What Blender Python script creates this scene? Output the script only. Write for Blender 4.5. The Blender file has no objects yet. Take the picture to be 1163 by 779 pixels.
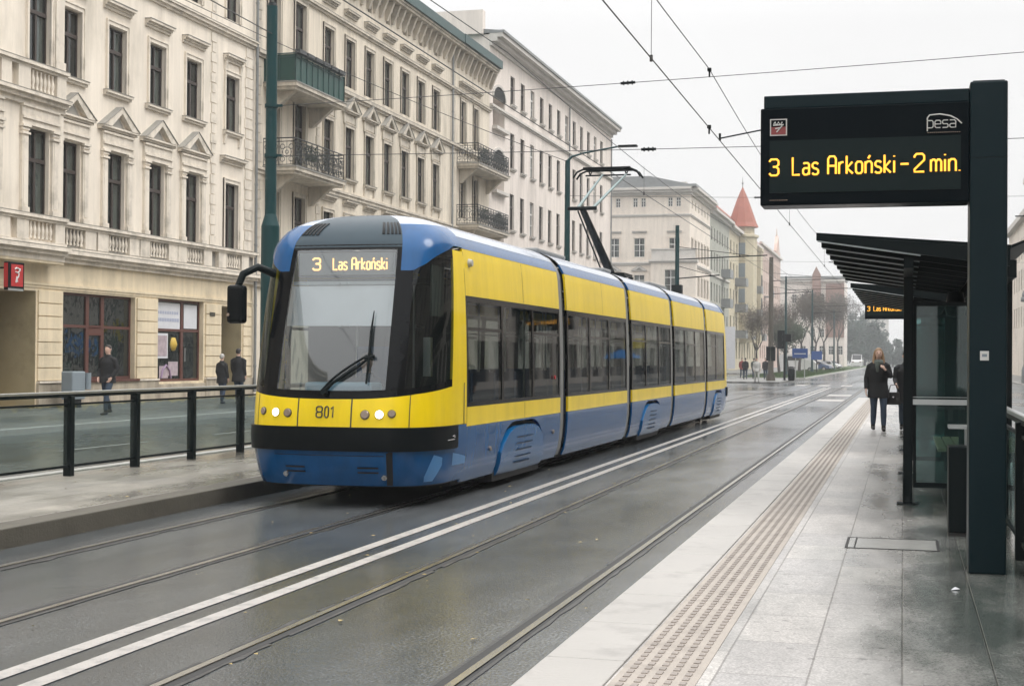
import bpy, bmesh, math, random
from mathutils import Matrix, Vector
random.seed(7)
C = bpy.context.scene.collection
R = math.radians
T = Matrix.Translation
def RZ(a): return Matrix.Rotation(a, 4, 'Z')
def RX(a): return Matrix.Rotation(a, 4, 'X')
def RY(a): return Matrix.Rotation(a, 4, 'Y')

# ------------------------------------------------------------------ materials
def newmat(name):
    m = bpy.data.materials.new(name); m.use_nodes = True
    nt = m.node_tree; nt.nodes.clear()
    return m, nt, nt.nodes.new('ShaderNodeOutputMaterial')
def mat(name, col, rough=0.6, metal=0.0, var=0.12, scale=3.0, bump=0.0, bscale=40.0, coat=0.0, emis=None, estr=0.0, stretch=None, streak=0.0, dirt=None, dscale=0.6, damt=0.5, spec=0.5):
    m, nt, out = newmat(name)
    b = nt.nodes.new('ShaderNodeBsdfPrincipled'); nt.links.new(b.outputs[0], out.inputs[0])
    b.inputs['Roughness'].default_value = rough; b.inputs['Metallic'].default_value = metal
    b.inputs['Specular IOR Level'].default_value = spec
    if coat: b.inputs['Coat Weight'].default_value = coat; b.inputs['Coat Roughness'].default_value = 0.06
    tc = nt.nodes.new('ShaderNodeTexCoord'); vec = tc.outputs['Object']
    if stretch:
        mp = nt.nodes.new('ShaderNodeMapping'); mp.inputs['Scale'].default_value = stretch
        nt.links.new(vec, mp.inputs[0]); vec = mp.outputs[0]
    n = nt.nodes.new('ShaderNodeTexNoise'); n.inputs['Scale'].default_value = scale; n.inputs['Detail'].default_value = 6
    nt.links.new(vec, n.inputs['Vector'])
    mx = nt.nodes.new('ShaderNodeMix'); mx.data_type = 'RGBA'
    mx.inputs[6].default_value = tuple(c*(1-var) for c in col)+(1,); mx.inputs[7].default_value = tuple(min(1, c*(1+var)) for c in col)+(1,)
    nt.links.new(n.outputs['Fac'], mx.inputs[0]); colout = mx.outputs[2]
    if dirt:
        n2 = nt.nodes.new('ShaderNodeTexNoise'); n2.inputs['Scale'].default_value = dscale; n2.inputs['Detail'].default_value = 8; n2.inputs['Roughness'].default_value = 0.65
        nt.links.new(vec, n2.inputs['Vector'])
        rp = nt.nodes.new('ShaderNodeMapRange'); rp.inputs[1].default_value = 0.5; rp.inputs[2].default_value = 0.72; rp.inputs[4].default_value = damt
        nt.links.new(n2.outputs['Fac'], rp.inputs[0])
        m2 = nt.nodes.new('ShaderNodeMix'); m2.data_type = 'RGBA'; m2.inputs[7].default_value = tuple(dirt)+(1,)
        nt.links.new(rp.outputs[0], m2.inputs[0]); nt.links.new(colout, m2.inputs[6]); colout = m2.outputs[2]
    if streak:
        mp3 = nt.nodes.new('ShaderNodeMapping'); mp3.inputs['Scale'].default_value = (2.6, 2.6, 0.16); nt.links.new(tc.outputs['Object'], mp3.inputs[0])
        n4 = nt.nodes.new('ShaderNodeTexNoise'); n4.inputs['Scale'].default_value = 1.0; n4.inputs['Detail'].default_value = 7; n4.inputs['Roughness'].default_value = 0.7; nt.links.new(mp3.outputs[0], n4.inputs['Vector'])
        r4 = nt.nodes.new('ShaderNodeMapRange'); r4.inputs[1].default_value = 0.38; r4.inputs[2].default_value = 0.62; r4.inputs[3].default_value = 1-streak; r4.inputs[4].default_value = 1.04; nt.links.new(n4.outputs['Fac'], r4.inputs[0])
        m4 = nt.nodes.new('ShaderNodeMix'); m4.data_type = 'RGBA'; m4.blend_type = 'MULTIPLY'; m4.inputs[0].default_value = 1.0; nt.links.new(colout, m4.inputs[6]); nt.links.new(r4.outputs[0], m4.inputs[7]); colout = m4.outputs[2]
    nt.links.new(colout, b.inputs['Base Color'])
    if bump:
        n3 = nt.nodes.new('ShaderNodeTexNoise'); n3.inputs['Scale'].default_value = bscale; n3.inputs['Detail'].default_value = 4
        nt.links.new(tc.outputs['Object'], n3.inputs['Vector'])
        bp = nt.nodes.new('ShaderNodeBump'); bp.inputs['Strength'].default_value = bump; bp.inputs['Distance'].default_value = 0.02
        nt.links.new(n3.outputs['Fac'], bp.inputs['Height']); nt.links.new(bp.outputs[0], b.inputs['Normal'])
    if emis:
        b.inputs['Emission Color'].default_value = tuple(emis)+(1,); b.inputs['Emission Strength'].default_value = estr
    return m
def glassmat(name, tint, trans, rough=0.03, refl=(1, 1, 1), base=None, ior=1.55, wave=0.25):
    """thin pane: tinted see-through plus fresnel reflection, plus an optional opaque base colour"""
    m, nt, out = newmat(name)
    tr = nt.nodes.new('ShaderNodeBsdfTransparent'); tr.inputs[0].default_value = tuple(tint)+(1,)
    gl = nt.nodes.new('ShaderNodeBsdfGlossy'); gl.inputs['Roughness'].default_value = rough; gl.inputs['Color'].default_value = tuple(refl)+(1,)
    fr = nt.nodes.new('ShaderNodeFresnel'); ge = nt.nodes.new('ShaderNodeNewGeometry')
    io = nt.nodes.new('ShaderNodeMapRange'); io.inputs[3].default_value = ior; io.inputs[4].default_value = 1/ior
    nt.links.new(ge.outputs['Backfacing'], io.inputs[0]); nt.links.new(io.outputs[0], fr.inputs[0])
    df = nt.nodes.new('ShaderNodeBsdfDiffuse'); df.inputs[0].default_value = tuple(base or (0.02, 0.025, 0.025))+(1,)
    m1 = nt.nodes.new('ShaderNodeMixShader'); m1.inputs[0].default_value = trans
    nt.links.new(df.outputs[0], m1.inputs[1]); nt.links.new(tr.outputs[0], m1.inputs[2])
    m2 = nt.nodes.new('ShaderNodeMixShader'); nt.links.new(fr.outputs[0], m2.inputs[0])
    # old uneven glass: a slight wave in the reflection
    tc = nt.nodes.new('ShaderNodeTexCoord'); n = nt.nodes.new('ShaderNodeTexNoise'); n.inputs['Scale'].default_value = 1.3
    bp = nt.nodes.new('ShaderNodeBump'); bp.inputs['Strength'].default_value = wave; bp.inputs['Distance'].default_value = 0.05
    nt.links.new(tc.outputs['Object'], n.inputs['Vector']); nt.links.new(n.outputs['Fac'], bp.inputs['Height'])
    nt.links.new(bp.outputs[0], gl.inputs['Normal'])
    nt.links.new(m1.outputs[0], m2.inputs[1]); nt.links.new(gl.outputs[0], m2.inputs[2]); nt.links.new(m2.outputs[0], out.inputs[0])
    return m
def groundmat(name, c1, c2, r1, r2, brick=None, fine=90, bump=0.25, wet=0.25, wetx=None, grain=(0.72, 1.25), spots=False):
    m, nt, out = newmat(name); L = nt.links.new; N = nt.nodes.new
    b = N('ShaderNodeBsdfPrincipled'); L(b.outputs[0], out.inputs[0])
    tc = N('ShaderNodeTexCoord'); P = tc.outputs['Object']
    n1 = N('ShaderNodeTexNoise'); n1.inputs['Scale'].default_value = fine; n1.inputs['Detail'].default_value = 5; L(P, n1.inputs['Vector'])
    mp = N('ShaderNodeMapping'); mp.inputs['Scale'].default_value = (1.0, 0.35, 1); L(P, mp.inputs[0])
    n2 = N('ShaderNodeTexNoise'); n2.inputs['Scale'].default_value = wet; n2.inputs['Detail'].default_value = 9; n2.inputs['Roughness'].default_value = 0.62; L(mp.outputs[0], n2.inputs['Vector'])
    rw = N('ShaderNodeMapRange'); rw.inputs[1].default_value = 0.42; rw.inputs[2].default_value = 0.62; L(n2.outputs['Fac'], rw.inputs[0])
    wf = rw.outputs[0]
    if wetx:
        sx = N('ShaderNodeSeparateXYZ'); L(P, sx.inputs[0])
        rx = N('ShaderNodeMapRange'); rx.inputs[1].default_value = wetx[0]; rx.inputs[2].default_value = wetx[1]; rx.inputs[3].default_value = -0.25; rx.inputs[4].default_value = 0.75; L(sx.outputs['X'], rx.inputs[0])
        ad = N('ShaderNodeMath'); ad.operation = 'ADD'; ad.use_clamp = True; L(rx.outputs[0], ad.inputs[0])
        sc = N('ShaderNodeMath'); sc.operation = 'MULTIPLY'; sc.inputs[1].default_value = 0.55; L(wf, sc.inputs[0]); L(sc.outputs[0], ad.inputs[1]); wf = ad.outputs[0]
    mx = N('ShaderNodeMix'); mx.data_type = 'RGBA'; mx.inputs[6].default_value = tuple(c1)+(1,); mx.inputs[7].default_value = tuple(c2)+(1,); L(wf, mx.inputs[0])
    g = N('ShaderNodeMapRange'); g.inputs[1].default_value = 0.36; g.inputs[2].default_value = 0.66; g.inputs[3].default_value = grain[0]; g.inputs[4].default_value = grain[1]; L(n1.outputs['Fac'], g.inputs[0])
    ml = N('ShaderNodeMix'); ml.data_type = 'RGBA'; ml.blend_type = 'MULTIPLY'; ml.inputs[0].default_value = 1.0; L(mx.outputs[2], ml.inputs[6]); L(g.outputs[0], ml.inputs[7])
    col = ml.outputs[2]; hgt = n1.outputs['Fac']
    n5 = N('ShaderNodeTexNoise'); n5.inputs['Scale'].default_value = 1.7; n5.inputs['Detail'].default_value = 7; L(mp.outputs[0], n5.inputs['Vector'])
    g5 = N('ShaderNodeMapRange'); g5.inputs[1].default_value = 0.35; g5.inputs[2].default_value = 0.65; g5.inputs[3].default_value = 0.82; g5.inputs[4].default_value = 1.15; L(n5.outputs['Fac'], g5.inputs[0])
    m5 = N('ShaderNodeMix'); m5.data_type = 'RGBA'; m5.blend_type = 'MULTIPLY'; m5.inputs[0].default_value = 1.0; L(col, m5.inputs[6]); L(g5.outputs[0], m5.inputs[7]); col = m5.outputs[2]
    if spots:
        vo = N('ShaderNodeTexVoronoi'); vo.inputs['Scale'].default_value = 5.5; L(P, vo.inputs['Vector'])
        r7 = N('ShaderNodeMapRange'); r7.inputs[1].default_value = 0.09; r7.inputs[2].default_value = 0.14; r7.inputs[3].default_value = 0.66; r7.inputs[4].default_value = 1.0; L(vo.outputs['Distance'], r7.inputs[0])
        n7 = N('ShaderNodeTexNoise'); n7.inputs['Scale'].default_value = 14; n7.inputs['Detail'].default_value = 8; n7.inputs['Roughness'].default_value = 0.8; L(P, n7.inputs['Vector'])
        r8 = N('ShaderNodeMapRange'); r8.inputs[1].default_value = 0.3; r8.inputs[2].default_value = 0.5; r8.inputs[3].default_value = 0.7; r8.inputs[4].default_value = 1.0; L(n7.outputs['Fac'], r8.inputs[0])
        for q in (r7, r8):
            m7 = N('ShaderNodeMix'); m7.data_type = 'RGBA'; m7.blend_type = 'MULTIPLY'; m7.inputs[0].default_value = 1.0; L(col, m7.inputs[6]); L(q.outputs[0], m7.inputs[7]); col = m7.outputs[2]
    bh = None
    if brick:
        bw, rh, mort = brick
        mq = N('ShaderNodeMapping'); mq.inputs['Rotation'].default_value = (0, 0, R(90)); L(P, mq.inputs[0])
        bt = N('ShaderNodeTexBrick'); bt.inputs['Scale'].default_value = 1; bt.inputs['Brick Width'].default_value = bw; bt.inputs['Row Height'].default_value = rh
        bt.inputs['Mortar Size'].default_value = mort; bt.inputs['Mortar Smooth'].default_value = 0.3; bt.offset = 0.37; bt.squash = 1
        bt.inputs['Color1'].default_value = (1.08, 1.07, 1.05, 1); bt.inputs['Color2'].default_value = (0.86, 0.86, 0.87, 1); bt.inputs['Mortar'].default_value = (0.55, 0.54, 0.53, 1)
        L(mq.outputs[0], bt.inputs[0])
        m6 = N('ShaderNodeMix'); m6.data_type = 'RGBA'; m6.blend_type = 'MULTIPLY'; m6.inputs[0].default_value = 1.0; L(col, m6.inputs[6]); L(bt.outputs['Color'], m6.inputs[7]); col = m6.outputs[2]; bh = bt.outputs['Fac']
    L(col, b.inputs['Base Color'])
    rr = N('ShaderNodeMapRange'); rr.inputs[3].default_value = r1; rr.inputs[4].default_value = r2; L(wf, rr.inputs[0]); L(rr.outputs[0], b.inputs['Roughness'])
    bp = N('ShaderNodeBump'); bp.inputs['Strength'].default_value = bump; bp.inputs['Distance'].default_value = 0.006; L(hgt, bp.inputs['Height'])
    # shallow large scale undulation so that reflections break up
    n4 = N('ShaderNodeTexNoise'); n4.inputs['Scale'].default_value = 6; n4.inputs['Detail'].default_value = 3; L(P, n4.inputs['Vector'])
    b2 = N('ShaderNodeBump'); b2.inputs['Strength'].default_value = 0.15; b2.inputs['Distance'].default_value = 0.015; L(n4.outputs['Fac'], b2.inputs['Height']); L(bp.outputs[0], b2.inputs['Normal'])
    nn = b2
    if bh is not None:
        b3 = N('ShaderNodeBump'); b3.invert = True; b3.inputs['Strength'].default_value = 0.5; b3.inputs['Distance'].default_value = 0.006; L(bh, b3.inputs['Height']); L(b2.outputs[0], b3.inputs['Normal']); nn = b3
    L(nn.outputs[0], b.inputs['Normal'])
    return m

M = {}
M['asphalt'] = groundmat('asphalt', (0.102, 0.110, 0.116), (0.052, 0.061, 0.067), 0.24, 0.08, wet=0.22, grain=(0.42, 1.8), fine=55, bump=0.32)
M['asphalt_side'] = groundmat('asphalt side', (0.10, 0.11, 0.11), (0.07, 0.078, 0.08), 0.35, 0.15, wet=0.2)
M['ground'] = groundmat('far ground', (0.16, 0.16, 0.16), (0.12, 0.12, 0.12), 0.6, 0.4)
M['slabs'] = groundmat('platform slabs', (0.46, 0.445, 0.43), (0.085, 0.098, 0.09), 0.45, 0.06, brick=(0.82, 0.42, 0.0055), wet=0.9, wetx=(-0.75, 0.45), bump=0.12, spots=True)
M['slabs_left'] = groundmat('left platform paving', (0.30, 0.285, 0.255), (0.13, 0.125, 0.11), 0.42, 0.10, brick=(0.5, 0.42, 0.006), wet=0.6, bump=0.12, spots=True)
M['sidewalk'] = groundmat('sidewalk paving', (0.22, 0.22, 0.21), (0.15, 0.155, 0.15), 0.55, 0.3, brick=(0.5, 0.5, 0.008), wet=0.4, bump=0.12)
M['kerb'] = mat('kerb concrete', (0.085, 0.078, 0.062), 0.7, bump=0.3, dirt=(0.05, 0.045, 0.035), dscale=2, damt=0.8)
M['kerb_light'] = mat('kerb granite', (0.42, 0.41, 0.39), 0.6, bump=0.2, dirt=(0.2, 0.19, 0.17), dscale=3)
M['tactile'] = mat('tactile tiles', (0.375, 0.335, 0.295), 0.55, var=0.18, scale=5, bump=0.15, dirt=(0.2, 0.17, 0.15), dscale=4)
M['white_paint'] = mat('road paint', (0.40, 0.38, 0.36), 0.45, var=0.15, scale=8, bump=0.4, bscale=70, dirt=(0.16, 0.16, 0.16), dscale=7, damt=0.85)
M['rail_steel'] = mat('rail steel', (0.55, 0.54, 0.50), 0.22, 0.9, scale=2, dirt=(0.2, 0.15, 0.1), dscale=3, damt=0.35)
M['groove'] = mat('rail groove', (0.018, 0.018, 0.018), 0.6, bump=0.2)
M['bitumen'] = mat('bitumen seal', (0.03, 0.03, 0.03), 0.4, bump=0.4, bscale=30, dirt=(0.09, 0.09, 0.085), dscale=5, damt=0.8)
M['cream'] = mat('cream stucco', (0.80, 0.725, 0.62), 0.85, streak=0.11, var=0.06, scale=0.8, bump=0.06, dirt=(0.44, 0.395, 0.32), dscale=0.5, damt=0.6, stretch=(1, 1, 0.45))
M['cream_low'] = mat('yellowish stucco', (0.74, 0.63, 0.45), 0.85, streak=0.14, var=0.06, scale=0.8, bump=0.08, dirt=(0.42, 0.36, 0.25), dscale=0.6, damt=0.6)
M['trim'] = mat('stone trim', (0.76, 0.69, 0.59), 0.8, streak=0.16, var=0.1, scale=2, bump=0.06, dirt=(0.33, 0.30, 0.25), dscale=1.2, damt=0.75)
M['weather'] = mat('weathered ledge', (0.27, 0.26, 0.235), 0.8, var=0.2, scale=2)
M['plinth'] = mat('plinth stucco', (0.46, 0.40, 0.31), 0.85, streak=0.3, dirt=(0.2, 0.17, 0.13), dscale=0.9, damt=0.8)
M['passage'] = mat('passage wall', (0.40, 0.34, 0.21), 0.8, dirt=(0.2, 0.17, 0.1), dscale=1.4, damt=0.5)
M['b_wall'] = mat('warm beige stucco', (0.72, 0.645, 0.53), 0.85, streak=0.2, var=0.08, scale=0.8, bump=0.06, dirt=(0.36, 0.32, 0.25), dscale=0.45, damt=0.75, stretch=(1, 1, 0.4))
M['b_trim'] = mat('beige trim', (0.60, 0.54, 0.45), 0.8, streak=0.25, var=0.1, dirt=(0.26, 0.24, 0.2), dscale=1.1, damt=0.75)
M['c_wall'] = mat('pinkish grey render', (0.74, 0.67, 0.61), 0.88, streak=0.12, var=0.07, scale=0.5, dirt=(0.42, 0.38, 0.34), dscale=0.3, damt=0.7, stretch=(1, 1, 0.4))
M['c_trim'] = mat('pale grey render', (0.56, 0.53, 0.49), 0.85, dirt=(0.36, 0.34, 0.31), dscale=0.8)
M['d_wall'] = mat('pale cream render', (0.76, 0.68, 0.59), 0.85, streak=0.08, var=0.05, dirt=(0.46, 0.41, 0.35), dscale=0.3, damt=0.5)
M['d2_wall'] = mat('greenish grey render', (0.36, 0.36, 0.31), 0.85, dirt=(0.24, 0.24, 0.2), dscale=0.3)
M['e_wall'] = mat('ochre render', (0.52, 0.46, 0.33), 0.85, dirt=(0.36, 0.31, 0.22), dscale=0.3)
M['pink_wall'] = mat('pink render', (0.55, 0.42, 0.36), 0.85)
M['brick'] = mat('red brick', (0.27, 0.16, 0.125), 0.85)
M['roof_tin'] = mat('grey tin roof', (0.22, 0.23, 0.23), 0.5, 0.2, dirt=(0.12, 0.12, 0.11), dscale=1)
M['roof_green'] = mat('dark green tin', (0.018, 0.06, 0.058), 0.45, dirt=(0.03, 0.05, 0.045), dscale=2)
M['red_tile'] = mat('red roof tile', (0.30, 0.095, 0.06), 0.7, var=0.25, scale=1.5)
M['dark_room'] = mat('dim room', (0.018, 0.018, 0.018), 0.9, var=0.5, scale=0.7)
M['win_frame'] = mat('dark brown window frame', (0.045, 0.033, 0.027), 0.5)
M['win_white'] = mat('white window frame', (0.62, 0.61, 0.58), 0.5)
M['pane'] = glassmat('window pane', (0.75, 0.8, 0.78), 0.7, base=(0.03, 0.035, 0.035))
M['shop_glass'] = glassmat('shop glass', (0.6, 0.68, 0.65), 0.72, base=(0.02, 0.03, 0.03))
M['rail_glass'] = glassmat('railing glass', (0.78, 0.84, 0.83), 0.9, base=(0.16, 0.19, 0.185), ior=1.35)
M['shelter_glass'] = glassmat('shelter glass', (0.58, 0.74, 0.73), 0.86, base=(0.08, 0.14, 0.14), wave=0.02)
M['curtain'] = mat('net curtain', (0.74, 0.75, 0.72), 0.9, var=0.2, scale=8, stretch=(6, 6, 0.3))
M['shopframe'] = mat('reddish shop frame', (0.10, 0.035, 0.025), 0.5)
M['green_metal'] = mat('dark green painted metal', (0.003, 0.013, 0.017), 0.38, var=0.15, bump=0.03, spec=0.15)
M['pole_green'] = mat('green mast paint', (0.010, 0.046, 0.050), 0.4, var=0.2, spec=0.25, dirt=(0.02, 0.05, 0.05), dscale=5)
M['black_metal'] = mat('black metal', (0.004, 0.008, 0.009), 0.42, var=0.2, spec=0.12)
M['steel'] = mat('brushed steel', (0.5, 0.52, 0.52), 0.3, 0.8)
M['iron'] = mat('wrought iron', (0.03, 0.035, 0.035), 0.5)
M['green_panel'] = mat('green balcony panel', (0.008, 0.055, 0.045), 0.5, var=0.25, dirt=(0.02, 0.04, 0.03), dscale=3)
M['yellow'] = mat('tram yellow', (0.88, 0.64, 0.003), 0.3, streak=0.08, var=0.04, scale=1.2, coat=0.25, spec=0.3, dirt=(0.66, 0.48, 0.01), dscale=1.1, damt=0.4)
M['blue'] = mat('tram blue', (0.0005, 0.078, 0.235), 0.22, streak=0.18, var=0.15, scale=1.0, coat=0.25, spec=0.3, dirt=(0.006, 0.055, 0.14), dscale=1.4, damt=0.45)
M['blue_light'] = mat('tram light blue', (0.001, 0.10, 0.28), 0.25, coat=0.2)
M['roof_white'] = mat('tram roof grey', (0.44, 0.49, 0.58), 0.2, var=0.08, coat=0.5, dirt=(0.32, 0.38, 0.48), dscale=1.5)
M['cap_grey'] = mat('tram cap grey', (0.035, 0.056, 0.072), 0.35, spec=0.2, dirt=(0.05, 0.07, 0.085), dscale=2)
M['black_gloss'] = mat('black glazed border', (0.003, 0.004, 0.005), 0.15, spec=0.15)
M['bumper'] = mat('black bumper', (0.004, 0.006, 0.007), 0.35, spec=0.12)
M['bellows'] = mat('grey bellows', (0.06, 0.062, 0.06), 0.6, var=0.2)
M['bellow_grey'] = mat('grey joint frame', (0.20, 0.205, 0.20), 0.5, 0.1, dirt=(0.08, 0.08, 0.075), dscale=3)
M['under'] = mat('underframe', (0.012, 0.012, 0.012), 0.8)
M['tram_glass'] = glassmat('tram window glass', (0.50, 0.55, 0.54), 0.8, base=(0.006, 0.009, 0.009), wave=0.015, refl=(0.62, 0.64, 0.64), ior=1.45)
M['wind_glass'] = glassmat('windscreen glass', (0.82, 0.88, 0.90), 0.86, base=(0.26, 0.31, 0.33), ior=1.9, wave=0.02)  # milky base colour paints in the bright sky reflected on the windscreen
M['interior'] = mat('tram interior panel', (0.30, 0.33, 0.34), 0.6)
M['interior_dark'] = mat('dark interior', (0.045, 0.05, 0.052), 0.7)
M['seat_blue'] = mat('seat fabric', (0.03, 0.07, 0.16), 0.8)
M['blind'] = mat('white sun blind', (0.72, 0.73, 0.75), 0.7)
M['console'] = mat('blue grey console', (0.16, 0.26, 0.32), 0.5)
M['led'] = mat('amber led', (0.9, 0.5, 0.05), 0.5, emis=(1.0, 0.43, 0.045), estr=1.0)
M['led_dim'] = mat('orange led', (0.7, 0.3, 0.05), 0.5, emis=(1.0, 0.45, 0.12), estr=1.0)
M['screen'] = mat('led board', (0.009, 0.017, 0.018), 0.4, spec=0.1)
M['screen_dark'] = mat('black glass board', (0.002, 0.005, 0.007), 0.25, spec=0.05)
M['lamp_on'] = mat('lit headlight', (1, 0.95, 0.85), 0.3, emis=(1.0, 0.84, 0.62), estr=3)
M['lamp_off'] = mat('lamp lens', (0.28, 0.22, 0.18), 0.15, 0.3)
M['chrome'] = mat('chrome', (0.6, 0.6, 0.6), 0.15, 0.9)
M['dark_print'] = mat('dark lettering', (0.05, 0.045, 0.03), 0.5)
M['white_print'] = mat('white lettering', (0.6, 0.6, 0.58), 0.5)
M['red'] = mat('red sign', (0.42, 0.02, 0.02), 0.4)
M['red_dull'] = mat('dull red field', (0.25, 0.05, 0.05), 0.5)
M['wood'] = mat('bench wood', (0.42, 0.34, 0.20), 0.5, var=0.3, scale=4, stretch=(8, 1, 8), coat=0.2)
M['bin_grey'] = mat('grey bin', (0.20, 0.24, 0.27), 0.5)
M['paper'] = mat('white paper', (0.62, 0.63, 0.66), 0.7)
M['poster'] = mat('poster print', (0.40, 0.33, 0.36), 0.6, var=0.5, scale=6)
M['poster_yellow'] = mat('yellow poster', (0.55, 0.38, 0.06), 0.6, var=0.3, scale=5)
M['wire'] = mat('overhead wire', (0.05, 0.05, 0.05), 0.5)
M['skin'] = mat('skin', (0.60, 0.40, 0.32), 0.5, var=0.05)
M['black_cloth'] = mat('black cloth', (0.011, 0.012, 0.014), 0.85, var=0.4, bump=0.3, bscale=12)
M['denim'] = mat('dark denim', (0.035, 0.055, 0.085), 0.85, var=0.25)
M['jeans'] = mat('blue jeans', (0.035, 0.055, 0.09), 0.85, var=0.25)
M['grey_cloth'] = mat('grey cloth', (0.10, 0.12, 0.11), 0.9, var=0.3)
M['pale_cloth'] = mat('pale cloth', (0.42, 0.42, 0.40), 0.9)
M['red_cloth'] = mat('dull red cloth', (0.2, 0.04, 0.04), 0.9)
M['shoe'] = mat('shoe leather', (0.015, 0.013, 0.012), 0.5)
M['blond'] = mat('blond hair', (0.26, 0.165, 0.09), 0.6, var=0.3, scale=20)
M['dark_hair'] = mat('dark hair', (0.02, 0.015, 0.012), 0.6)
M['bark'] = mat('bark', (0.055, 0.048, 0.042), 0.9, bump=0.5)
M['leaf_green'] = mat('dark evergreen leaves', (0.022, 0.045, 0.032), 0.8, var=0.5, scale=0.4)
M['leaf_brown'] = mat('brown autumn twigs', (0.075, 0.062, 0.048), 0.85, var=0.5, scale=0.4)
M['leaf_olive'] = mat('olive leaves', (0.05, 0.07, 0.04), 0.8, var=0.4, scale=0.5)
M['grass'] = mat('grass', (0.06, 0.10, 0.035), 0.9, var=0.4, scale=1.2, bump=0.5)
M['car_white'] = mat('white car paint', (0.6, 0.6, 0.6), 0.3, coat=0.5)
M['car_blue'] = mat('blue car paint', (0.04, 0.08, 0.18), 0.3, coat=0.5)
M['car_glass'] = mat('car glass', (0.01, 0.012, 0.014), 0.08)
M['tyre'] = mat('tyre rubber', (0.012, 0.012, 0.012), 0.8)
M['sign_blue'] = mat('blue sign', (0.02, 0.07, 0.25), 0.4)
M['sign_green'] = mat('green sign', (0.02, 0.16, 0.12), 0.4)
M['umbrella_blue'] = mat('bright blue fabric', (0.02, 0.22, 0.62), 0.7)
M['umbrella_yellow'] = mat('bright yellow board', (0.75, 0.6, 0.03), 0.6)

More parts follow.
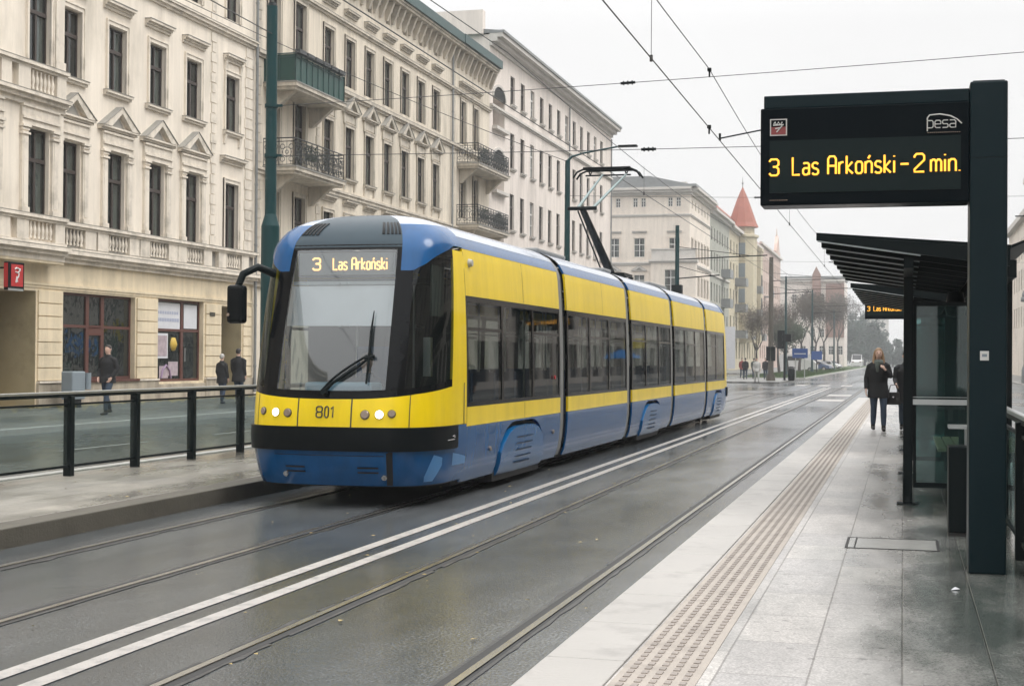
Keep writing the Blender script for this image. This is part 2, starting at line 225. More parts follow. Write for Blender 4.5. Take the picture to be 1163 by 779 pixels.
# ------------------------------------------------------------------ mesh builder
class MB:
    def __init__(s): s.v = []; s.f = []; s.mi = []; s.sm = []
    def add(s, vs, fs, mi=0, smooth=False, Mx=None):
        o = len(s.v)
        for p in vs:
            s.v.append(tuple(Mx @ Vector(p)) if Mx else tuple(p))
        for f in fs: s.f.append(tuple(i+o for i in f)); s.mi.append(mi); s.sm.append(smooth)
        return s
    def box(s, x0, x1, y0, y1, z0, z1, mi=0, Mx=None):
        if x0 > x1: x0, x1 = x1, x0
        if y0 > y1: y0, y1 = y1, y0
        if z0 > z1: z0, z1 = z1, z0
        vs = [(x0,y0,z0),(x1,y0,z0),(x1,y1,z0),(x0,y1,z0),(x0,y0,z1),(x1,y0,z1),(x1,y1,z1),(x0,y1,z1)]
        return s.add(vs, [(0,3,2,1),(4,5,6,7),(0,1,5,4),(1,2,6,5),(2,3,7,6),(3,0,4,7)], mi, False, Mx)
    def cyl(s, p0, p1, r0, r1=None, n=12, mi=0, caps=True, smooth=True):
        r1 = r0 if r1 is None else r1
        a = Vector(p0); b = Vector(p1); d = (b-a)
        if d.length < 1e-6: return s
        q = d.to_track_quat('Z', 'Y').to_matrix(); vs = []
        for (c, r) in ((a, r0), (b, r1)):
            for i in range(n):
                t = 2*math.pi*i/n; vs.append(c + q @ Vector((r*math.cos(t), r*math.sin(t), 0)))
        fs = [(i, (i+1) % n, n+(i+1) % n, n+i) for i in range(n)]
        s.add(vs, fs, mi, smooth)
        if caps: s.add(vs, [tuple(range(n))[::-1], tuple(range(n, 2*n))], mi, False)
        return s
    def tube(s, pts, rads, n=8, mi=0, caps=True):
        """smooth tube along a polyline"""
        pts = [Vector(p) for p in pts]
        if not isinstance(rads, (list, tuple)): rads = [rads]*len(pts)
        vs = []; up = None
        for i, p in enumerate(pts):
            d = (pts[min(i+1, len(pts)-1)] - pts[max(i-1, 0)])
            if d.length < 1e-9: d = Vector((0, 0, 1))
            d.normalize()
            if up is None: up = Vector((0, 0, 1)) if abs(d.z) < 0.9 else Vector((1, 0, 0))
            x = d.cross(up)
            if x.length < 1e-6: x = d.orthogonal()
            x.normalize(); y = x.cross(d).normalized(); up = y
            for k in range(n):
                t = 2*math.pi*k/n; vs.append(p + x*(rads[i]*math.cos(t)) + y*(rads[i]*math.sin(t)))
        fs = []
        for i in range(len(pts)-1):
            for k in range(n): fs.append((i*n+k, i*n+(k+1) % n, (i+1)*n+(k+1) % n, (i+1)*n+k))
        s.add(vs, fs, mi, True)
        if caps: s.add(vs, [tuple(range(n))[::-1], tuple(range((len(pts)-1)*n, len(pts)*n))], mi, False)
        return s
    def lathe(s, prof, n=12, mi=0, c=(0, 0, 0), smooth=True, sy=1.0):
        vs = []
        for (r, z) in prof:
            for k in range(n):
                t = 2*math.pi*k/n; vs.append((c[0]+r*math.cos(t), c[1]+sy*r*math.sin(t), c[2]+z))
        fs = []
        for i in range(len(prof)-1):
            for k in range(n): fs.append((i*n+k, i*n+(k+1) % n, (i+1)*n+(k+1) % n, (i+1)*n+k))
        s.add(vs, fs, mi, smooth)
        s.add(vs, [tuple(range(n))[::-1], tuple(range((len(prof)-1)*n, len(prof)*n))], mi, False)
        return s
    def prism(s, poly, a0, a1, axis='x', mi=0, Mx=None):
        """poly of 2-D points extruded along an axis"""
        n = len(poly)
        def P(p, a): return {'x': (a, p[0], p[1]), 'y': (p[0], a, p[1]), 'z': (p[0], p[1], a)}[axis]
        vs = [P(p, a0) for p in poly]+[P(p, a1) for p in poly]
        fs = [(i, (i+1) % n, n+(i+1) % n, n+i) for i in range(n)]+[tuple(range(n))[::-1], tuple(range(n, 2*n))]
        return s.add(vs, fs, mi, False, Mx)
    def mesh(s, name, mats, bevel=0, recalc=True, weld=False):
        me = bpy.data.meshes.new(name); me.from_pydata(s.v, [], s.f)
        for m in (mats if isinstance(mats, (list, tuple)) else [mats]): me.materials.append(M[m] if isinstance(m, str) else m)
        for p, mi, sm in zip(me.polygons, s.mi, s.sm): p.material_index = mi; p.use_smooth = sm
        if recalc or bevel or weld:
            bm = bmesh.new(); bm.from_mesh(me)
            if weld: bmesh.ops.remove_doubles(bm, verts=bm.verts, dist=0.0005)
            if recalc: bmesh.ops.recalc_face_normals(bm, faces=bm.faces)
            if bevel: bmesh.ops.bevel(bm, geom=bm.edges, offset=bevel, segments=2, affect='EDGES', profile=0.5)
            bm.to_mesh(me); bm.free()
        return me
    def build(s, name, mats, parent=None, loc=None, **k):
        return mk(name, s.mesh(name, mats, **k), parent, T(loc) if loc else None)
def mk(name, me, parent=None, Mx=None):
    o = bpy.data.objects.new(name, me); C.objects.link(o)
    if parent: o.parent = parent
    if Mx is not None: o.matrix_local = Mx
    return o
def thing(name, label, cat, loc=(0, 0, 0), rz=0, group=None):
    o = bpy.data.objects.new(name, None); C.objects.link(o); o.empty_display_size = 0.1
    o.location = loc; o.rotation_euler = (0, 0, rz); o['label'] = label; o['category'] = cat
    if group: o['group'] = group
    return o
def tag(o, label, cat, group=None):
    o['label'] = label; o['category'] = cat
    if group: o['group'] = group
    return o
def struct(o, label=None):
    o['kind'] = 'structure'
    if label: o['label'] = label
    return o
def copy_tree(o, parent=None):
    c = o.copy(); C.objects.link(c)
    if parent: c.parent = parent
    for ch in o.children: copy_tree(ch, c)
    return c
def curve_obj(name, polys, r, m, parent=None, Mx=None, res=2):
    cu = bpy.data.curves.new(name, 'CURVE'); cu.dimensions = '3D'; cu.bevel_depth = r; cu.bevel_resolution = res; cu.use_fill_caps = True
    for pl in polys:
        sp = cu.splines.new('POLY'); sp.points.add(len(pl)-1)
        for q, p in zip(sp.points, pl): q.co = (p[0], p[1], p[2], 1)
    o = bpy.data.objects.new(name, cu); C.objects.link(o); dg = bpy.context.evaluated_depsgraph_get(); dg.update()
    me = bpy.data.meshes.new_from_object(o.evaluated_get(dg)); bpy.data.objects.remove(o); me.name = name; me.materials.clear(); me.materials.append(M[m])
    o = bpy.data.objects.new(name, me); C.objects.link(o)
    if parent: o.parent = parent
    if Mx is not None: o.matrix_local = Mx
    return o
# ------------------------------------------------------------------ stroke lettering
G = {
 '3': (3.5, [[(0,6),(.7,7),(2.8,7),(3.5,6.2),(3.5,4.6),(2.6,3.7),(1.4,3.7)],[(2.6,3.7),(3.5,2.8),(3.5,.9),(2.8,0),(.7,0),(0,.9)]]),
 'L': (3.3, [[(0,7),(0,0),(3.3,0)]]),
 'a': (2.9, [[(.3,4.3),(.8,4.6),(2.3,4.6),(2.9,4),(2.9,0)],[(2.9,2.6),(.8,2.6),(.1,2),(.1,.7),(.7,0),(2,0),(2.9,.8)]]),
 's': (2.8, [[(2.7,4.1),(2,4.6),(.8,4.6),(.1,4),(.1,3.1),(.8,2.5),(2,2.2),(2.8,1.6),(2.8,.6),(2.1,0),(.8,0),(0,.5)]]),
 'A': (3.6, [[(0,0),(0,6),(.8,7),(2.8,7),(3.6,6),(3.6,0)],[(0,3.2),(3.6,3.2)]]),
 'r': (2.0, [[(0,4.6),(0,0)],[(0,3.4),(.9,4.5),(2.0,4.6)]]),
 'k': (2.8, [[(0,7),(0,0)],[(2.6,4.6),(.2,2.2),(2.8,0)]]),
 'o': (2.9, [[(.7,0),(2.2,0),(2.9,.8),(2.9,3.8),(2.2,4.6),(.7,4.6),(0,3.8),(0,.8),(.7,0)]]),
 'n': (2.9, [[(0,4.6),(0,0)],[(0,3.6),(.9,4.6),(2.2,4.6),(2.9,3.8),(2.9,0)]]),
 'ń': (2.9, [[(0,4.6),(0,0)],[(0,3.6),(.9,4.6),(2.2,4.6),(2.9,3.8),(2.9,0)],[(1.2,5.8),(2.1,7.0)]]),
 'i': (0.3, [[(.1,4.6),(.1,0)],[(.1,6.2),(.1,6.6)]]),
 '-': (2.6, [[(0,3.2),(2.6,3.2)]]),
 '2': (3.4, [[(0,5.6),(0,6.2),(.7,7),(2.7,7),(3.4,6.2),(3.4,4.6),(0,1),(0,0),(3.4,0)]]),
 'm': (4.4, [[(0,4.6),(0,0)],[(0,3.8),(.8,4.6),(1.5,4.6),(2.2,3.8),(2.2,0)],[(2.2,3.8),(3,4.6),(3.7,4.6),(4.4,3.8),(4.4,0)]]),
 '.': (0.3, [[(.1,0),(.1,.3)]]),
 '8': (3.4, [[(.8,3.6),(0,4.5),(0,6.2),(.8,7),(2.6,7),(3.4,6.2),(3.4,4.5),(2.6,3.6),(.8,3.6),(0,2.8),(0,.8),(.8,0),(2.6,0),(3.4,.8),(3.4,2.8),(2.6,3.6)]]),
 '0': (3.4, [[(1,0),(2.4,0),(3.4,1),(3.4,6),(2.4,7),(1,7),(0,6),(0,1),(1,0)]]),
 '1': (1.6, [[(0,5.6),(1.3,7),(1.3,0)]]),
 'p': (3.4, [[(0,4.2),(0,-1.8)],[(0,4.2),(2.7,4.2),(3.4,3.4),(3.4,.8),(2.7,0),(0,0)]]),
 'e': (3.4, [[(0,2.1),(3.4,2.1),(3.4,3.4),(2.7,4.2),(.7,4.2),(0,3.4),(0,.8),(.7,0),(3.2,0)]]),
 'S': (3.2, [[(3.2,4.2),(.6,4.2),(0,3.6),(0,2.7),(.5,2.1),(2.7,2.1),(3.2,1.5),(3.2,.6),(2.6,0),(0,0)]]),
 'q': (3.4, [[(0,4.2),(2.7,4.2),(3.4,3.4),(3.4,0),(.7,0),(0,.6),(0,1.5),(.7,2.1),(3.4,2.1)]]),
 ' ': (1.6, []),
}
def text_polys(txt, gap=1.35):
    x = 0; out = []
    for ch in txt:
        w, st = G[ch]
        for pl in st: out.append([(x+a, b) for a, b in pl])
        x += w+gap
    return out, x-gap
def lettering(name, txt, x0, x1, z0, h, y, r, m, parent, gap=1.35, Mx=None):
    """text facing -y, from x0 to x1, baseline z0, cap height h"""
    P, W = text_polys(txt, gap); sx = (x1-x0)/W; sz = h/7.0
    return curve_obj(name, [[(x0+a*sx, y, z0+b*sz) for a, b in pl] for pl in P], r, m, parent, Mx)
# ================================================================== camera, light, sky
cam = bpy.data.cameras.new('camera'); co = bpy.data.objects.new('camera', cam); C.objects.link(co); bpy.context.scene.camera = co
PW, PH, F, CZ = 1163.0, 779.0, 1650.0, 1.72
_r = R(0.4); _dx, _dy = 1026-PW/2, 409.5-PH/2
_ux = math.cos(_r)*_dx+math.sin(_r)*_dy; _uy = -math.sin(_r)*_dx+math.cos(_r)*_dy
PITCH = math.atan(_uy/F); YAW = math.atan(_ux/F*math.cos(PITCH))
cam.sensor_width = 36; cam.lens = F/PW*36; cam.clip_start = 0.05; cam.clip_end = 5000
fwv = Vector((-math.sin(YAW)*math.cos(PITCH), math.cos(YAW)*math.cos(PITCH), math.sin(PITCH)))
rt = Vector((math.cos(YAW), math.sin(YAW), 0)); up = rt.cross(fwv)
rt2 = rt*math.cos(_r)+up*math.sin(_r); up2 = up*math.cos(_r)-rt*math.sin(_r)
mx3 = Matrix((rt2, up2, -fwv)).transposed()
co.matrix_world = T((0, 0, CZ)) @ mx3.to_4x4()
sc = bpy.context.scene
sc.view_settings.view_transform = 'Standard'; sc.view_settings.look = 'None'; sc.view_settings.gamma = 1; sc.view_settings.exposure = 0.62
sc.render.engine = 'CYCLES'; sc.cycles.use_denoising = True; sc.cycles.max_bounces = 8; sc.cycles.transparent_max_bounces = 24
sc.cycles.volume_bounces = 0; sc.cycles.sample_clamp_indirect = 6; sc.cycles.caustics_reflective = False; sc.cycles.caustics_refractive = False

w = bpy.data.worlds.new('World'); sc.world = w; w.use_nodes = True; nt = w.node_tree; nt.nodes.clear(); N = nt.nodes.new; L = nt.links.new
out = N('ShaderNodeOutputWorld'); bg = N('ShaderNodeBackground'); L(bg.outputs[0], out.inputs[0])
SUN_EL, SUN_ROT = R(55), R(90)
sky = N('ShaderNodeTexSky'); sky.sky_type = 'NISHITA'; sky.sun_disc = False; sky.sun_elevation = SUN_EL; sky.sun_rotation = SUN_ROT; sky.dust_density = 4
bg.inputs[1].default_value = 0.1
# overcast cloud layer in front of the clear sky: luminance rises towards the zenith (CIE overcast sky)
tc = N('ShaderNodeTexCoord'); sx = N('ShaderNodeSeparateXYZ'); L(tc.outputs['Generated'], sx.inputs[0])
mr = N('ShaderNodeMapRange'); mr.inputs[1].default_value = 0.22; mr.inputs[2].default_value = 1.0; mr.inputs[3].default_value = 6.5; mr.inputs[4].default_value = 21.0; L(sx.outputs['Z'], mr.inputs[0])
cn = N('ShaderNodeTexNoise'); cn.inputs['Scale'].default_value = 2.2; cn.inputs['Detail'].default_value = 6; L(tc.outputs['Generated'], cn.inputs['Vector'])
cr = N('ShaderNodeMapRange'); cr.inputs[1].default_value = 0.3; cr.inputs[2].default_value = 0.7; cr.inputs[3].default_value = 0.965; cr.inputs[4].default_value = 1.035; L(cn.outputs['Fac'], cr.inputs[0])
mm = N('ShaderNodeMath'); mm.operation = 'MULTIPLY'; L(mr.outputs[0], mm.inputs[0]); L(cr.outputs[0], mm.inputs[1])
cc = N('ShaderNodeMix'); cc.data_type = 'RGBA'; cc.blend_type = 'MULTIPLY'; cc.inputs[0].default_value = 1; cc.inputs[6].default_value = (1.0, 0.992, 0.985, 1); L(mm.outputs[0], cc.inputs[7])
mx = N('ShaderNodeMix'); mx.data_type = 'RGBA'; mx.inputs[0].default_value = 0.96; L(sky.outputs[0], mx.inputs[6]); L(cc.outputs[2], mx.inputs[7]); L(mx.outputs[2], bg.inputs[0])
sun = bpy.data.lights.new('sun', 'SUN'); sun.energy = 1.0; sun.angle = R(25); sun.color = (1, 0.97, 0.93)
so = bpy.data.objects.new('sun', sun); C.objects.link(so); so.rotation_euler = (0, R(35), 0)

# ================================================================== ground
def sheet(name, m, x0, x1, y0, y1, z, label=None):
    ny = max(1, int((y1-y0)/40)); mb = MB()
    for i in range(ny):
        a = y0+(y1-y0)*i/ny; b = y0+(y1-y0)*(i+1)/ny
        mb.add([(x0, a, z), (x1, a, z), (x1, b, z), (x0, b, z)], [(0, 1, 2, 3)])
    return struct(mb.build(name, m, weld=True), label)
def solid(name, m, x0, x1, y0, y1, z0, z1):
    return struct(MB().box(x0, x1, y0, y1, z0, z1).build(name, m, bevel=0.012))
sheet('ground', 'ground', -300, 300, -60, 880, -0.06)
sheet('road', 'asphalt', -7.66, -1.6, -25, 640, 0.0)
sheet('side_road', 'asphalt_side', -18.3, -10.5, -25, 640, -0.004)
sheet('far_road', 'asphalt_side', 0.95, 8.4, -25, 640, -0.004)
sheet('crossing_road', 'asphalt', -120, 60, 127, 172, -0.012)
sheet('road_middle', 'asphalt', -10.6, -7.6, 52.2, 640, -0.008)
sheet('road_middle', 'asphalt', -1.7, 1.0, 59.2, 640, -0.008)
solid('platform_left', 'slabs_left', -10.55, -7.98, -25, 52, -0.05, 0.18)
solid('kerb', 'kerb', -7.977, -7.66, -25, 52, -0.05, 0.183)
solid('kerb', 'kerb_light', -10.72, -10.553, -25, 52, -0.05, 0.20)
solid('platform_right', 'slabs', -1.30, 1.1, -8, 59, -0.05, 0.25)
# pale edge stones of the platform
mb = MB(); y = -8.0
while y < 58.9:
    mb.box(-1.70, -1.304, y+0.003, min(y+0.994, 58.99), -0.05, 0.25); y += 1.0
M['edge_stone'] = mat('edge stones', (0.40, 0.385, 0.365), 0.45, var=0.2, scale=1.3, bump=0.2, dirt=(0.20, 0.19, 0.18), dscale=2.6, damt=0.75)
struct(mb.build('platform_edge', 'edge_stone', bevel=0.006))
# tactile strip: tiles with rows of raised bars
mb = MB().box(-1.28, -0.90, -8, 58.9, 0.2, 0.254)
for r_ in range(5):
    xx = -1.245+r_*0.0685; y = -7.95
    while y < 58.7:
        if y > 3:
            mb.box(xx, xx+0.03, y, y+0.062, 0.25, 0.2585, mi=1)
            y += 0.096
        else: y += 0.145
M['tactile_rib'] = mat('tactile ribs', (0.285, 0.25, 0.225), 0.5, var=0.2, scale=5, dirt=(0.14, 0.12, 0.1), dscale=4)
struct(mb.build('tactile_paving', ['tactile', 'tactile_rib'], recalc=False))
solid('sidewalk', 'sidewalk', -25.6, -18.44, -25, 126, -0.05, 0.12)
solid('kerb', 'kerb_light', -18.437, -18.28, -25, 126, -0.05, 0.135)
solid('sidewalk', 'sidewalk', -25.6, -16.0, 173, 640, -0.05, 0.12)
solid('sidewalk', 'sidewalk', 8.42, 13.0, -25, 640, -0.05, 0.12)
solid('kerb', 'kerb_light', 8.25, 8.417, -25, 640, -0.05, 0.13)
# far median with grass
solid('median', 'sidewalk', -13.6, -8.6, 106, 126, -0.05, 0.12)
solid('median', 'kerb_light', -14.1, -8.3, 130, 420, -0.05, 0.14)
gm = struct(MB().box(-13.9, -8.5, 130.4, 419, 0.0, 0.2).build('median_soil', 'grass'))
rails = [(-7.03, 0), (-5.585, 0), (-3.74, 0), (-2.28, 0)]
mbr = MB(); mbg = MB(); mbb = MB(); random.seed(3)
for i, (x, _) in enumerate(rails):
    s_ = 1 if i % 2 == 0 else -1      # groove on the inner side of each head
    for k in range(-2, 64):
        a, b = k*10.0, k*10.0+10.0
        mbr.add([(x-0.024, a, 0.012), (x+0.024, a, 0.012), (x+0.024, b, 0.012), (x-0.024, b, 0.012)], [(0, 1, 2, 3)])
        g0, g1 = sorted((x+s_*0.024, x+s_*0.085)); mbg.add([(g0, a, 0.004), (g1, a, 0.004), (g1, b, 0.004), (g0, b, 0.004)], [(0, 1, 2, 3)])
        h0, h1 = sorted((x-s_*0.024, x-s_*0.05)); mbg.add([(h0, a, 0.004), (h1, a, 0.004), (h1, b, 0.004), (h0, b, 0.004)], [(0, 1, 2, 3)])
    # irregular sealing joints either side
    for side in (-1, 1):
        yy = -5.0; vs = []; prev = None
        x_in = x+side*(0.085 if side == s_ else 0.05)
        while yy < 120:
            wdt = 0.016+random.random()*0.02*(1 if random.random() < 0.9 else 2.4); p = ((x_in, yy, 0.0045), (x_in+side*wdt, yy, 0.0045))
            if prev and random.random() < 0.93: mbb.add([prev[0], prev[1], p[1], p[0]], [(0, 1, 2, 3)])
            prev = p; yy += 0.12+random.random()*0.25
struct(mbr.build('rail', 'rail_steel', weld=True)); struct(mbg.build('rail_groove', 'groove')); struct(mbb.build('rail_sealing', 'bitumen'))
for x0, x1 in ((-4.72, -4.60), (-4.43, -4.31)):
    sheet('road_marking', 'white_paint', x0, x1, -10, 92, 0.005)
mb = MB()
for k in range(40): mb.add([(-14.62, 5+k*6.0, 0.001), (-14.5, 5+k*6.0, 0.001), (-14.5, 8.2+k*6.0, 0.001), (-14.62, 8.2+k*6.0, 0.001)], [(0, 1, 2, 3)])
struct(mb.build('road_marking', 'white_paint'))
mb = MB()
for k in range(2): mb.add([(-3.55+k*0.0, 62+k*9, 0.005), (-2.45, 62+k*9, 0.005), (-2.45, 65+k*9, 0.005), (-3.55, 65+k*9, 0.005)], [(0, 1, 2, 3)])
for k in range(3): mb.add([(-7.0+k*1.5, 98, 0.005), (-6.3+k*1.5, 98, 0.005), (-6.3+k*1.5, 102, 0.005), (-7.0+k*1.5, 102, 0.005)], [(0, 1, 2, 3)])
struct(mb.build('road_marking', 'white_paint'))
# patches of newer asphalt and joint lines in the road
random.seed(11)
# floor hatch in the platform
t = thing('floor_hatch', 'flat rectangular access hatch set in the right platform paving', 'hatch', (-0.08, 12.05, 0.25))
mb = MB().box(-0.36, 0.36, -0.35, -0.33, 0, 0.005).box(-0.36, 0.36, 0.33, 0.35, 0, 0.005).box(-0.36, -0.34, -0.33, 0.33, 0, 0.005).box(0.34, 0.36, -0.33, 0.33, 0, 0.005).box(-0.29, -0.28, -0.33, 0.33, 0, 0.004)
mb.build('frame', 'groove', t)
M['hatch'] = mat('hatch infill', (0.30, 0.30, 0.285), 0.25, var=0.15, scale=6, bump=0.1)
MB().box(-0.338, -0.292, -0.327, 0.327, -0.01, 0.003).box(-0.278, 0.338, -0.327, 0.327, -0.01, 0.003).build('cover', 'hatch', t)
o = MB().add([(0, 0, 0), (0.05, 0.01, 0.006), (0.06, 0.045, 0.002), (0.02, 0.05, 0.01), (0.03, 0.025, 0.018)], [(0, 1, 4), (1, 2, 4), (2, 3, 4), (3, 0, 4), (0, 3, 2, 1)]).build('paper_scrap', 'paper', loc=(0.30, 9.75, 0.252))
tag(o, 'crumpled scrap of white paper on the wet paving before the sign pole', 'litter')

# ================================================================== railings
def railing_bay_post(t, x, y, zb, zt, w=0.055):
    MB().box(x-w, x+w, y-0.045, y+0.045, zb, zt).build('post', 'black_metal', t, bevel=0.006)
def railing(label, x, ys, zb, wtop=0.03):
    t = thing('glass_railing', label, 'railing', (x, ys[0], zb)); y0, y1 = ys[0]-0.0, ys[-1]
    for y in ys: railing_bay_post(t, 0, y-ys[0], 0.0, 1.02)
    Lg = y1-y0
    MB().box(-0.03, 0.03, -0.1, Lg+0.1, 1.04, 1.075).build('handrail', 'steel', t, bevel=0.008)
    MB().box(-0.02, 0.02, -0.1, Lg+0.1, 1.0, 1.038).build('top_rail', 'black_metal', t)
    for a, b in zip(ys[:-1], ys[1:]):
        a -= ys[0]; b -= ys[0]
        MB().box(-0.016, 0.016, a+0.046, b-0.046, 0.90, 0.925).box(-0.016, 0.016, a+0.046, b-0.046, 0.11, 0.14).build('glazing_bar', 'black_metal', t)
        MB().box(-0.004, 0.004, a+0.05, b-0.05, 0.142, 0.898).build('glass_panel', 'rail_glass', t)
    return t
railing('long black railing with glass panels along the left platform', -10.25, [9.8+1.65*k for k in range(-4, 24)], 0.18)
railing('black glass panel railing at the back of the right platform behind the sign pole', 0.86, [2.0, 4.35, 6.7, 9.05, 11.4, 13.75], 0.25)

# ================================================================== overhead wires and masts
t = thing('tram_mast', 'tall dark green steel mast on the left platform beside the tram cab', 'mast', (-10.42, 22.8, 0.18))
mb = MB().cyl((0, 0, 0), (0, 0, 3.75), 0.165, 0.155, 20).cyl((0, 0, 3.75), (0, 0, 3.95), 0.155, 0.098, 20).cyl((0, 0, 3.95), (0, 0, 7.5), 0.098, 0.09, 20)
mb.build('pole', 'pole_green', t)
MB().cyl((0, 0, 7.5), (0, 0, 7.56), 0.094, 0.06, 20).build('cap', 'black_metal', t)
for z in (5.80, 4.95): MB().cyl((0, 0, z-0.03), (0, 0, z+0.03), 0.115, n=20).box(0.1, 0.2, -0.02, 0.02, z-0.02, z+0.02).build('band', 'pole_green', t)
MB().cyl((0, 0, 0), (0, 0, 0.03), 0.26, n=20).build('base_flange', 'pole_green', t)
def wire(name, pts, r, label, group=None, m='wire'):
    mb = MB(); mb.tube(pts, r, 6); o = mb.build(name, m); tag(o, label, 'wire', group); return o
def sag(p, q, n, s):
    p = Vector(p); q = Vector(q); return [p.lerp(q, i/n)-Vector((0, 0, s*4*(i/n)*(1-i/n))) for i in range(n+1)]
def contact(x, label1, label2, zz=5.42, zm=6.2):
    pts = [(x, -12+k*35.0, zz) for k in range(0, 14)]
    pts2 = []
    for a, b in zip(pts[:-1], pts[1:]): pts2 += [Vector(a).lerp(Vector(b), i/8) for i in range(8)]
    wire('contact_wire', pts2, 0.0085, label1)
    mp = []
    for a, b in zip(pts[:-1], pts[1:]): mp += sag((x, a[1], zm+0.28), (x, b[1], zm+0.28), 8, 0.25)[:-1]
    wire('messenger_wire', mp, 0.0075, label2)
contact(-3.0, 'lower overhead wire above the right hand track', 'upper carrier wire above the right hand track', 5.40, 6.05)
contact(-6.3, 'lower overhead wire the pantograph of the tram touches', 'upper carrier wire above the track of the tram', 5.86, 6.45)
for k, (x, y) in enumerate([(-3.0, 17.6), (-3.0, 40.0), (-6.3, 36.0), (-3.0, 58.0), (-6.3, 58.0)]):
    o = MB().cyl((x, y, 5.40 if x > -4 else 5.86), (x, y, 6.19 if x > -4 else 6.55), 0.004, n=6).cyl((x, y, 5.36 if x > -4 else 5.82), (x, y, 5.44 if x > -4 else 5.9), 0.02, n=6).build('dropper', 'wire')
    tag(o, ['thin vertical dropper between wires near the top edge', 'thin dropper wire over the right track past the sign', 'thin dropper wire over the tram roof', 'far dropper wire over the right track', 'far dropper wire over the left track'][k], 'wire')
def span(p, q, lab, ins=()):
    t = thing('span_wire', lab, 'wire', (0, 0, 0)); P_, Q_ = Vector(p), Vector(q)
    pts = sag(p, q, 16, 0.10)
    MB().tube(pts, 0.006, 6).build('cable', 'wire', t)
    for f in ins:
        c = P_.lerp(Q_, f)-Vector((0, 0, 0.4*f*(1-f))); d = (Q_-P_).normalized()
        mb = MB(); mb.cyl(c-d*0.12, c+d*0.12, 0.022, n=8)
        for i in range(3): mb.cyl(c+d*(-0.07+0.07*i-0.01), c+d*(-0.07+0.07*i+0.01), 0.036, n=8)
        mb.build('insulator', 'black_metal', t)
span((-10.3, 22.8, 5.98), (9.5, 24.6, 7.05), 'upper cross wire running from the green mast over both tracks to the right edge', (0.30, 0.62))
span((-10.3, 22.8, 5.13), (9.5, 23.6, 5.25), 'lower cross wire running from the green mast over both tracks behind the sign', (0.32, 0.58, 0.72))
span((-10.3, 45.2, 6.9), (9.5, 45.5, 6.6), 'farther cross wire over the tracks behind the pantograph', (0.3, 0.6))
span((-11.0, 80, 7.2), (9.5, 82, 7.0), 'far cross wire over the street past the bus shelter', (0.35, 0.6))
for i, (x, z) in enumerate([(-3.0, 5.36), (-3.0, 6.27)]):
    o = MB().cyl((x, 23.1, z-0.06), (x, 23.1, z+0.07), 0.014, n=8).box(x-0.03, x+0.03, 23.07, 23.13, z+0.03, z+0.08).build('wire_clamp', 'black_metal')
    tag(o, ['small black clamp on the lower right hand contact wire', 'small black clamp on the upper right hand carrier wire'][i], 'clamp')
t = thing('registration_arm', 'thin steady arm holding the right contact wire left of the sign board', 'arm', (-3.0, 24.5, 5.42))
MB().cyl((0.02, 0, 0.02), (0.9, 0, 0.17), 0.013, n=8).build('rod', 'black_metal', t); MB().cyl((0, 0, -0.02), (0, 0, 0.1), 0.02, n=8).build('clip', 'black_metal', t)
wire('feeder_cable', [(-10.4, 22.9, 7.2), (-9.6, 12, 6.9), (-8.6, 2, 6.8)], 0.009, 'dark cable leaving the top of the green mast towards the viewer')
wire('feeder_cable', sag((-10.4, 45.2, 8.0), (-24.4, 30.0, 14.2), 14, 0.4), 0.010, 'slack cable slanting down across the balcony building to the street lamp mast')
def mast_with_lamp(name, label, loc, h, arm, r=0.075, m='pole_green', extra=None):
    t = thing(name, label, 'street lamp', loc)
    MB().cyl((0, 0, 0), (0, 0, h*0.45), r*1.25, r*1.15, 14).cyl((0, 0, h*0.45), (0, 0, h), r, r*0.8, 14).build('pole', m, t)
    a = MB(); a.tube([(0, 0, h-0.02), (arm*0.08, 0, h+0.12), (arm*0.3, 0, h+0.22), (arm*0.95, 0, h+0.4)], [r*0.5, 0.035, 0.03, 0.028], 8); a.build('arm', m, t)
    s_ = 1 if arm > 0 else -1
    MB().box(arm-s_*0.1, arm+s_*0.5, -0.12, 0.12, h+0.37, h+0.43).build('lamp_head', 'black_metal', t, bevel=0.02)
    return t
mast_with_lamp('street_lamp', 'street lamp with long curved arm rising behind the pantograph', (-10.38, 45.2, 0.18), 7.85, 1.75, 0.1)
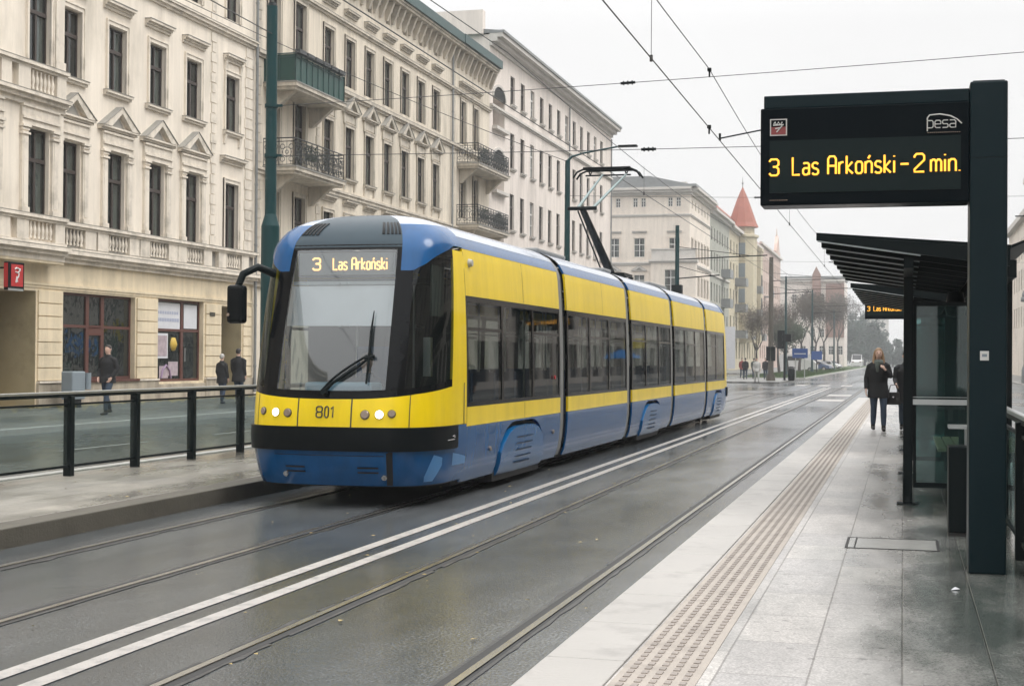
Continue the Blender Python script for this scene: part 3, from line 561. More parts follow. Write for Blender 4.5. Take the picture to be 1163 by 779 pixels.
# ================================================================== buildings
class Fac:
    """one facade: frame maps (w outward, u along, v up) to thing-local"""
    def __init__(s, t, Mx=None): s.t = t; s.M = Mx or Matrix.Identity(4); s.holes = []
    def build(s, name, mb, m, **k): return mk(name, mb.mesh(name, m, **k), s.t, s.M)
    def wall(s, u0, u1, v0, v1, m, recess=0.22, back='dark_room', name='wall', w=0.0, depth=None, jamb=None):
        hs = [h for h in s.holes if h[0] >= u0-1e-6 and h[1] <= u1+1e-6 and h[2] >= v0-1e-6 and h[3] <= v1+1e-6]
        us = sorted(set([u0, u1]+[h[0] for h in hs]+[h[1] for h in hs])); vs = sorted(set([v0, v1]+[h[2] for h in hs]+[h[3] for h in hs]))
        mb = MB()
        for i in range(len(us)-1):
            run = None
            for j in range(len(vs)-1):
                cu, cv = (us[i]+us[i+1])/2, (vs[j]+vs[j+1])/2
                inh = any(h[0] < cu < h[1] and h[2] < cv < h[3] for h in hs)
                if not inh: mb.add([(w, us[i], vs[j]), (w, us[i+1], vs[j]), (w, us[i+1], vs[j+1]), (w, us[i], vs[j+1])], [(0, 1, 2, 3)])
        for h in hs:
            a, b, c, d = h[:4]; rr = h[4] if len(h) > 4 else recess; bk = rr+0.5
            # reveals in wall colour, dim room behind
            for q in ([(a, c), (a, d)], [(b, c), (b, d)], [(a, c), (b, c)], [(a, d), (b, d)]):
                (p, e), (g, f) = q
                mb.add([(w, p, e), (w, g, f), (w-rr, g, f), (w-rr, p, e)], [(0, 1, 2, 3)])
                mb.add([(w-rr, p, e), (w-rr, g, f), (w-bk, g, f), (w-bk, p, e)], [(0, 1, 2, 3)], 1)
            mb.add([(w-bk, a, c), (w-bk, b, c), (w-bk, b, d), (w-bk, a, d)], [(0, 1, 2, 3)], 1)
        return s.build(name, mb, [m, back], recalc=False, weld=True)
    def band(s, name, u0, u1, steps, m, back=0.02):
        """horizontal moulding: steps of (v0, v1, projection)"""
        mb = MB()
        for v0, v1, p in steps: mb.box(-back, p, u0, u1, v0, v1)
        return s.build(name, mb, m, recalc=True)
def ledge(mb, u0, u1, steps, back=0.02, mi=0, side=0.0):
    for v0, v1, p in steps: mb.box(-back, p, u0-(p*side), u1+(p*side), v0, v1, mi)
WCACHE = {}
def window_meshes(w, h, style):
    key = (round(w, 2), round(h, 2), style)
    if key in WCACHE: return WCACHE[key]
    fr = MB(); f = 0.055 if style != 'white' else 0.06; x0, x1 = -0.20, -0.13
    fr.box(x0, x1, 0, f, 0, h); fr.box(x0, x1, w-f, w, 0, h); fr.box(x0, x1, f, w-f, 0, f); fr.box(x0, x1, f, w-f, h-f, h)
    if style in ('A', 'B', 'C'):
        tv = h*0.64
        fr.box(x0, x1+0.04, f, w-f, tv-0.06, tv+0.055)
        fr.box(x0, x1+0.015, w/2-0.045, w/2+0.045, f, tv-0.06); fr.box(x0, x1+0.015, w/2-0.035, w/2+0.035, tv+0.055, h-f)
    elif style == 'white':
        tv = h*0.66
        fr.box(x0, x1+0.02, f, w-f, tv-0.05, tv+0.05); fr.box(x0, x1+0.015, w/2-0.05, w/2+0.05, f, tv-0.05); fr.box(x0, x1+0.015, w/2-0.04, w/2+0.04, tv+0.05, h-f)
        for q in (h*0.34,): fr.box(x0, x1+0.01, f, w/2-0.05, q-0.02, q+0.02).box(x0, x1+0.01, w/2+0.05, w-f, q-0.02, q+0.02)
    pn = MB().box(-0.172, -0.165, f, w-f, f, h-f)
    cs = []
    for k in range(3):
        cu = MB(); rnd = random.Random(k*7+int(w*100))
        for (a, b, top) in ((0.0, (0.30, 0.46, 0.2)[k], h), (1-(0.26, 0.4, 0.46)[k], 1.0, h)):
            n = 14; vs = []
            for i in range(n+1):
                u = f+(w-2*f)*(a+(b-a)*i/n); ww = -0.27+0.025*math.sin(i*1.9)
                vs += [(ww, u, f), (ww, u, top-f)]
            cu.add(vs, [(2*i, 2*i+2, 2*i+3, 2*i+1) for i in range(n)], 0, True)
        cs.append(cu.mesh('curtain', 'curtain', recalc=False))
    r_ = (fr.mesh('window', 'win_white' if style == 'white' else 'win_frame'), pn.mesh('pane', 'pane'), cs)
    WCACHE[key] = r_; return r_
wcount = 0
def window(F_, u, v, w, h, style='A', w0=0.0, hole=True, curtain=True, extra=None, name='window'):
    global wcount; wcount += 1
    if hole: F_.holes.append((u, u+w, v, v+h))
    fm, pm, cs = window_meshes(w, h, style)
    o = mk(name, fm, F_.t, F_.M @ T((w0, u, v)))
    mk('pane', pm, o)
    if curtain and random.random() < 0.85: mk('curtain', random.choice(cs), o)
    if extra:
        for nm, me in extra: mk(nm, me, o)
    return o
def pediment_mesh(w, h, ov=0.22, m='trim', arch=False):
    mb = MB(); a, b = -ov, w+ov
    ledge(mb, a, b, [(0, 0.07, 0.12), (0.07, 0.13, 0.2)])
    if arch:
        n = 10; o_ = []; i_ = []
        for k in range(n+1):
            q = math.pi*k/n; c = (a+b)/2; rx = (b-a)/2
            o_.append((c-rx*math.cos(q), 0.13+h*math.sin(q))); i_.append((c-(rx-0.13)*math.cos(q), 0.13+(h-0.12)*math.sin(q)))
        for k in range(n): mb.prism([o_[k], o_[k+1], i_[k+1], i_[k]], 0.0, 0.2, 'x')
        mb.prism(i_+[], 0.0, 0.03, 'x')
    else:
        c = (a+b)/2
        mb.prism([(a, 0.13), (c, 0.13+h), (c, 0.13+h-0.2), (a+0.5, 0.13)], -0.02, 0.22, 'x')
        mb.prism([(b, 0.13), (b-0.5, 0.13), (c, 0.13+h-0.2), (c, 0.13+h)], -0.02, 0.22, 'x')
        mb.prism([(a+0.2, 0.13), (b-0.2, 0.13), (c, h)], -0.02, 0.05, 'x')
        # weathered tops of the raking cornice
        mb.prism([(a-0.02, 0.135), (c, 0.155+h), (c, 0.132+h), (a+0.02, 0.131)], -0.02, 0.25, 'x', mi=1)
        mb.prism([(b+0.02, 0.135), (b-0.02, 0.131), (c, 0.132+h), (c, 0.155+h)], -0.02, 0.25, 'x', mi=1)
        mb.prism([(c-0.4, 0.15), (c+0.4, 0.15), (c, h-0.16)], 0.05, 0.06, 'x', mi=1)
    return mb.mesh('pediment', [m, 'weather'])
def hood_mesh(w, ov, m='trim', brackets=False):
    mb = MB(); ledge(mb, -ov, w+ov, [(0, 0.09, 0.07), (0.09, 0.16, 0.14), (0.16, 0.24, 0.24)])
    mb.box(-0.02, 0.26, -ov-0.02, w+ov+0.02, 0.243, 0.262, 1)
    if brackets:
        for u in (-ov+0.05, w+ov-0.17): mb.prism([(0, -0.35), (0.06, -0.35), (0.14, 0), (0, 0)], u, u+0.12, 'y')
        mb.box(-0.01, 0.03, -ov+0.2, w+ov-0.2, -0.33, -0.08)
    return mb.mesh('hood', [m, 'weather'])
def sill_mesh(w, ov, m='trim', brackets=False):
    mb = MB(); ledge(mb, -ov, w+ov, [(-0.16, -0.08, 0.1), (-0.08, 0.0, 0.17)]); mb.box(-0.02, 0.19, -ov-0.01, w+ov+0.01, 0.003, 0.016, 1)
    if brackets:
        for u in (-ov+0.06, w+ov-0.2): mb.prism([(0, -0.5), (0.05, -0.5), (0.12, -0.163), (0, -0.163)], u, u+0.14, 'y')
    return mb.mesh('sill', [m, 'weather'])
def surround_mesh(w, h, m='trim', t=0.13, p=0.05, top=0.16):
    mb = MB(); mb.box(-0.02, p, -t, 0, 0, h+top); mb.box(-0.02, p, w, w+t, 0, h+top); mb.box(-0.02, p, 0.0, w, h, h+top)
    mb.box(-0.01, p+0.03, -t, -t+0.04, 0, h+top+0.02); mb.box(-0.01, p+0.03, w+t-0.04, w+t, 0, h+top+0.02); mb.box(-0.01, p+0.03, -t+0.04, w+t-0.04, h+top-0.03, h+top+0.02)
    return mb.mesh('surround', m)
def pilaster_mesh(w, h, t=0.3, m='trim'):
    """two fluted side pilasters with capitals and an entablature"""
    mb = MB()
    for u in (-t-0.06, w+0.06):
        mb.box(-0.02, 0.09, u, u+t, 0, h); mb.box(-0.02, 0.13, u-0.03, u+t+0.03, -0.02, 0.16); mb.box(-0.02, 0.14, u-0.04, u+t+0.04, h-0.26, h-0.2); mb.box(-0.02, 0.12, u-0.02, u+t+0.02, h-0.14, h-0.08); mb.box(-0.02, 0.16, u-0.05, u+t+0.05, h-0.05, h+0.03)
        mb.box(-0.01, 0.105, u+0.06, u+t-0.06, 0.22, h-0.32)
    ledge(mb, -t-0.08, w+t+0.08, [(h+0.03, h+0.2, 0.1), (h+0.2, h+0.27, 0.15), (h+0.27, h+0.55, 0.09), (h+0.55, h+0.62, 0.14)])
    return mb.mesh('pilasters', m)
def baluster_panel(u0, u1, v0, v1, n, w=0.1):
    mb = MB()
    pr = [(0.05, 0), (0.05, 0.06), (0.03, 0.09), (0.065, 0.2), (0.06, 0.28), (0.028, 0.42), (0.04, 0.46), (0.05, 0.5)]
    k = (v1-v0)/0.5
    for i in range(n): mb.lathe([(a, b*k) for a, b in pr], 8, 0, (w, u0+(u1-u0)*(i+0.5)/n, v0))
    return mb
def quoin(F_, u0, u1, v0, v1, step=0.38, m='trim', p=0.035, name='quoins'):
    mb = MB(); v = v0; i = 0
    while v < v1-0.05:
        d = 0.0 if i % 2 == 0 else 0.07
        mb.box(-0.02, p, u0+d, u1-d, v+0.018, min(v+step, v1)-0.018); v += step; i += 1
    return F_.build(name, mb, m)
def downpipe(F_, u, v0, v1, w=0.12):
    mb = MB().cyl((w, u, v0), (w, u, v1), 0.06, n=10)
    v = v0+1
    while v < v1: mb.cyl((w, u, v), (w, u, v+0.06), 0.075, n=10); v += 2.4
    return F_.build('downpipe', mb, 'roof_tin')

# ---------------------------------------------------------------- building A: cream tenement on the left
X0 = -25.0; Y0 = 28.0; YA1 = 53.1
A = thing('tenement_house', 'cream stucco tenement with triangular window pediments and ground floor shops at the left', 'building', (X0, Y0, 0)); FA = Fac(A)
def U(y): return y-Y0
FAb = Fac(A, T((0.42, 0, 0)))   # projecting bay
ped = pediment_mesh(1.12, 0.70, 0.58); hoodA = hood_mesh(1.12, 0.3); sillA = sill_mesh(1.12, 0.26); surA = surround_mesh(1.12, 2.16); pilA = pilaster_mesh(1.12, 2.52)
hoodB_ = hood_mesh(1.12, 0.2, brackets=True); sillB_ = sill_mesh(1.12, 0.2, brackets=True)
hoodF = hood_mesh(1.12, 0.42)
for i, y in enumerate([39.34, 42.05, 44.72, 47.36]):
    window(FA, U(y), 5.82, 1.12, 2.5, 'A', extra=[('pilasters', pilA)])
    mk('pediment', ped, A, T((0.02, U(y), 9.0)))
    window(FA, U(y), 10.3, 1.12, 2.13, 'A', extra=[('surround', surA), ('sill', sillA)])
    mk('hood', hoodA, A, T((0, U(y), 12.95)))
    window(FA, U(y), 14.6, 1.12, 2.2, 'A', extra=[('surround', surA)])
y = 50.52
window(FA, U(y), 5.82, 1.12, 2.5, 'A', extra=[('surround', surround_mesh(1.12, 2.5))]); mk('hood', hoodF, A, T((0, U(y), 9.05)))
window(FA, U(y), 10.3, 1.12, 2.13, 'A', extra=[('surround', surA), ('sill', sillB_)]); mk('hood', hoodB_, A, T((0, U(y), 12.95)))
window(FA, U(y), 14.6, 1.12, 2.2, 'A', extra=[('surround', surA)])
for y in (36.98, 34.2, 31.2):
    window(FAb, U(y), 5.82, 1.12, 2.5, 'A', extra=[('pilasters', pilA)]); window(FAb, U(y), 10.3, 1.12, 2.3, 'A', extra=[('surround', surA)]); window(FAb, U(y), 14.6, 1.12, 2.2, 'A')
# ground floor openings
G0, G1 = 0.93, 3.64
FA.holes += [(U(36.2), U(38.15), 0.10, 3.62, 1.6), (U(39.6), U(43.95), G0, 3.66, 0.25), (U(45.5), U(48.9), 0.80, 3.70, 0.25), (U(50.35), U(52.1), 0.10, 3.62, 1.3), (U(30.5), U(34.0), G0, 3.64, 0.25)]
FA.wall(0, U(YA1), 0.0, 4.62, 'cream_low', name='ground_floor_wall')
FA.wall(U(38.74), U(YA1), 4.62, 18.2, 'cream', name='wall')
# the bay front: its own wall with two cheeks
FAb.wall(0, U(38.75), 4.62, 18.2, 'cream', name='bay_wall')
FA.build('bay_cheek', MB().box(0.0, 0.418, U(38.74), U(38.752), 4.62, 18.2), 'cream')
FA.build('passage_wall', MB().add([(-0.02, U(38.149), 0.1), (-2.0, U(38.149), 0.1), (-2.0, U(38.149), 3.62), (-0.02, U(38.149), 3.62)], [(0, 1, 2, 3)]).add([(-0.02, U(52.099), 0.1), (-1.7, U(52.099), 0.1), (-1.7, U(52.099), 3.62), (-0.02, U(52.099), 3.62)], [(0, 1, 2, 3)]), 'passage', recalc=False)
FA.build('body', MB().box(-14, -2.3, 0, U(YA1), 0, 18.1), 'cream'); FA.build('roof', MB().prism([(0.6, 18.95), (-6, 21.5), (-14, 21.5), (-14, 18.1), (0.6, 18.9)], 0, U(YA1), 'y'), 'roof_tin')
FA.band('cornice', 0, U(YA1), [(18.2, 18.4, 0.3), (18.4, 18.7, 0.55), (18.7, 18.9, 0.7)], 'trim')
FA.band('string_course', U(38.76), U(YA1)-0.05, [(13.88, 13.98, 0.08), (13.98, 14.1, 0.18), (14.1, 14.16, 0.24)], 'trim')
FA.build('ledge_top', MB().box(0.0, 0.25, U(38.76), U(YA1)-0.05, 14.163, 14.18), 'weather')
FA.band('sill_band', U(38.76), U(YA1)-0.05, [(5.62, 5.70, 0.20), (5.70, 5.80, 0.27)], 'trim')
FA.build('ledge_top', MB().box(0.0, 0.28, U(38.76), U(YA1)-0.05, 5.803, 5.815), 'weather')
FA.band('floor_cornice', U(38.76), U(YA1)-0.03, [(4.55, 4.68, 0.12), (4.68, 4.80, 0.24), (4.80, 4.92, 0.36), (4.92, 5.03, 0.20)], 'trim')
FA.build('ledge_top', MB().box(0.0, 0.37, U(38.76), U(YA1)-0.03, 4.923, 4.935).box(0.2, 0.21, U(38.76), U(YA1)-0.03, 5.033, 5.04), 'weather')
FAb.band('floor_cornice', 0, U(38.8), [(4.5, 4.68, 0.12), (4.68, 4.80, 0.24), (4.80, 4.92, 0.36), (4.92, 5.03, 0.20)], 'trim')
FAb.build('ledge_top', MB().box(0.0, 0.37, 0, U(38.82), 4.923, 4.935), 'weather')
FAb.band('sill_band', 0, U(38.8), [(5.62, 5.70, 0.20), (5.70, 5.80, 0.27)], 'trim')
FAb.build('ledge_top', MB().box(0.0, 0.28, 0, U(38.82), 5.803, 5.815), 'weather')
FAb.build('bay_soffit', MB().box(-0.42, 0.1, 0, U(38.8), 4.42, 4.5), 'cream_low')
FAb.band('bay_cornice', 0, U(38.8), [(8.95, 9.1, 0.1), (9.1, 9.22, 0.22), (9.22, 9.32, 0.34)], 'trim'); FAb.build('ledge_top', MB().box(0.0, 0.35, 0, U(38.82), 9.323, 9.335), 'weather')
FAb.band('bay_cornice', 0, U(38.8), [(10.02, 10.1, 0.18), (10.1, 10.2, 0.26)], 'trim')
FAb.build('ledge_top', MB().box(0.0, 0.27, 0, U(38.82), 10.203, 10.215), 'weather')
FAb.build('pilaster_strip', MB().box(0, 0.08, U(38.3), U(38.74), 5.82, 8.9).box(0, 0.08, U(38.3), U(38.74), 10.22, 17.9).box(0, 0.12, U(38.26), U(38.78), 10.22, 10.5), 'trim')
# balustrade panels under the windows of the main floor
for y in [39.34, 42.05, 44.72, 47.36, 50.52]:
    FA.build('balustrade', baluster_panel(U(y)-0.05, U(y)+1.17, 5.1, 5.6, 6, 0.10), 'trim')
    FA.build('pedestal', MB().box(-0.02, 0.17, U(y)-0.75, U(y)-0.12, 5.04, 5.62).box(-0.02, 0.17, U(y)+1.22, U(y)+1.85, 5.04, 5.62), 'trim')
FA.build('balustrade_back', MB().box(0.0, 0.02, U(38.8), U(YA1)-0.06, 5.04, 5.6), 'weather')
for y in (36.98, 34.2, 31.2):
    FAb.build('balustrade', baluster_panel(U(y)-0.05, U(y)+1.17, 5.1, 5.6, 6, 0.10), 'trim'); FAb.build('balustrade', baluster_panel(U(y)-0.0, U(y)+1.2, 9.42, 9.98, 6, 0.10), 'trim')
    FAb.build('pedestal', MB().box(-0.02, 0.17, U(y)-0.7, U(y)-0.12, 5.04, 5.62).box(-0.02, 0.17, U(y)+1.25, U(y)+1.75, 5.04, 5.62).box(-0.02, 0.17, U(y)+1.27, U(y)+1.75, 9.36, 10.02).box(-0.02, 0.17, U(y)-0.7, U(y)-0.1, 9.36, 10.02), 'trim')
quoin(FA, U(49.3), U(49.75), 5.85, 18.1); quoin(FA, U(52.2), U(52.95), 5.85, 13.85, step=0.4); 
for a, b in ((38.2, 39.55), (44.0, 45.45), (49.0, 50.3), (52.15, 53.05), (34.05, 36.15), (28.0, 30.45)):
    mb = MB(); v = 0.93
    while v < 3.6: mb.box(-0.02, 0.05, U(a)+0.03, U(b)-0.03, v+0.015, min(v+0.39, 3.66)-0.015); v += 0.39
    FA.build('rusticated_pier', mb, 'cream_low')
FA.build('plinth', MB().box(-0.02, 0.09, U(38.2), U(45.45), 0.1, 0.86).box(-0.02, 0.09, U(49.0), U(50.3), 0.1, 0.86).box(-0.02, 0.09, U(52.15), U(53.05), 0.1, 0.86).box(-0.02, 0.09, 0, U(36.1), 0.1, 0.86).box(-0.02, 0.085, U(45.46), U(48.95), 0.1, 0.72), 'plinth')
FA.build('plinth_ledge', MB().box(-0.02, 0.13, U(38.2), U(45.45), 0.862, 0.92).box(-0.02, 0.13, U(49.0), U(50.3), 0.862, 0.92).box(-0.02, 0.13, 0, U(36.1), 0.862, 0.92), 'trim')
FA.build('frieze_moulding', MB().box(-0.02, 0.06, 0, U(53.0), 3.80, 3.88).box(-0.02, 0.03, 0, U(53.0), 3.72, 3.80), 'cream_low')
downpipe(FA, U(52.99), 0.3, 18, 0.16)
# shop window 1: dark glass with reddish frame
def shop(y0, y1, v0, v1, mull, trans, w=-0.2, m='shopframe'):
    mb = MB().box(w-0.05, w+0.03, U(y0), U(y0)+0.08, v0, v1).box(w-0.05, w+0.03, U(y1)-0.08, U(y1), v0, v1).box(w-0.05, w+0.03, U(y0)+0.08, U(y1)-0.08, v0, v0+0.09).box(w-0.05, w+0.03, U(y0)+0.08, U(y1)-0.08, v1-0.08, v1)
    for q, hw in mull: mb.box(w-0.04, w+0.04, U(q)-hw, U(q)+hw, v0+0.09, v1-0.08)
    o = FA.build('shop_window', mb, m)
    mk('pane', MB().box(w-0.015, w-0.005, U(y0)+0.05, U(y1)-0.05, v0+0.05, v1-0.05).mesh('pane', 'shop_glass'), o, None); 
    mk('transom', MB().box(w-0.04, w+0.045, U(y0)+0.08, U(y1)-0.08, trans-0.045, trans+0.045).mesh('transom', m), o)
    return o
s1 = shop(39.6, 43.95, G0, 3.66, [(41.25, 0.09), (42.15, 0.09)], 2.62)
mk('door_head', MB().box(-0.24, -0.155, U(41.3), U(42.1), 2.35, 2.6).mesh('door_head', 'shopframe'), s1)
mk('window_sill', MB().box(-0.2, 0.16, U(39.55), U(44.05), 0.86, 0.93).mesh('window_sill', 'shopframe'), s1)
# things dimly visible in the window
M['dim_green'] = mat('dim shop display', (0.06, 0.12, 0.11), 0.8, var=0.7, scale=2.5)
M['dim_white'] = mat('dim white lettering film', (0.30, 0.34, 0.33), 0.8)
mk('display', MB().box(-0.6, -0.5, U(42.4), U(43.7), 1.0, 2.4).box(-0.6, -0.5, U(39.75), U(40.9), 1.0, 1.5).mesh('display', 'dim_green'), s1)
mb = MB()
for q in range(7): mb.box(-0.49, -0.485, U(42.5)+q*0.13, U(42.56)+q*0.13, 1.86-0.03*(q % 3), 1.98+0.04*(q % 2))
mb.tube([(-0.45, U(42.75), 1.1), (-0.45, U(42.9), 1.5), (-0.45, U(42.85), 1.8)], 0.012, 6); mb.tube([(-0.45, U(43.1), 1.1), (-0.45, U(43.0), 1.5), (-0.45, U(43.2), 1.8)], 0.012, 6)
mk('lettering', mb.mesh('lettering', 'dim_white'), s1)
s2 = shop(45.5, 48.9, 0.80, 3.70, [(47.55, 0.09)], 2.62)
mk('banner', MB().box(-0.19, -0.18, U(45.62), U(47.42), 2.66, 3.58).box(-0.19, -0.18, U(47.72), U(48.72), 2.7, 3.56).mesh('banner', 'paper'), s2)
M['faint_print'] = mat('faint blue print', (0.36, 0.39, 0.5), 0.7)
mb = MB()
for q in range(9): mb.box(-0.178, -0.176, U(45.8)+q*0.17, U(45.92)+q*0.17, 3.18, 3.28).box(-0.178, -0.176, U(45.75)+q*0.18, U(45.9)+q*0.18, 2.92, 3.04)
mk('print', mb.mesh('print', 'faint_print'), s2)
mk('poster', MB().box(-0.19, -0.18, U(45.7), U(46.55), 1.62, 2.5).mesh('poster', 'paper'), s2)
mk('poster', MB().box(-0.175, -0.17, U(45.78), U(46.47), 1.7, 2.42).mesh('poster', 'poster'), s2)
mk('poster', MB().lathe([(0.0, 0), (0.2, 0.05), (0.27, 0.27), (0.2, 0.5), (0, 0.55)], 14, 0, (-0.35, U(47.0), 1.85), sy=1.0).mesh('poster', 'poster_yellow'), s2)
mk('poster', MB().box(-0.19, -0.18, U(45.95), U(46.6), 0.92, 1.35).box(-0.19, -0.18, U(46.6), U(47.3), 1.0, 1.5).mesh('poster', 'poster'), s2)
mb = MB(); mb.tube([(-0.16, U(46.05), 0.92), (-0.16, U(46.15), 1.2), (-0.16, U(46.4), 1.38), (-0.16, U(46.65), 1.2), (-0.16, U(46.75), 0.92)], 0.04, 6); M['mauve'] = mat('mauve print', (0.28, 0.2, 0.3), 0.7); mk('poster_drawing', mb.mesh('poster_drawing', 'mauve'), s2)
mk('handle', MB().cyl((-0.14, U(47.75), 1.5), (-0.14, U(47.75), 2.0), 0.02, n=8).mesh('handle', 'steel'), s2)
# letters plate on the piers
FA.build('house_plate', MB().box(0.05, 0.07, U(49.3), U(49.7), 3.2, 3.34), 'dark_print')
# ---------------------------------------------------------------- building B: beige with balconies
YB1 = 87.0
B = thing('tenement_house', 'beige tenement with dark green eaves and iron balconies behind the tram front', 'building', (X0, YA1, 0)); FB = Fac(B)
def V_(y): return y-YA1
ww = 1.12
pedB = pediment_mesh(ww, 0.66, 0.42, 'b_trim'); pedBr = pediment_mesh(ww, 0.36, 0.2, 'b_trim', arch=False); hoodB = hood_mesh(ww, 0.22, 'b_trim'); sillB = sill_mesh(ww, 0.2, 'b_trim', True); surB = surround_mesh(ww, 2.4, 'b_trim')
bw = [60.2, 62.78, 65.36, 67.94, 70.52, 73.1, 75.68]
for i, y in enumerate(bw):
    window(FB, V_(y), 9.95, ww, 2.45, 'B', extra=[('surround', surB), ('sill', sillB)]); mk('pediment', pedB, B, T((0.02, V_(y), 13.0)))
    mk('pediment_support', MB().box(-0.02, 0.08, -0.25, -0.05, 0, 0.5).box(-0.02, 0.08, ww+0.05, ww+0.25, 0, 0.5).box(-0.02, 0.04, -0.04, ww+0.04, 0.1, 0.4).mesh('pediment_support', 'b_trim'), B, T((0, V_(y), 12.5)))
    window(FB, V_(y), 14.25, ww, 2.2, 'B', extra=[('surround', surround_mesh(ww, 2.2, 'b_trim'))]); mk('hood', hoodB, B, T((0, V_(y), 17.5)))
    window(FB, V_(y), 5.8, ww, 2.45, 'B', extra=[('surround', surB)]); mk('hood', hoodB, B, T((0, V_(y), 8.7)))
    if i % 1 == 0: window(FB, V_(y)+0.3, 18.35, 0.5, 0.55, 'plain', curtain=False)
    FB.holes.append((V_(y)-0.1, V_(y)+1.3, 0.9, 3.7))
# bays with balcony doors
for y in (54.3, 57.0):
    for v in (5.6, 9.6, 13.9): window(FB, V_(y), v, 1.15, 2.9, 'B', extra=[('surround', surround_mesh(1.15, 2.9, 'b_trim'))])
for y in (80.9, 83.5):
    for v in (5.8, 9.9, 14.2): window(FB, V_(y), v, 0.95, 2.5, 'B', extra=[('surround', surround_mesh(0.95, 2.5, 'b_trim'))])
mk('hood', hood_mesh(3.6, 0.4, 'b_trim'), B, T((0, V_(80.9), 17.5)))
for y in (55.2, 57.9): mk('pediment', pediment_mesh(1.15, 0.5, 0.2, 'b_trim'), B, T((0.02, V_(y)-0.9, 12.75)))
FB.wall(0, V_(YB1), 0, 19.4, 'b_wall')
FB.build('body', MB().box(-14, -1.0, 0, V_(YB1), 0, 19.3), 'b_wall')
FB.band('string_course', 0.05, V_(YB1), [(13.72, 13.84, 0.1), (13.84, 13.98, 0.2)], 'b_trim'); FB.build('ledge_top', MB().box(0, 0.21, 0.05, V_(YB1), 13.983, 14.0), 'weather')
FB.band('string_course', 0.05, V_(YB1), [(16.98, 17.08, 0.1), (17.08, 17.18, 0.18)], 'b_trim'); FB.build('ledge_top', MB().box(0, 0.19, 0.05, V_(YB1), 17.183, 17.2), 'weather')
FB.band('string_course', 0.05, V_(YB1), [(4.5, 4.7, 0.15), (4.7, 4.9, 0.3)], 'b_trim')
FB.band('string_course', 0.05, V_(YB1), [(9.05, 9.2, 0.08), (9.2, 9.3, 0.14)], 'b_trim')
FB.band('cornice', 0.0, V_(YB1), [(19.0, 19.15, 0.12), (19.4, 19.52, 0.62), (19.52, 19.62, 0.7)], 'b_trim')
mb = MB(); q = 0.3
while q < V_(YB1): mb.prism([(0, 18.45), (0.12, 18.45), (0.5, 19.38), (0, 19.38)], q, q+0.2, 'y'); q += 0.86
FB.build('cornice_brackets', mb, 'b_trim')
FB.build('eaves', MB().box(-0.3, 0.82, 0.0, V_(79.0), 19.63, 20.12).box(-0.3, 0.85, V_(79.04), V_(YB1)+0.0, 19.66, 20.15), 'roof_green')
FB.build('roof', MB().prism([(0.6, 20.16), (-7, 21.0), (-14, 21.0), (-14, 19.3), (0.5, 19.64)], 0.01, V_(YB1)-0.01, 'y'), 'roof_green')
quoin(FB, V_(59.35), V_(59.8), 4.95, 13.7, m='b_trim'); quoin(FB, V_(79.35), V_(79.8), 9.3, 18.9, m='b_trim'); quoin(FB, V_(53.2), V_(53.7), 4.95, 18.9, m='b_trim')
downpipe(FB, V_(79.02), 0.3, 19.6)
for (y, h_) in ((62, 1.5), (72, 1.9)):
    FB.build('chimney', MB().box(-6.5, -5.5, V_(y), V_(y)+1.8, 20, 21+h_), 'brick')
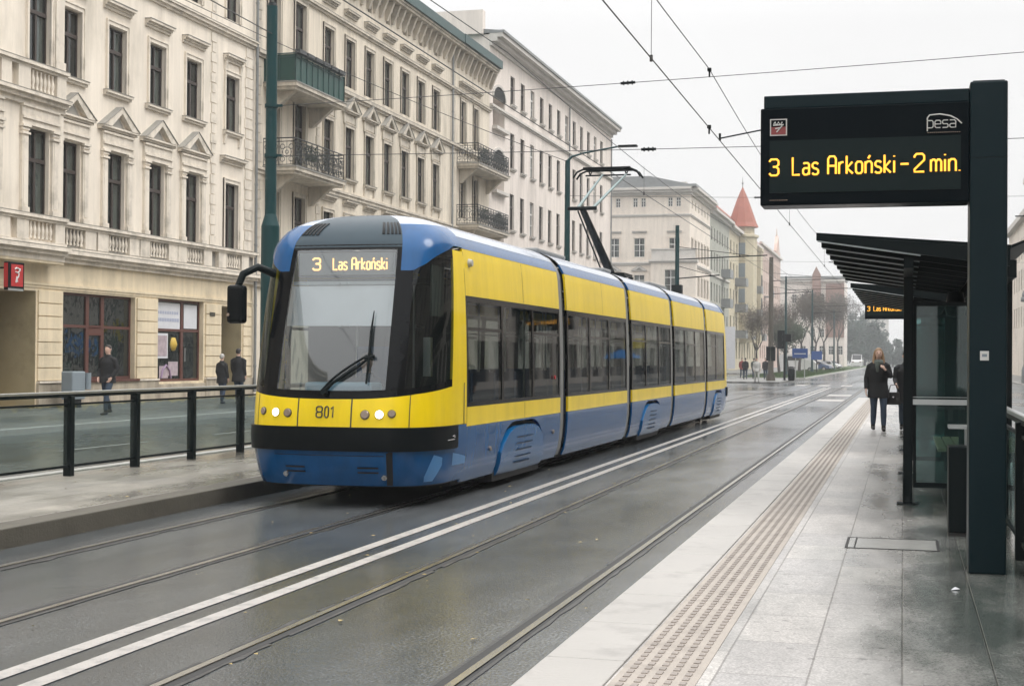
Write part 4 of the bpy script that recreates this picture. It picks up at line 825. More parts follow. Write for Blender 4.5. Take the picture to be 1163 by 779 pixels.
def balcony(y0, y1, v, w, kind, slab='b_trim'):
    bt = FB.build('balcony', MB().box(0.0, w, V_(y0), V_(y1), v-0.16, v-0.02).box(-0.01, w-0.1, V_(y0)+0.1, V_(y1)-0.1, v-0.28, v-0.163).prism([(0, v-1.1), (0.15, v-1.1), (w-0.3, v-0.285), (0, v-0.285)], V_(y0)+0.5, V_(y0)+0.75, 'y').prism([(0, v-1.1), (0.15, v-1.1), (w-0.3, v-0.285), (0, v-0.285)], V_(y1)-0.75, V_(y1)-0.5, 'y'), slab)
    mk('slab_edge', MB().box(0, w+0.03, V_(y0)-0.03, V_(y1)+0.03, v-0.02, v+0.03).mesh('slab_edge', 'weather'), bt)
    h = 1.15; mb = MB(); e = w-0.08; a, b = V_(y0)+0.06, V_(y1)-0.06
    for (p, q) in (((0, a), (e, a)), ((e, a), (e, b)), ((e, b), (0, b))):
        P_ = Vector((p[0], p[1], v)); Q_ = Vector((q[0], q[1], v)); Lg = (Q_-P_).length; n = max(2, int(Lg/0.55))
        for zz in (0.08, h-0.14, h): mb.cyl(P_+Vector((0, 0, zz)), Q_+Vector((0, 0, zz)), 0.026 if zz == h else 0.018, n=6)
        for i in range(n+1):
            c = P_.lerp(Q_, i/n); mb.cyl(c+Vector((0, 0, 0.03)), c+Vector((0, 0, h)), 0.02, n=6)
            if i < n and kind == 'iron':
                c2 = P_.lerp(Q_, (i+1)/n); d = (c2-c)/2; mid = (c+c2)/2
                for rr, (fx, fz) in ((0.2, (0, 0.58)), (0.1, (-0.5, 0.8)), (0.1, (0.5, 0.8)), (0.1, (-0.5, 0.3)), (0.1, (0.5, 0.3)), (0.07, (0, 0.58))):
                    cc_ = mid+d*fx*1.1+Vector((0, 0, fz)); dd = d.normalized()
                    mb.tube([cc_+dd*(rr*math.cos(k*math.pi/5))+Vector((0, 0, rr*math.sin(k*math.pi/5))) for k in range(11)], 0.014, 5, caps=False)
                for k in range(1, 4): c3 = c.lerp(c2, k/4); mb.cyl(c3+Vector((0, 0, 0.08)), c3+Vector((0, 0, 1.0)), 0.009, n=5)
    mk('balcony_railing', mb.mesh('balcony_railing', 'iron' if kind == 'iron' else 'roof_green'), bt)
    if kind == 'green':
        g = MB().box(e-0.03, e-0.015, a, b, v+0.06, v+h-0.03).box(0, e-0.03, a+0.02, a+0.035, v+0.06, v+h-0.03).box(0, e-0.03, b-0.035, b-0.02, v+0.06, v+h-0.03)
        mk('balcony_screen', g.mesh('balcony_screen', 'green_panel'), bt)
        g = MB(); q = a
        while q < b-0.5: g.box(e-0.02, e+0.2, q, q+0.7, v+h+0.0, v+h+0.16); q += 0.85
        mk('planter', g.mesh('planter', 'iron'), bt)
    else:
        g = MB(); g.box(e-0.35, e-0.12, a+1.8, a+2.6, v+0.5, v+0.75)
        rnd = random.Random(5)
        for k in range(60):
            c = Vector((e-0.24+rnd.uniform(-.14, .14), a+2.2+rnd.uniform(-.45, .45), v+0.85+rnd.uniform(-.1, .22))); g.add([c, c+Vector((rnd.uniform(-.1, .1), rnd.uniform(-.1, .1), .08)), c+Vector((rnd.uniform(-.1, .1), .09, rnd.uniform(-.08, .08)))], [(0, 1, 2)])
        mk('planter', g.mesh('planter', 'leaf_olive', recalc=False), bt)
    return bt
balcony(53.9, 59.3, 12.75, 1.45, 'green'); balcony(53.9, 59.3, 9.35, 1.45, 'iron'); balcony(80.2, 87.0, 12.95, 1.35, 'iron'); balcony(80.2, 87.0, 9.4, 1.35, 'iron')
# ---------------------------------------------------------------- building C: tall plain one
YC0, YC1 = 87.0, 126.0
CB = thing('tenement_house', 'tall plain pinkish grey tenement with rows of narrow windows behind the lamp mast', 'building', (X0, YC0, 0)); FC = Fac(CB)
sC = sill_mesh(1.1, 0.08, 'c_trim')
for i in range(12):
    u = 91.95+i*2.66-YC0
    for v, h in ((2.2, 2.0), (6.0, 2.4), (10.1, 2.4), (14.15, 2.35), (18.35, 1.9)):
        window(FC, u, v, 1.1, h, 'C' if (i*7+int(v)) % 4 else 'white', extra=[('sill', sC)])
for v in (12.3, 16.3, 8.3): FC.holes.append((0.75, 3.55, v, v+1.9, 1.2))
FC.wall(0, YC1-YC0, 0, 21.2, 'c_wall')
FC.build('body', MB().box(-15, -2.0, 0, YC1-YC0, 0, 21.9), 'c_wall'); FC.build('gable_wall', MB().box(-15, 0, -0.012, 0.0, 0, 21.9), 'c_wall'); FC.build('gable_wall', MB().box(-15, 0, YC1-YC0-0.001, YC1-YC0+0.012, 0, 21.9), 'c_wall')
FC.band('cornice', -0.1, YC1-YC0+0.1, [(21.2, 21.45, 0.15), (21.45, 21.7, 0.5), (21.7, 21.95, 0.85)], 'c_trim')
FC.build('gutter', MB().box(0, 0.95, -0.12, YC1-YC0+0.12, 21.953, 22.12), 'roof_tin')
FC.build('roof', MB().prism([(0.6, 22.125), (-7, 22.9), (-15, 22.9), (-15, 21.91), (0.6, 21.96)], -0.1, YC1-YC0+0.1, 'y'), 'roof_tin')
FC.band('string_course', 0.02, YC1-YC0, [(17.35, 17.45, 0.08), (17.45, 17.6, 0.2)], 'c_trim')
mb = MB()
for v in (12.3, 16.3, 8.3):
    n = 12; pts = [(2.15-1.4*math.cos(math.pi*k/n), v+1.9+0.75*math.sin(math.pi*k/n)) for k in range(n+1)]; mb.prism(pts, 0.0, 0.03, 'x', mi=1)
    mb.box(0, 0.35, 0.6, 3.7, v-0.2, v)
    for k in range(n):
        a, b = pts[k], pts[k+1]; ca = (2.15+(a[0]-2.15)*1.13, v+1.9+(a[1]-v-1.9)*1.2); cb = (2.15+(b[0]-2.15)*1.13, v+1.9+(b[1]-v-1.9)*1.2); mb.prism([a, b, cb, ca], 0.0, 0.09, 'x')
FC.build('loggia_arch', mb, ['c_trim', 'dark_room'])
FC.build('firewall', MB().box(-14, -0.4, -0.3, 0.3, 21.9, 23.4), 'c_wall')
downpipe(FC, 22.0, 0.3, 21); downpipe(FC, YC1-YC0-0.4, 0.3, 21)
for y in (12, 28): FC.build('chimney', MB().box(-7.5, -6.4, y, y+2.0, 22, 24.2), 'brick')
# ---------------------------------------------------------------- building D: corner house across the junction
D = thing('corner_house', 'pale cream corner house with bay window and white windows beyond the crossing', 'building', (-25.0, 175.0, 0))
FS = Fac(D); FF = Fac(D, RZ(R(-90)))    # FF: w -> -y, u -> x
wsur = surround_mesh(1.3, 2.3, 'd_wall', p=0.06); arcD = pediment_mesh(1.3, 0.6, 0.3, 'c_trim'); hoD = hood_mesh(1.3, 0.25, 'c_trim')
for i, x in enumerate([-22.5, -19.3, -16.2, -13.05, -9.95, -6.8, -2.5]):
    for v, h in ((5.5, 2.5), (9.6, 2.5)): 
        if i < 6: window(FF, x, v, 1.3, h, 'white', extra=[('surround', wsur)]); mk('pediment', arcD, D, FF.M @ T((0, x, v+2.75)))
    if i < 7: window(FF, x, 14.1, 1.3, 2.3, 'white', extra=[('surround', wsur)]); mk('hood', hoD, D, FF.M @ T((0, x, 17.0)))
    for dx in (-0.15, 0.85): window(FF, x+dx, 20.2, 0.55, 1.1, 'white', curtain=False)
FF.wall(-38, 0, 0, 21.6, 'd_wall'); FF.build('body', MB().box(-12, -2, -38, -1.3, 0, 21.5), 'd_wall')
bayw = Fac(D, FF.M @ T((0.9, 0, 0))); window(bayw, -2.9, 9.7, 1.5, 2.8, 'white'); window(bayw, -2.9, 5.2, 1.5, 2.8, 'white')
bayw.wall(-4.6, 0.9, 3.6, 13.3, 'd_wall', name='bay_wall'); bayw.build('bay_body', MB().box(-0.9, -0.72, -4.6, 0.9, 3.6, 13.3).box(-0.72, -0.001, -4.6, -4.5, 3.6, 13.3).box(-0.72, -0.001, 0.8, 0.9, 3.6, 13.3), 'd_wall')
bayw.band('bay_cornice', -4.8, 1.1, [(13.3, 13.5, 0.15), (13.5, 13.75, 0.35)], 'c_trim', back=0.9); bayw.band('bay_cornice', -4.7, 1.0, [(8.7, 8.9, 0.15), (8.9, 9.05, 0.3)], 'c_trim')
bayw.build('bay_parapet', MB().box(-0.15, 0.1, -4.5, 0.8, 13.753, 14.9).box(-0.2, 0.2, -4.6, 0.9, 14.903, 15.05), 'c_trim')
for nm, F_, a, b in (('string_course', FF, -38, 0), ('string_course', FS, 0, 19)):
    F_.band(nm, a, b, [(13.1, 13.3, 0.12), (13.3, 13.5, 0.25)], 'c_trim'); F_.band(nm, a, b, [(19.0, 19.15, 0.1), (19.15, 19.3, 0.2)], 'c_trim'); F_.band('cornice', a, b+0.3, [(21.6, 21.9, 0.3), (21.9, 22.2, 0.75), (22.2, 22.5, 1.05)], 'c_trim')
for i in range(6):
    u = 1.6+i*2.9
    for v, h in ((2.0, 2.2), (5.5, 2.5), (9.6, 2.5), (14.0, 2.5)): window(FS, u, v, 1.2, h, 'white', extra=[('surround', surround_mesh(1.2, 2.4, 'd_wall'))])
    window(FS, u+0.2, 20.1, 0.8, 1.0, 'white', curtain=False)
FS.wall(0, 19, 0, 21.6, 'd_wall'); FS.build('wing_body', MB().box(-12, -1.2, 2.01, 19, 0, 21.5), 'd_wall')
FS.build('roof', MB().box(-37.9, 0.9, -0.9, 18.9, 22.505, 22.8).prism([(0.4, 22.8), (-5, 24.0), (-37, 24.0), (-37, 22.8)], 0.2, 18.8, 'y'), 'roof_tin')
for x, y in ((-18, 6), (-9, 10), (-3.5, 15)): FS.build('chimney', MB().box(x-0.9, x+0.9, y, y+1.6, 23, 25.0), 'c_trim')
# D2: grey neighbour
D2 = thing('tenement_house', 'greenish grey tenement between the pale corner house and the red turret', 'building', (-25.0, 194.0, 0)); F2 = Fac(D2)
for i in range(7):
    u = 1.2+i*3.0
    for v, h in ((2, 2.2), (5.6, 2.4), (9.6, 2.5), (13.8, 2.5), (17.8, 1.8)): window(F2, u, v, 1.25, h, 'white' if i % 2 else 'C')
F2.wall(0, 22, 0, 21.2, 'd2_wall'); F2.build('body', MB().box(-12, -1, 0, 22, 0, 21.2), 'd2_wall'); F2.band('cornice', 0, 22, [(21.2, 21.6, 0.4), (21.6, 22.0, 0.9)], 'c_trim')
F2.build('roof', MB().prism([(0.9, 22.0), (-4, 25.0), (-12, 25), (-12, 21.2), (0.9, 21.95)], 0.01, 21.99, 'y'), 'roof_tin')
for v in (5.3, 9.3, 13.5):
    F2.build('balcony', MB().box(0, 1.3, 12.5, 16.5, v-0.2, v).box(1.22, 1.3, 12.5, 16.5, v, v+1.0).box(0, 1.22, 12.5, 12.56, v, v+1.0).box(0, 1.22, 16.44, 16.5, v, v+1.0), 'roof_tin')
F2.band('string_course', 0, 22, [(13.0, 13.3, 0.2)], 'c_trim')
# E: turret building
E_ = thing('turret_house', 'ochre tenement crowned by a pointed red turret beyond the crossing', 'building', (-25.0, 216.0, 0)); FE = Fac(E_)
for i in range(11):
    u = 1.5+i*4.1
    for v, h in ((1.8, 2.6), (5.8, 2.5), (9.8, 2.5), (13.8, 2.5), (17.6, 2.0)):
        if not (v > 5 and i in (4,)): window(FE, u, v, 1.5, h, 'white' if (i+int(v)) % 3 == 0 else 'C')
FE.wall(0, 47, 0, 21.0, 'e_wall'); FE.build('body', MB().box(-13, -1, 0, 47, 0, 21.0), 'e_wall'); FE.band('cornice', 0, 47, [(21.0, 21.3, 0.3), (21.3, 21.7, 0.8)], 'c_trim')
FE.build('roof', MB().prism([(0.7, 21.7), (-3.5, 26.0), (-13, 26.0), (-13, 21.0), (0.7, 21.65)], 0.01, 46.99, 'y'), 'red_tile')
FE.build('turret_base', MB().lathe([(0.6, 4.2), (2.2, 5.6), (2.3, 6), (2.3, 20.8), (2.6, 21.0), (2.6, 21.3), (1.9, 21.5), (1.9, 22.6)], 10, 0, (0.3, 15.5, 0), smooth=False), 'e_wall')
FE.build('turret_window', MB().box(1.8, 2.42, 14.9, 16.1, 6.6, 8.8).box(1.8, 2.42, 14.9, 16.1, 10.6, 12.8).box(1.8, 2.42, 14.9, 16.1, 14.6, 16.8).box(1.8, 2.3, 14.9, 16.1, 18.2, 20).box(-0.4, 1.0, 13.05, 13.22, 14.6, 16.8).box(-0.4, 1.0, 13.05, 13.22, 10.6, 12.8).box(-0.4, 1.0, 13.05, 13.22, 18.2, 20), 'bin_grey')
tr_ = FE.build('turret_roof', MB().lathe([(2.55, 22.6), (2.2, 23.3), (1.55, 25.2), (0.85, 27.2), (0.10, 28.9), (0.03, 29.1)], 10, 0, (0.3, 15.5, 0), smooth=False), 'red_tile')
mk('finial', MB().cyl((0.3, 15.5, 29.0), (0.3, 15.5, 30.6), 0.08, 0.03, n=6).lathe([(0.0, 0), (0.22, 0.2), (0, 0.4)], 8, 0, (0.3, 15.5, 29.4)).mesh('finial', 'roof_tin'), tr_)
for u, v in ((20, 5.2), (20, 9.2), (20, 13.2), (33, 9.2), (33, 13.2), (8, 5.2), (8, 9.2), (8, 13.2), (40, 5.2)):
    FE.build('balcony', MB().box(0, 1.7, u, u+3.4, v-0.2, v+0.02).box(1.6, 1.7, u, u+3.4, v, v+1.0).box(0, 1.6, u, u+0.08, v, v+1.0), 'roof_tin')
for u in (22, 34): FE.build('bay_window', MB().box(0, 1.1, u+4, u+7.5, 4.5, 20.5).box(0, 1.3, u+3.8, u+7.7, 20.5, 21), 'e_wall'); FE.build('bay_glazing', MB().box(1.1, 1.12, u+4.6, u+6.9, 6, 8.4).box(1.1, 1.12, u+4.6, u+6.9, 10, 12.4).box(1.1, 1.12, u+4.6, u+6.9, 14, 16.4), 'dark_room')
# F: pink gabled
FH = thing('gabled_house', 'pink tenement with stepped pointed gables at the end of the left row', 'building', (-25.0, 263.0, 0)); FG = Fac(FH)
for i in range(11):
    u = 2+i*4.0
    for v in (2, 6, 10, 14, 18): window(FG, u, v, 1.5, 2.4, 'white' if (i+int(v)) % 2 else 'C')
FG.wall(0, 46, 0, 23.0, 'pink_wall'); FG.build('body', MB().box(-13, -1, 0, 46, 0, 23), 'pink_wall')
for u, g in ((35, 4.2),): FG.build('gable', MB().prism([(u, 23.002), (u+10, 23.002), (u+10, 23.9), (u+8, 24.1), (u+7, 23+g*.6), (u+5, 23+g), (u+3, 23+g*.6), (u+2, 24.1), (u, 23.9)], -0.6, 0.05, 'x').cyl((-0.3, u+5, 22.9+g), (-0.3, u+5, 24.5+g), 0.15, 0.05, 8), 'pink_wall')
FG.build('roof', MB().prism([(-0.62, 23.0), (-6, 27.0), (-13, 27.0), (-13, 23.0)], 0.01, 45.99, 'y'), 'red_tile'); FG.band('cornice', 0, 46, [(22.5, 22.9, 0.5)], 'c_trim')
for u, v in ((9, 9.5), (9, 13.5), (23, 5.5), (23, 9.5)): FG.build('balcony', MB().box(0, 1.6, u, u+3.4, v-0.2, v).box(1.5, 1.6, u, u+3.4, v, v+1.0), 'roof_tin')
# G: far blocks closing the street on the left
GB = thing('apartment_block', 'hazy pale block with brick part standing behind the bare trees', 'building', (-26.0, 345.0, 0)); F3 = Fac(GB, RZ(R(-90)))
for i in range(6):
    for v in (3, 7, 11, 15): window(F3, 0.8+i*2.1, v, 1.1, 2.0, 'white', curtain=False)
F3.wall(-12, 12.7, 0, 20, 'c_wall'); F3.build('body', MB().box(-20, -1, -12, 12.7, 0, 20), 'c_wall'); F3.band('cornice', -12, 12.9, [(20.0, 20.6, 0.8)], 'c_trim')
F3.build('brick_wing', MB().box(0.05, 0.2, 8.5, 12.7, 7, 19.5).box(0.05, 1.5, 5.5, 7.4, 15, 21.5).prism([(5.5, 21.5), (7.4, 21.5), (6.4, 23.4)], 0.05, 1.5, 'x'), 'brick')
F3.build('roof', MB().box(-20, 0.5, -12, 12.8, 20.602, 21.2), 'roof_tin')
G2 = thing('apartment_block', 'very hazy white block seen above the far treetops', 'building', (-18, 620.0, 0)); F4 = Fac(G2, RZ(R(-90)))
for i in range(5):
    for v in (3, 7, 11, 15): window(F4, 1.0+i*2.1, v, 1.1, 2.0, 'white', curtain=False)
F4.wall(0, 12, 0, 19.0, 'c_trim'); F4.build('body', MB().box(-16, -1, 0, 12, 0, 19), 'c_trim'); F4.build('roof', MB().prism([(0, 19.002), (12, 19.002), (9, 22), (3, 22)], -16, 0.4, 'x'), 'roof_tin')
# right side house
RH = thing('tenement_house', 'grey stone tenement with heavy cornice at the right edge', 'building', (12.6, 148.0, 0)); FR = Fac(RH, RZ(R(180)))
for i in range(11):
    for v, h in ((5.5, 2.4), (9.6, 2.4), (13.6, 2.2)): window(FR, 1.5+i*3.6, v, 1.4, h, 'C', extra=[('surround', surround_mesh(1.4, 2.4, 'c_trim'))])
    FR.holes.append((1.2+i*3.6, 3.6+i*3.6, 0.6, 3.6))
FR.wall(0, 40, 0, 18.0, 'c_trim'); FR.build('body', MB().box(-12, -1, 0, 40, 0, 18), 'c_trim'); FR.build('end_wall', MB().box(-12, 0, -0.02, 0, 0, 18), 'c_trim')
FR.band('cornice', -0.4, 40, [(17.9, 18.3, 0.4), (18.3, 18.8, 0.9), (18.8, 19.3, 1.5)], 'c_wall'); FR.build('roof', MB().prism([(1.4, 19.35), (-5, 22.5), (-12, 22.5), (-12, 18), (1.4, 19.302)], -0.3, 40, 'y'), 'roof_tin')
FR.band('string_course', 0, 40, [(12.6, 12.9, 0.25)], 'c_wall'); FR.band('string_course', 0, 40, [(4.5, 4.9, 0.3)], 'c_wall')
R2 = thing('tenement_house', 'pale tenement beyond the heavy cornice house at the right edge', 'building', (12.6, 190.0, 0)); FR2 = Fac(R2, RZ(R(180)))
for i in range(9):
    for v in (5.5, 9.6, 13.0): window(FR2, 1.5+i*3.6, v, 1.4, 2.3, 'C')
FR2.wall(0, 40, 0, 17.0, 'd_wall'); FR2.build('body', MB().box(-12, -1, 0, 40, 0, 17), 'd_wall'); FR2.band('cornice', 0, 40, [(17, 17.6, 0.6)], 'c_trim'); FR2.build('roof', MB().prism([(0.5, 17.6), (-5, 21), (-12, 21), (-12, 17)], 0, 40, 'y'), 'roof_tin')
RN = thing('tenement_house', 'long stone tenement row along the right pavement, mirrored in the tram windows', 'building', (12.6, 107.0, 0)); FN = Fac(RN, RZ(R(180)))
for i in range(38):
    for v, h in ((5.5, 2.4), (9.6, 2.4), (13.6, 2.2)): window(FN, 1.5+i*3.6, v, 1.4, h, 'C', curtain=False)
    FN.holes.append((1.2+i*3.6, 3.6+i*3.6, 0.6, 3.6))
FN.wall(0, 138, 0, 18.0, 'c_wall'); FN.build('body', MB().box(-12, -1, 0, 138, 0, 18), 'c_trim'); FN.band('cornice', 0, 138, [(17.9, 18.3, 0.4), (18.3, 18.8, 0.9)], 'c_trim'); FN.build('roof', MB().prism([(0.8, 18.85), (-5, 22), (-12, 22), (-12, 18), (0.8, 18.802)], 0, 138, 'y'), 'roof_tin')
AN = thing('tenement_house', 'cream tenement row standing nearer than the shops house, mirrored in the windscreen', 'building', (X0, -62.0, 0)); FAN = Fac(AN)
for i in range(28):
    for v, h in ((5.8, 2.5), (10.3, 2.1), (14.6, 2.2)): window(FAN, 2+i*3.15, v, 1.2, h, 'A', curtain=False)
FAN.wall(0, 89.9, 0, 18.2, 'cream'); FAN.build('body', MB().box(-14, -1, 0, 89.9, 0, 18.2), 'cream'); FAN.band('cornice', 0, 89.9, [(18.2, 18.4, 0.3), (18.4, 18.7, 0.55), (18.7, 18.9, 0.7)], 'trim'); FAN.build('roof', MB().prism([(0.6, 18.95), (-6, 21.5), (-14, 21.5), (-14, 18.21), (0.6, 18.91)], 0, 89.9, 'y'), 'roof_tin'); FAN.band('string_course', 0, 89.9, [(4.5, 4.9, 0.3)], 'trim')
# red sign hung from the left house, bin by the wall
t = thing('hanging_sign', 'red square sign with a white griffin mark on a dark box at the left edge', 'sign', (-23.9, 35.45, 3.50)); t.scale = (0.78, 0.78, 0.78)
MB().box(-0.09, 0.09, -0.55, 0.43, 0, 1.0).build('box', 'bumper', t, bevel=0.02)
MB().box(-0.5, -0.09, -0.1, -0.02, 0.78, 0.84).box(-1.1, -0.5, -0.1, -0.02, 0.78, 0.84).build('bracket', 'black_metal', t)
MB().box(0.091, 0.105, -0.38, 0.33, 0.14, 0.92).build('face', 'red', t); MB().box(0.091, 0.1, -0.55, 0.36, -0.02, 0.06).build('lower_strip', 'steel', t)
curve_obj('mark', [[(0.115, -0.18, 0.74), (0.115, -0.1, 0.8), (0.115, 0.02, 0.78), (0.115, 0.12, 0.7)], [(0.115, -0.15, 0.66), (0.115, -0.02, 0.62), (0.115, 0.1, 0.7), (0.115, 0.13, 0.78)], [(0.115, 0.06, 0.62), (0.115, 0.04, 0.5), (0.115, -0.06, 0.4), (0.115, -0.02, 0.3)], [(0.115, -0.06, 0.5), (0.115, -0.1, 0.35), (0.115, -0.12, 0.27)]], 0.026, 'white_print', t)
# front-facing face of the same sign box
MB().box(-0.08, 0.08, -0.562, -0.551, 0.1, 0.95).build('side_face', 'red', t)
t = thing('utility_cabinet', 'small blue grey cabinet against the pier left of the shop window', 'cabinet', (-24.3, 39.15, 0.12))
MB().box(-0.2, 0.2, -0.42, 0.30, 0.25, 1.1).build('body', 'bin_grey', t, bevel=0.04); MB().box(-0.12, 0.12, -0.3, 0.2, 0, 0.25).build('base', 'black_metal', t); MB().cyl((0.2, 0.42, 0.55), (0.2, 0.42, 1.05), 0.1, n=12).build('cap', 'bin_grey', t)
# ================================================================== the tram
TL = 28.0; TY = 15.35
M['louvre_dark'] = mat('dark louvre slot', (0.001, 0.02, 0.06), 0.5)
tram = thing('tram', 'yellow and blue low floor articulated tram numbered 801 with amber line 3 display', 'tram', (-6.31, TY, 0.0), R(-0.35))
def cat(a, b, c, d, t): return 0.5*((2*b)+(-a+c)*t+(2*a-5*b+4*c-d)*t*t+(-a+3*b-3*c+d)*t*t*t)
def interp(K, x):
    """Catmull-Rom through knots (x, v1, v2, ..)"""
    if x <= K[0][0]: return K[0][1:]
    if x >= K[-1][0]: return K[-1][1:]
    for i in range(len(K)-1):
        if K[i][0] <= x <= K[i+1][0]:
            t = (x-K[i][0])/(K[i+1][0]-K[i][0]); a, b, c, d = K[max(i-1, 0)], K[i], K[i+1], K[min(i+2, len(K)-1)]
            return tuple(cat(a[j], b[j], c[j], d[j], t) for j in range(1, len(K[0])))
OUT = [(0, 0.0, 0.0), (.2, .42, .02), (.36, .70, .065), (.46, .87, .14), (.56, 1.0, .26), (.66, 1.09, .43), (.76, 1.15, .66), (.86, 1.185, .94), (1.0, 1.2, 1.5)]
PRO = [(.18, .20, 1.10, .20), (.32, .32, 1.15, .12), (.55, .55, 1.185, .03), (.75, .75, 1.2, 0), (1.0, 1.0, 1.2, .01), (1.3, 1.3, 1.2, .06), (1.8, 1.8, 1.195, .19), (2.4, 2.4, 1.175, .37), (2.8, 2.8, 1.15, .50), (3.0, 3.0, 1.13, .57), (3.1, 3.11, 1.09, .64), (3.2, 3.24, .99, .77), (3.3, 3.35, .80, .96), (3.4, 3.42, .5, 1.2), (3.5, 3.45, .2, 1.4), (3.55, 3.455, 0, 1.5)]
def S(a, v, off=0.0):
    z, w_, s_ = interp(PRO, v); sg = 1 if a >= 0 else -1; t = abs(a)
    if t <= 1:
        x, y = interp(OUT, t); x *= w_/1.2; y = s_+(1.5-s_)*(y/1.5)
    else: x = w_; y = 1.5+(t-1)
    return Vector((sg*x, y, z))
def SN(a, v):
    e = 0.01; p = S(a+e, v)-S(a-e, v); q = S(a, v+e)-S(a, v-e); n = p.cross(q)
    if n.length < 1e-9: return Vector((0, 0, 1))
    n.normalize(); return n
def patch(a0, a1, vlo, vhi, na=16, nv=8, off=0.0, edge=0.0, mirror=False, mb=None, mi=0):
    """patch over the body surface; vlo, vhi may be functions of a; edge adds a turned-in rim so the sheet has thickness"""
    mb = mb or MB(); f = lambda q, a: q(a) if callable(q) else q
    vs = []; vin = []
    for j in range(nv+1):
        for i in range(na+1):
            a = a0+(a1-a0)*i/na; v = f(vlo, a)+(f(vhi, a)-f(vlo, a))*j/nv
            n = SN(a, v); n = n if n.dot(S(a, v)-Vector((0, 3, 1.8))) > 0 else -n
            p = S(a, v)+n*off; pi = S(a, v)+n*(off-edge)
            if mirror: p = Vector((p.x, TL-p.y, p.z)); pi = Vector((pi.x, TL-pi.y, pi.z))
            vs.append(p); vin.append(pi)
    q = lambda i, j: j*(na+1)+i
    mb.add(vs, [(q(i, j), q(i+1, j), q(i+1, j+1), q(i, j+1)) for j in range(nv) for i in range(na)], mi, True)
    if edge:
        rim = [q(i, 0) for i in range(na+1)]+[q(na, j) for j in range(1, nv+1)]+[q(i, nv) for i in range(na-1, -1, -1)]+[q(0, j) for j in range(nv-1, 0, -1)]
        m_ = len(rim); vv = [vs[k] for k in rim]+[vin[k] for k in rim]
        mb.add(vv, [(k, (k+1) % m_, m_+(k+1) % m_, m_+k) for k in range(m_)], mi, False)
    return mb
YB = lambda t: 1.25+0.20*min(1.0, abs(t))**2.2            # top of the yellow band
CAPL = lambda a: 3.02 if abs(a) < 0.37 else (2.70+0.34*min(1, max(0, (abs(a)-0.46)/0.42))**0.8)
def end(mirror):
    k = dict(mirror=mirror, edge=0.03)
    patch(-1, 1, 0.93, YB, 48, 4, **k).build('front_band' if not mirror else 'rear_band', 'yellow', tram)
    sk = patch(-1, 1, 0.26, 0.655, 48, 5, **k); patch(-1.0, -0.9, 0.655, 0.925, 4, 3, mb=sk, **k); patch(0.9, 1.0, 0.655, 0.925, 4, 3, mb=sk, **k); sk.build('skirt', 'blue', tram)
    patch(-0.9, 0.9, 0.66, 0.925, 48, 5, off=0.035, mirror=mirror, edge=0.07).build('bumper', 'bumper', tram)
    sk2 = patch(-1, 1, 0.18, 0.255, 40, 1, off=-0.06, mirror=mirror); sk2.build('lower_edge', 'under', tram)
    # windscreen and its black borders
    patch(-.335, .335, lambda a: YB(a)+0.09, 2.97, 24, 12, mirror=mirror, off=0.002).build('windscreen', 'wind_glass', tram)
    bd = MB()
    patch(-.86, .86, YB, lambda a: YB(a)+0.09, 48, 1, mb=bd, **k)
    for s_ in (-1, 1):
        patch(s_*.335, s_*.455, lambda a: YB(a)+0.09, 2.97, 5, 12, mb=bd, off=0.006, **k)
        patch(s_*.455, s_*.86, 2.88, 3.02, 8, 2, mb=bd, off=-0.004, **k)
    patch(-.46, .46, 2.965, 3.025, 20, 1, mb=bd, off=0.004, **k)
    bd.build('windscreen_frame', 'black_gloss', tram)
    for s_ in (-1, 1):
        patch(s_*.455, s_*.86, lambda a: YB(a)+0.09, 2.9, 12, 10, mirror=mirror).build('corner_window', 'tram_glass', tram)
        patch(s_*.86, s_*1.0, YB, 3.0, 5, 12, **k).build('door_post', 'yellow', tram)
        patch(s_*.37, s_*1.0, CAPL, 3.24, 20, 6, off=0.008, mirror=mirror, edge=0.03).build('corner_cap', 'blue', tram)
    c = MB(); patch(-.37, .37, 3.0, 3.55, 24, 14, mb=c, off=0.004, mirror=mirror)
    for s_ in (-1, 1): patch(s_*.37, s_*1.0, 3.235, 3.55, 14, 10, mb=c, off=0.004, mirror=mirror, mi=1)
    c.build('roof_cap', ['cap_grey', 'roof_white'], tram)
    for s_ in (-1, 1):
        v_ = MB()
        for i in range(5):
            a = s_*(0.225+0.032*i); patch(a-0.009, a+0.009, 3.135+0.0*i, 3.255, 1, 5, off=0.014, mirror=mirror, edge=0.02, mb=v_)
        v_.build('roof_vent', 'black_gloss', tram)
    # seams of the yellow band
    sm = MB()
    for a in (-.17, .14, -.5, .5, .965, -.965): patch(a-.0035, a+.0035, 0.93, lambda q: YB(q)+0.0, 1, 4, off=0.003, mb=sm, mirror=mirror)
    sm.build('seam', 'dark_print', tram)
    sm = MB()
    patch(.36, .368, 0.27, 0.64, 1, 4, off=0.006, mb=sm, mirror=mirror)
    patch(.368, .395, 0.27, 0.65, 2, 4, off=0.004, mb=sm, mirror=mirror)
    patch(-.7, -.694, 0.27, 0.64, 1, 4, off=0.006, mb=sm, mirror=mirror)
    patch(-.34, .34, 0.60, 0.607, 16, 1, off=0.006, mb=sm, mirror=mirror)
    for (a0, a1) in ((-.26, -.14), (.17, .30)):
        for vv in (0.41, 0.46): patch(a0, a1, vv, vv+0.018, 6, 1, off=0.006, mb=sm, mirror=mirror)
    sm.build('skirt_slot', 'under', tram)
end(False); end(True)
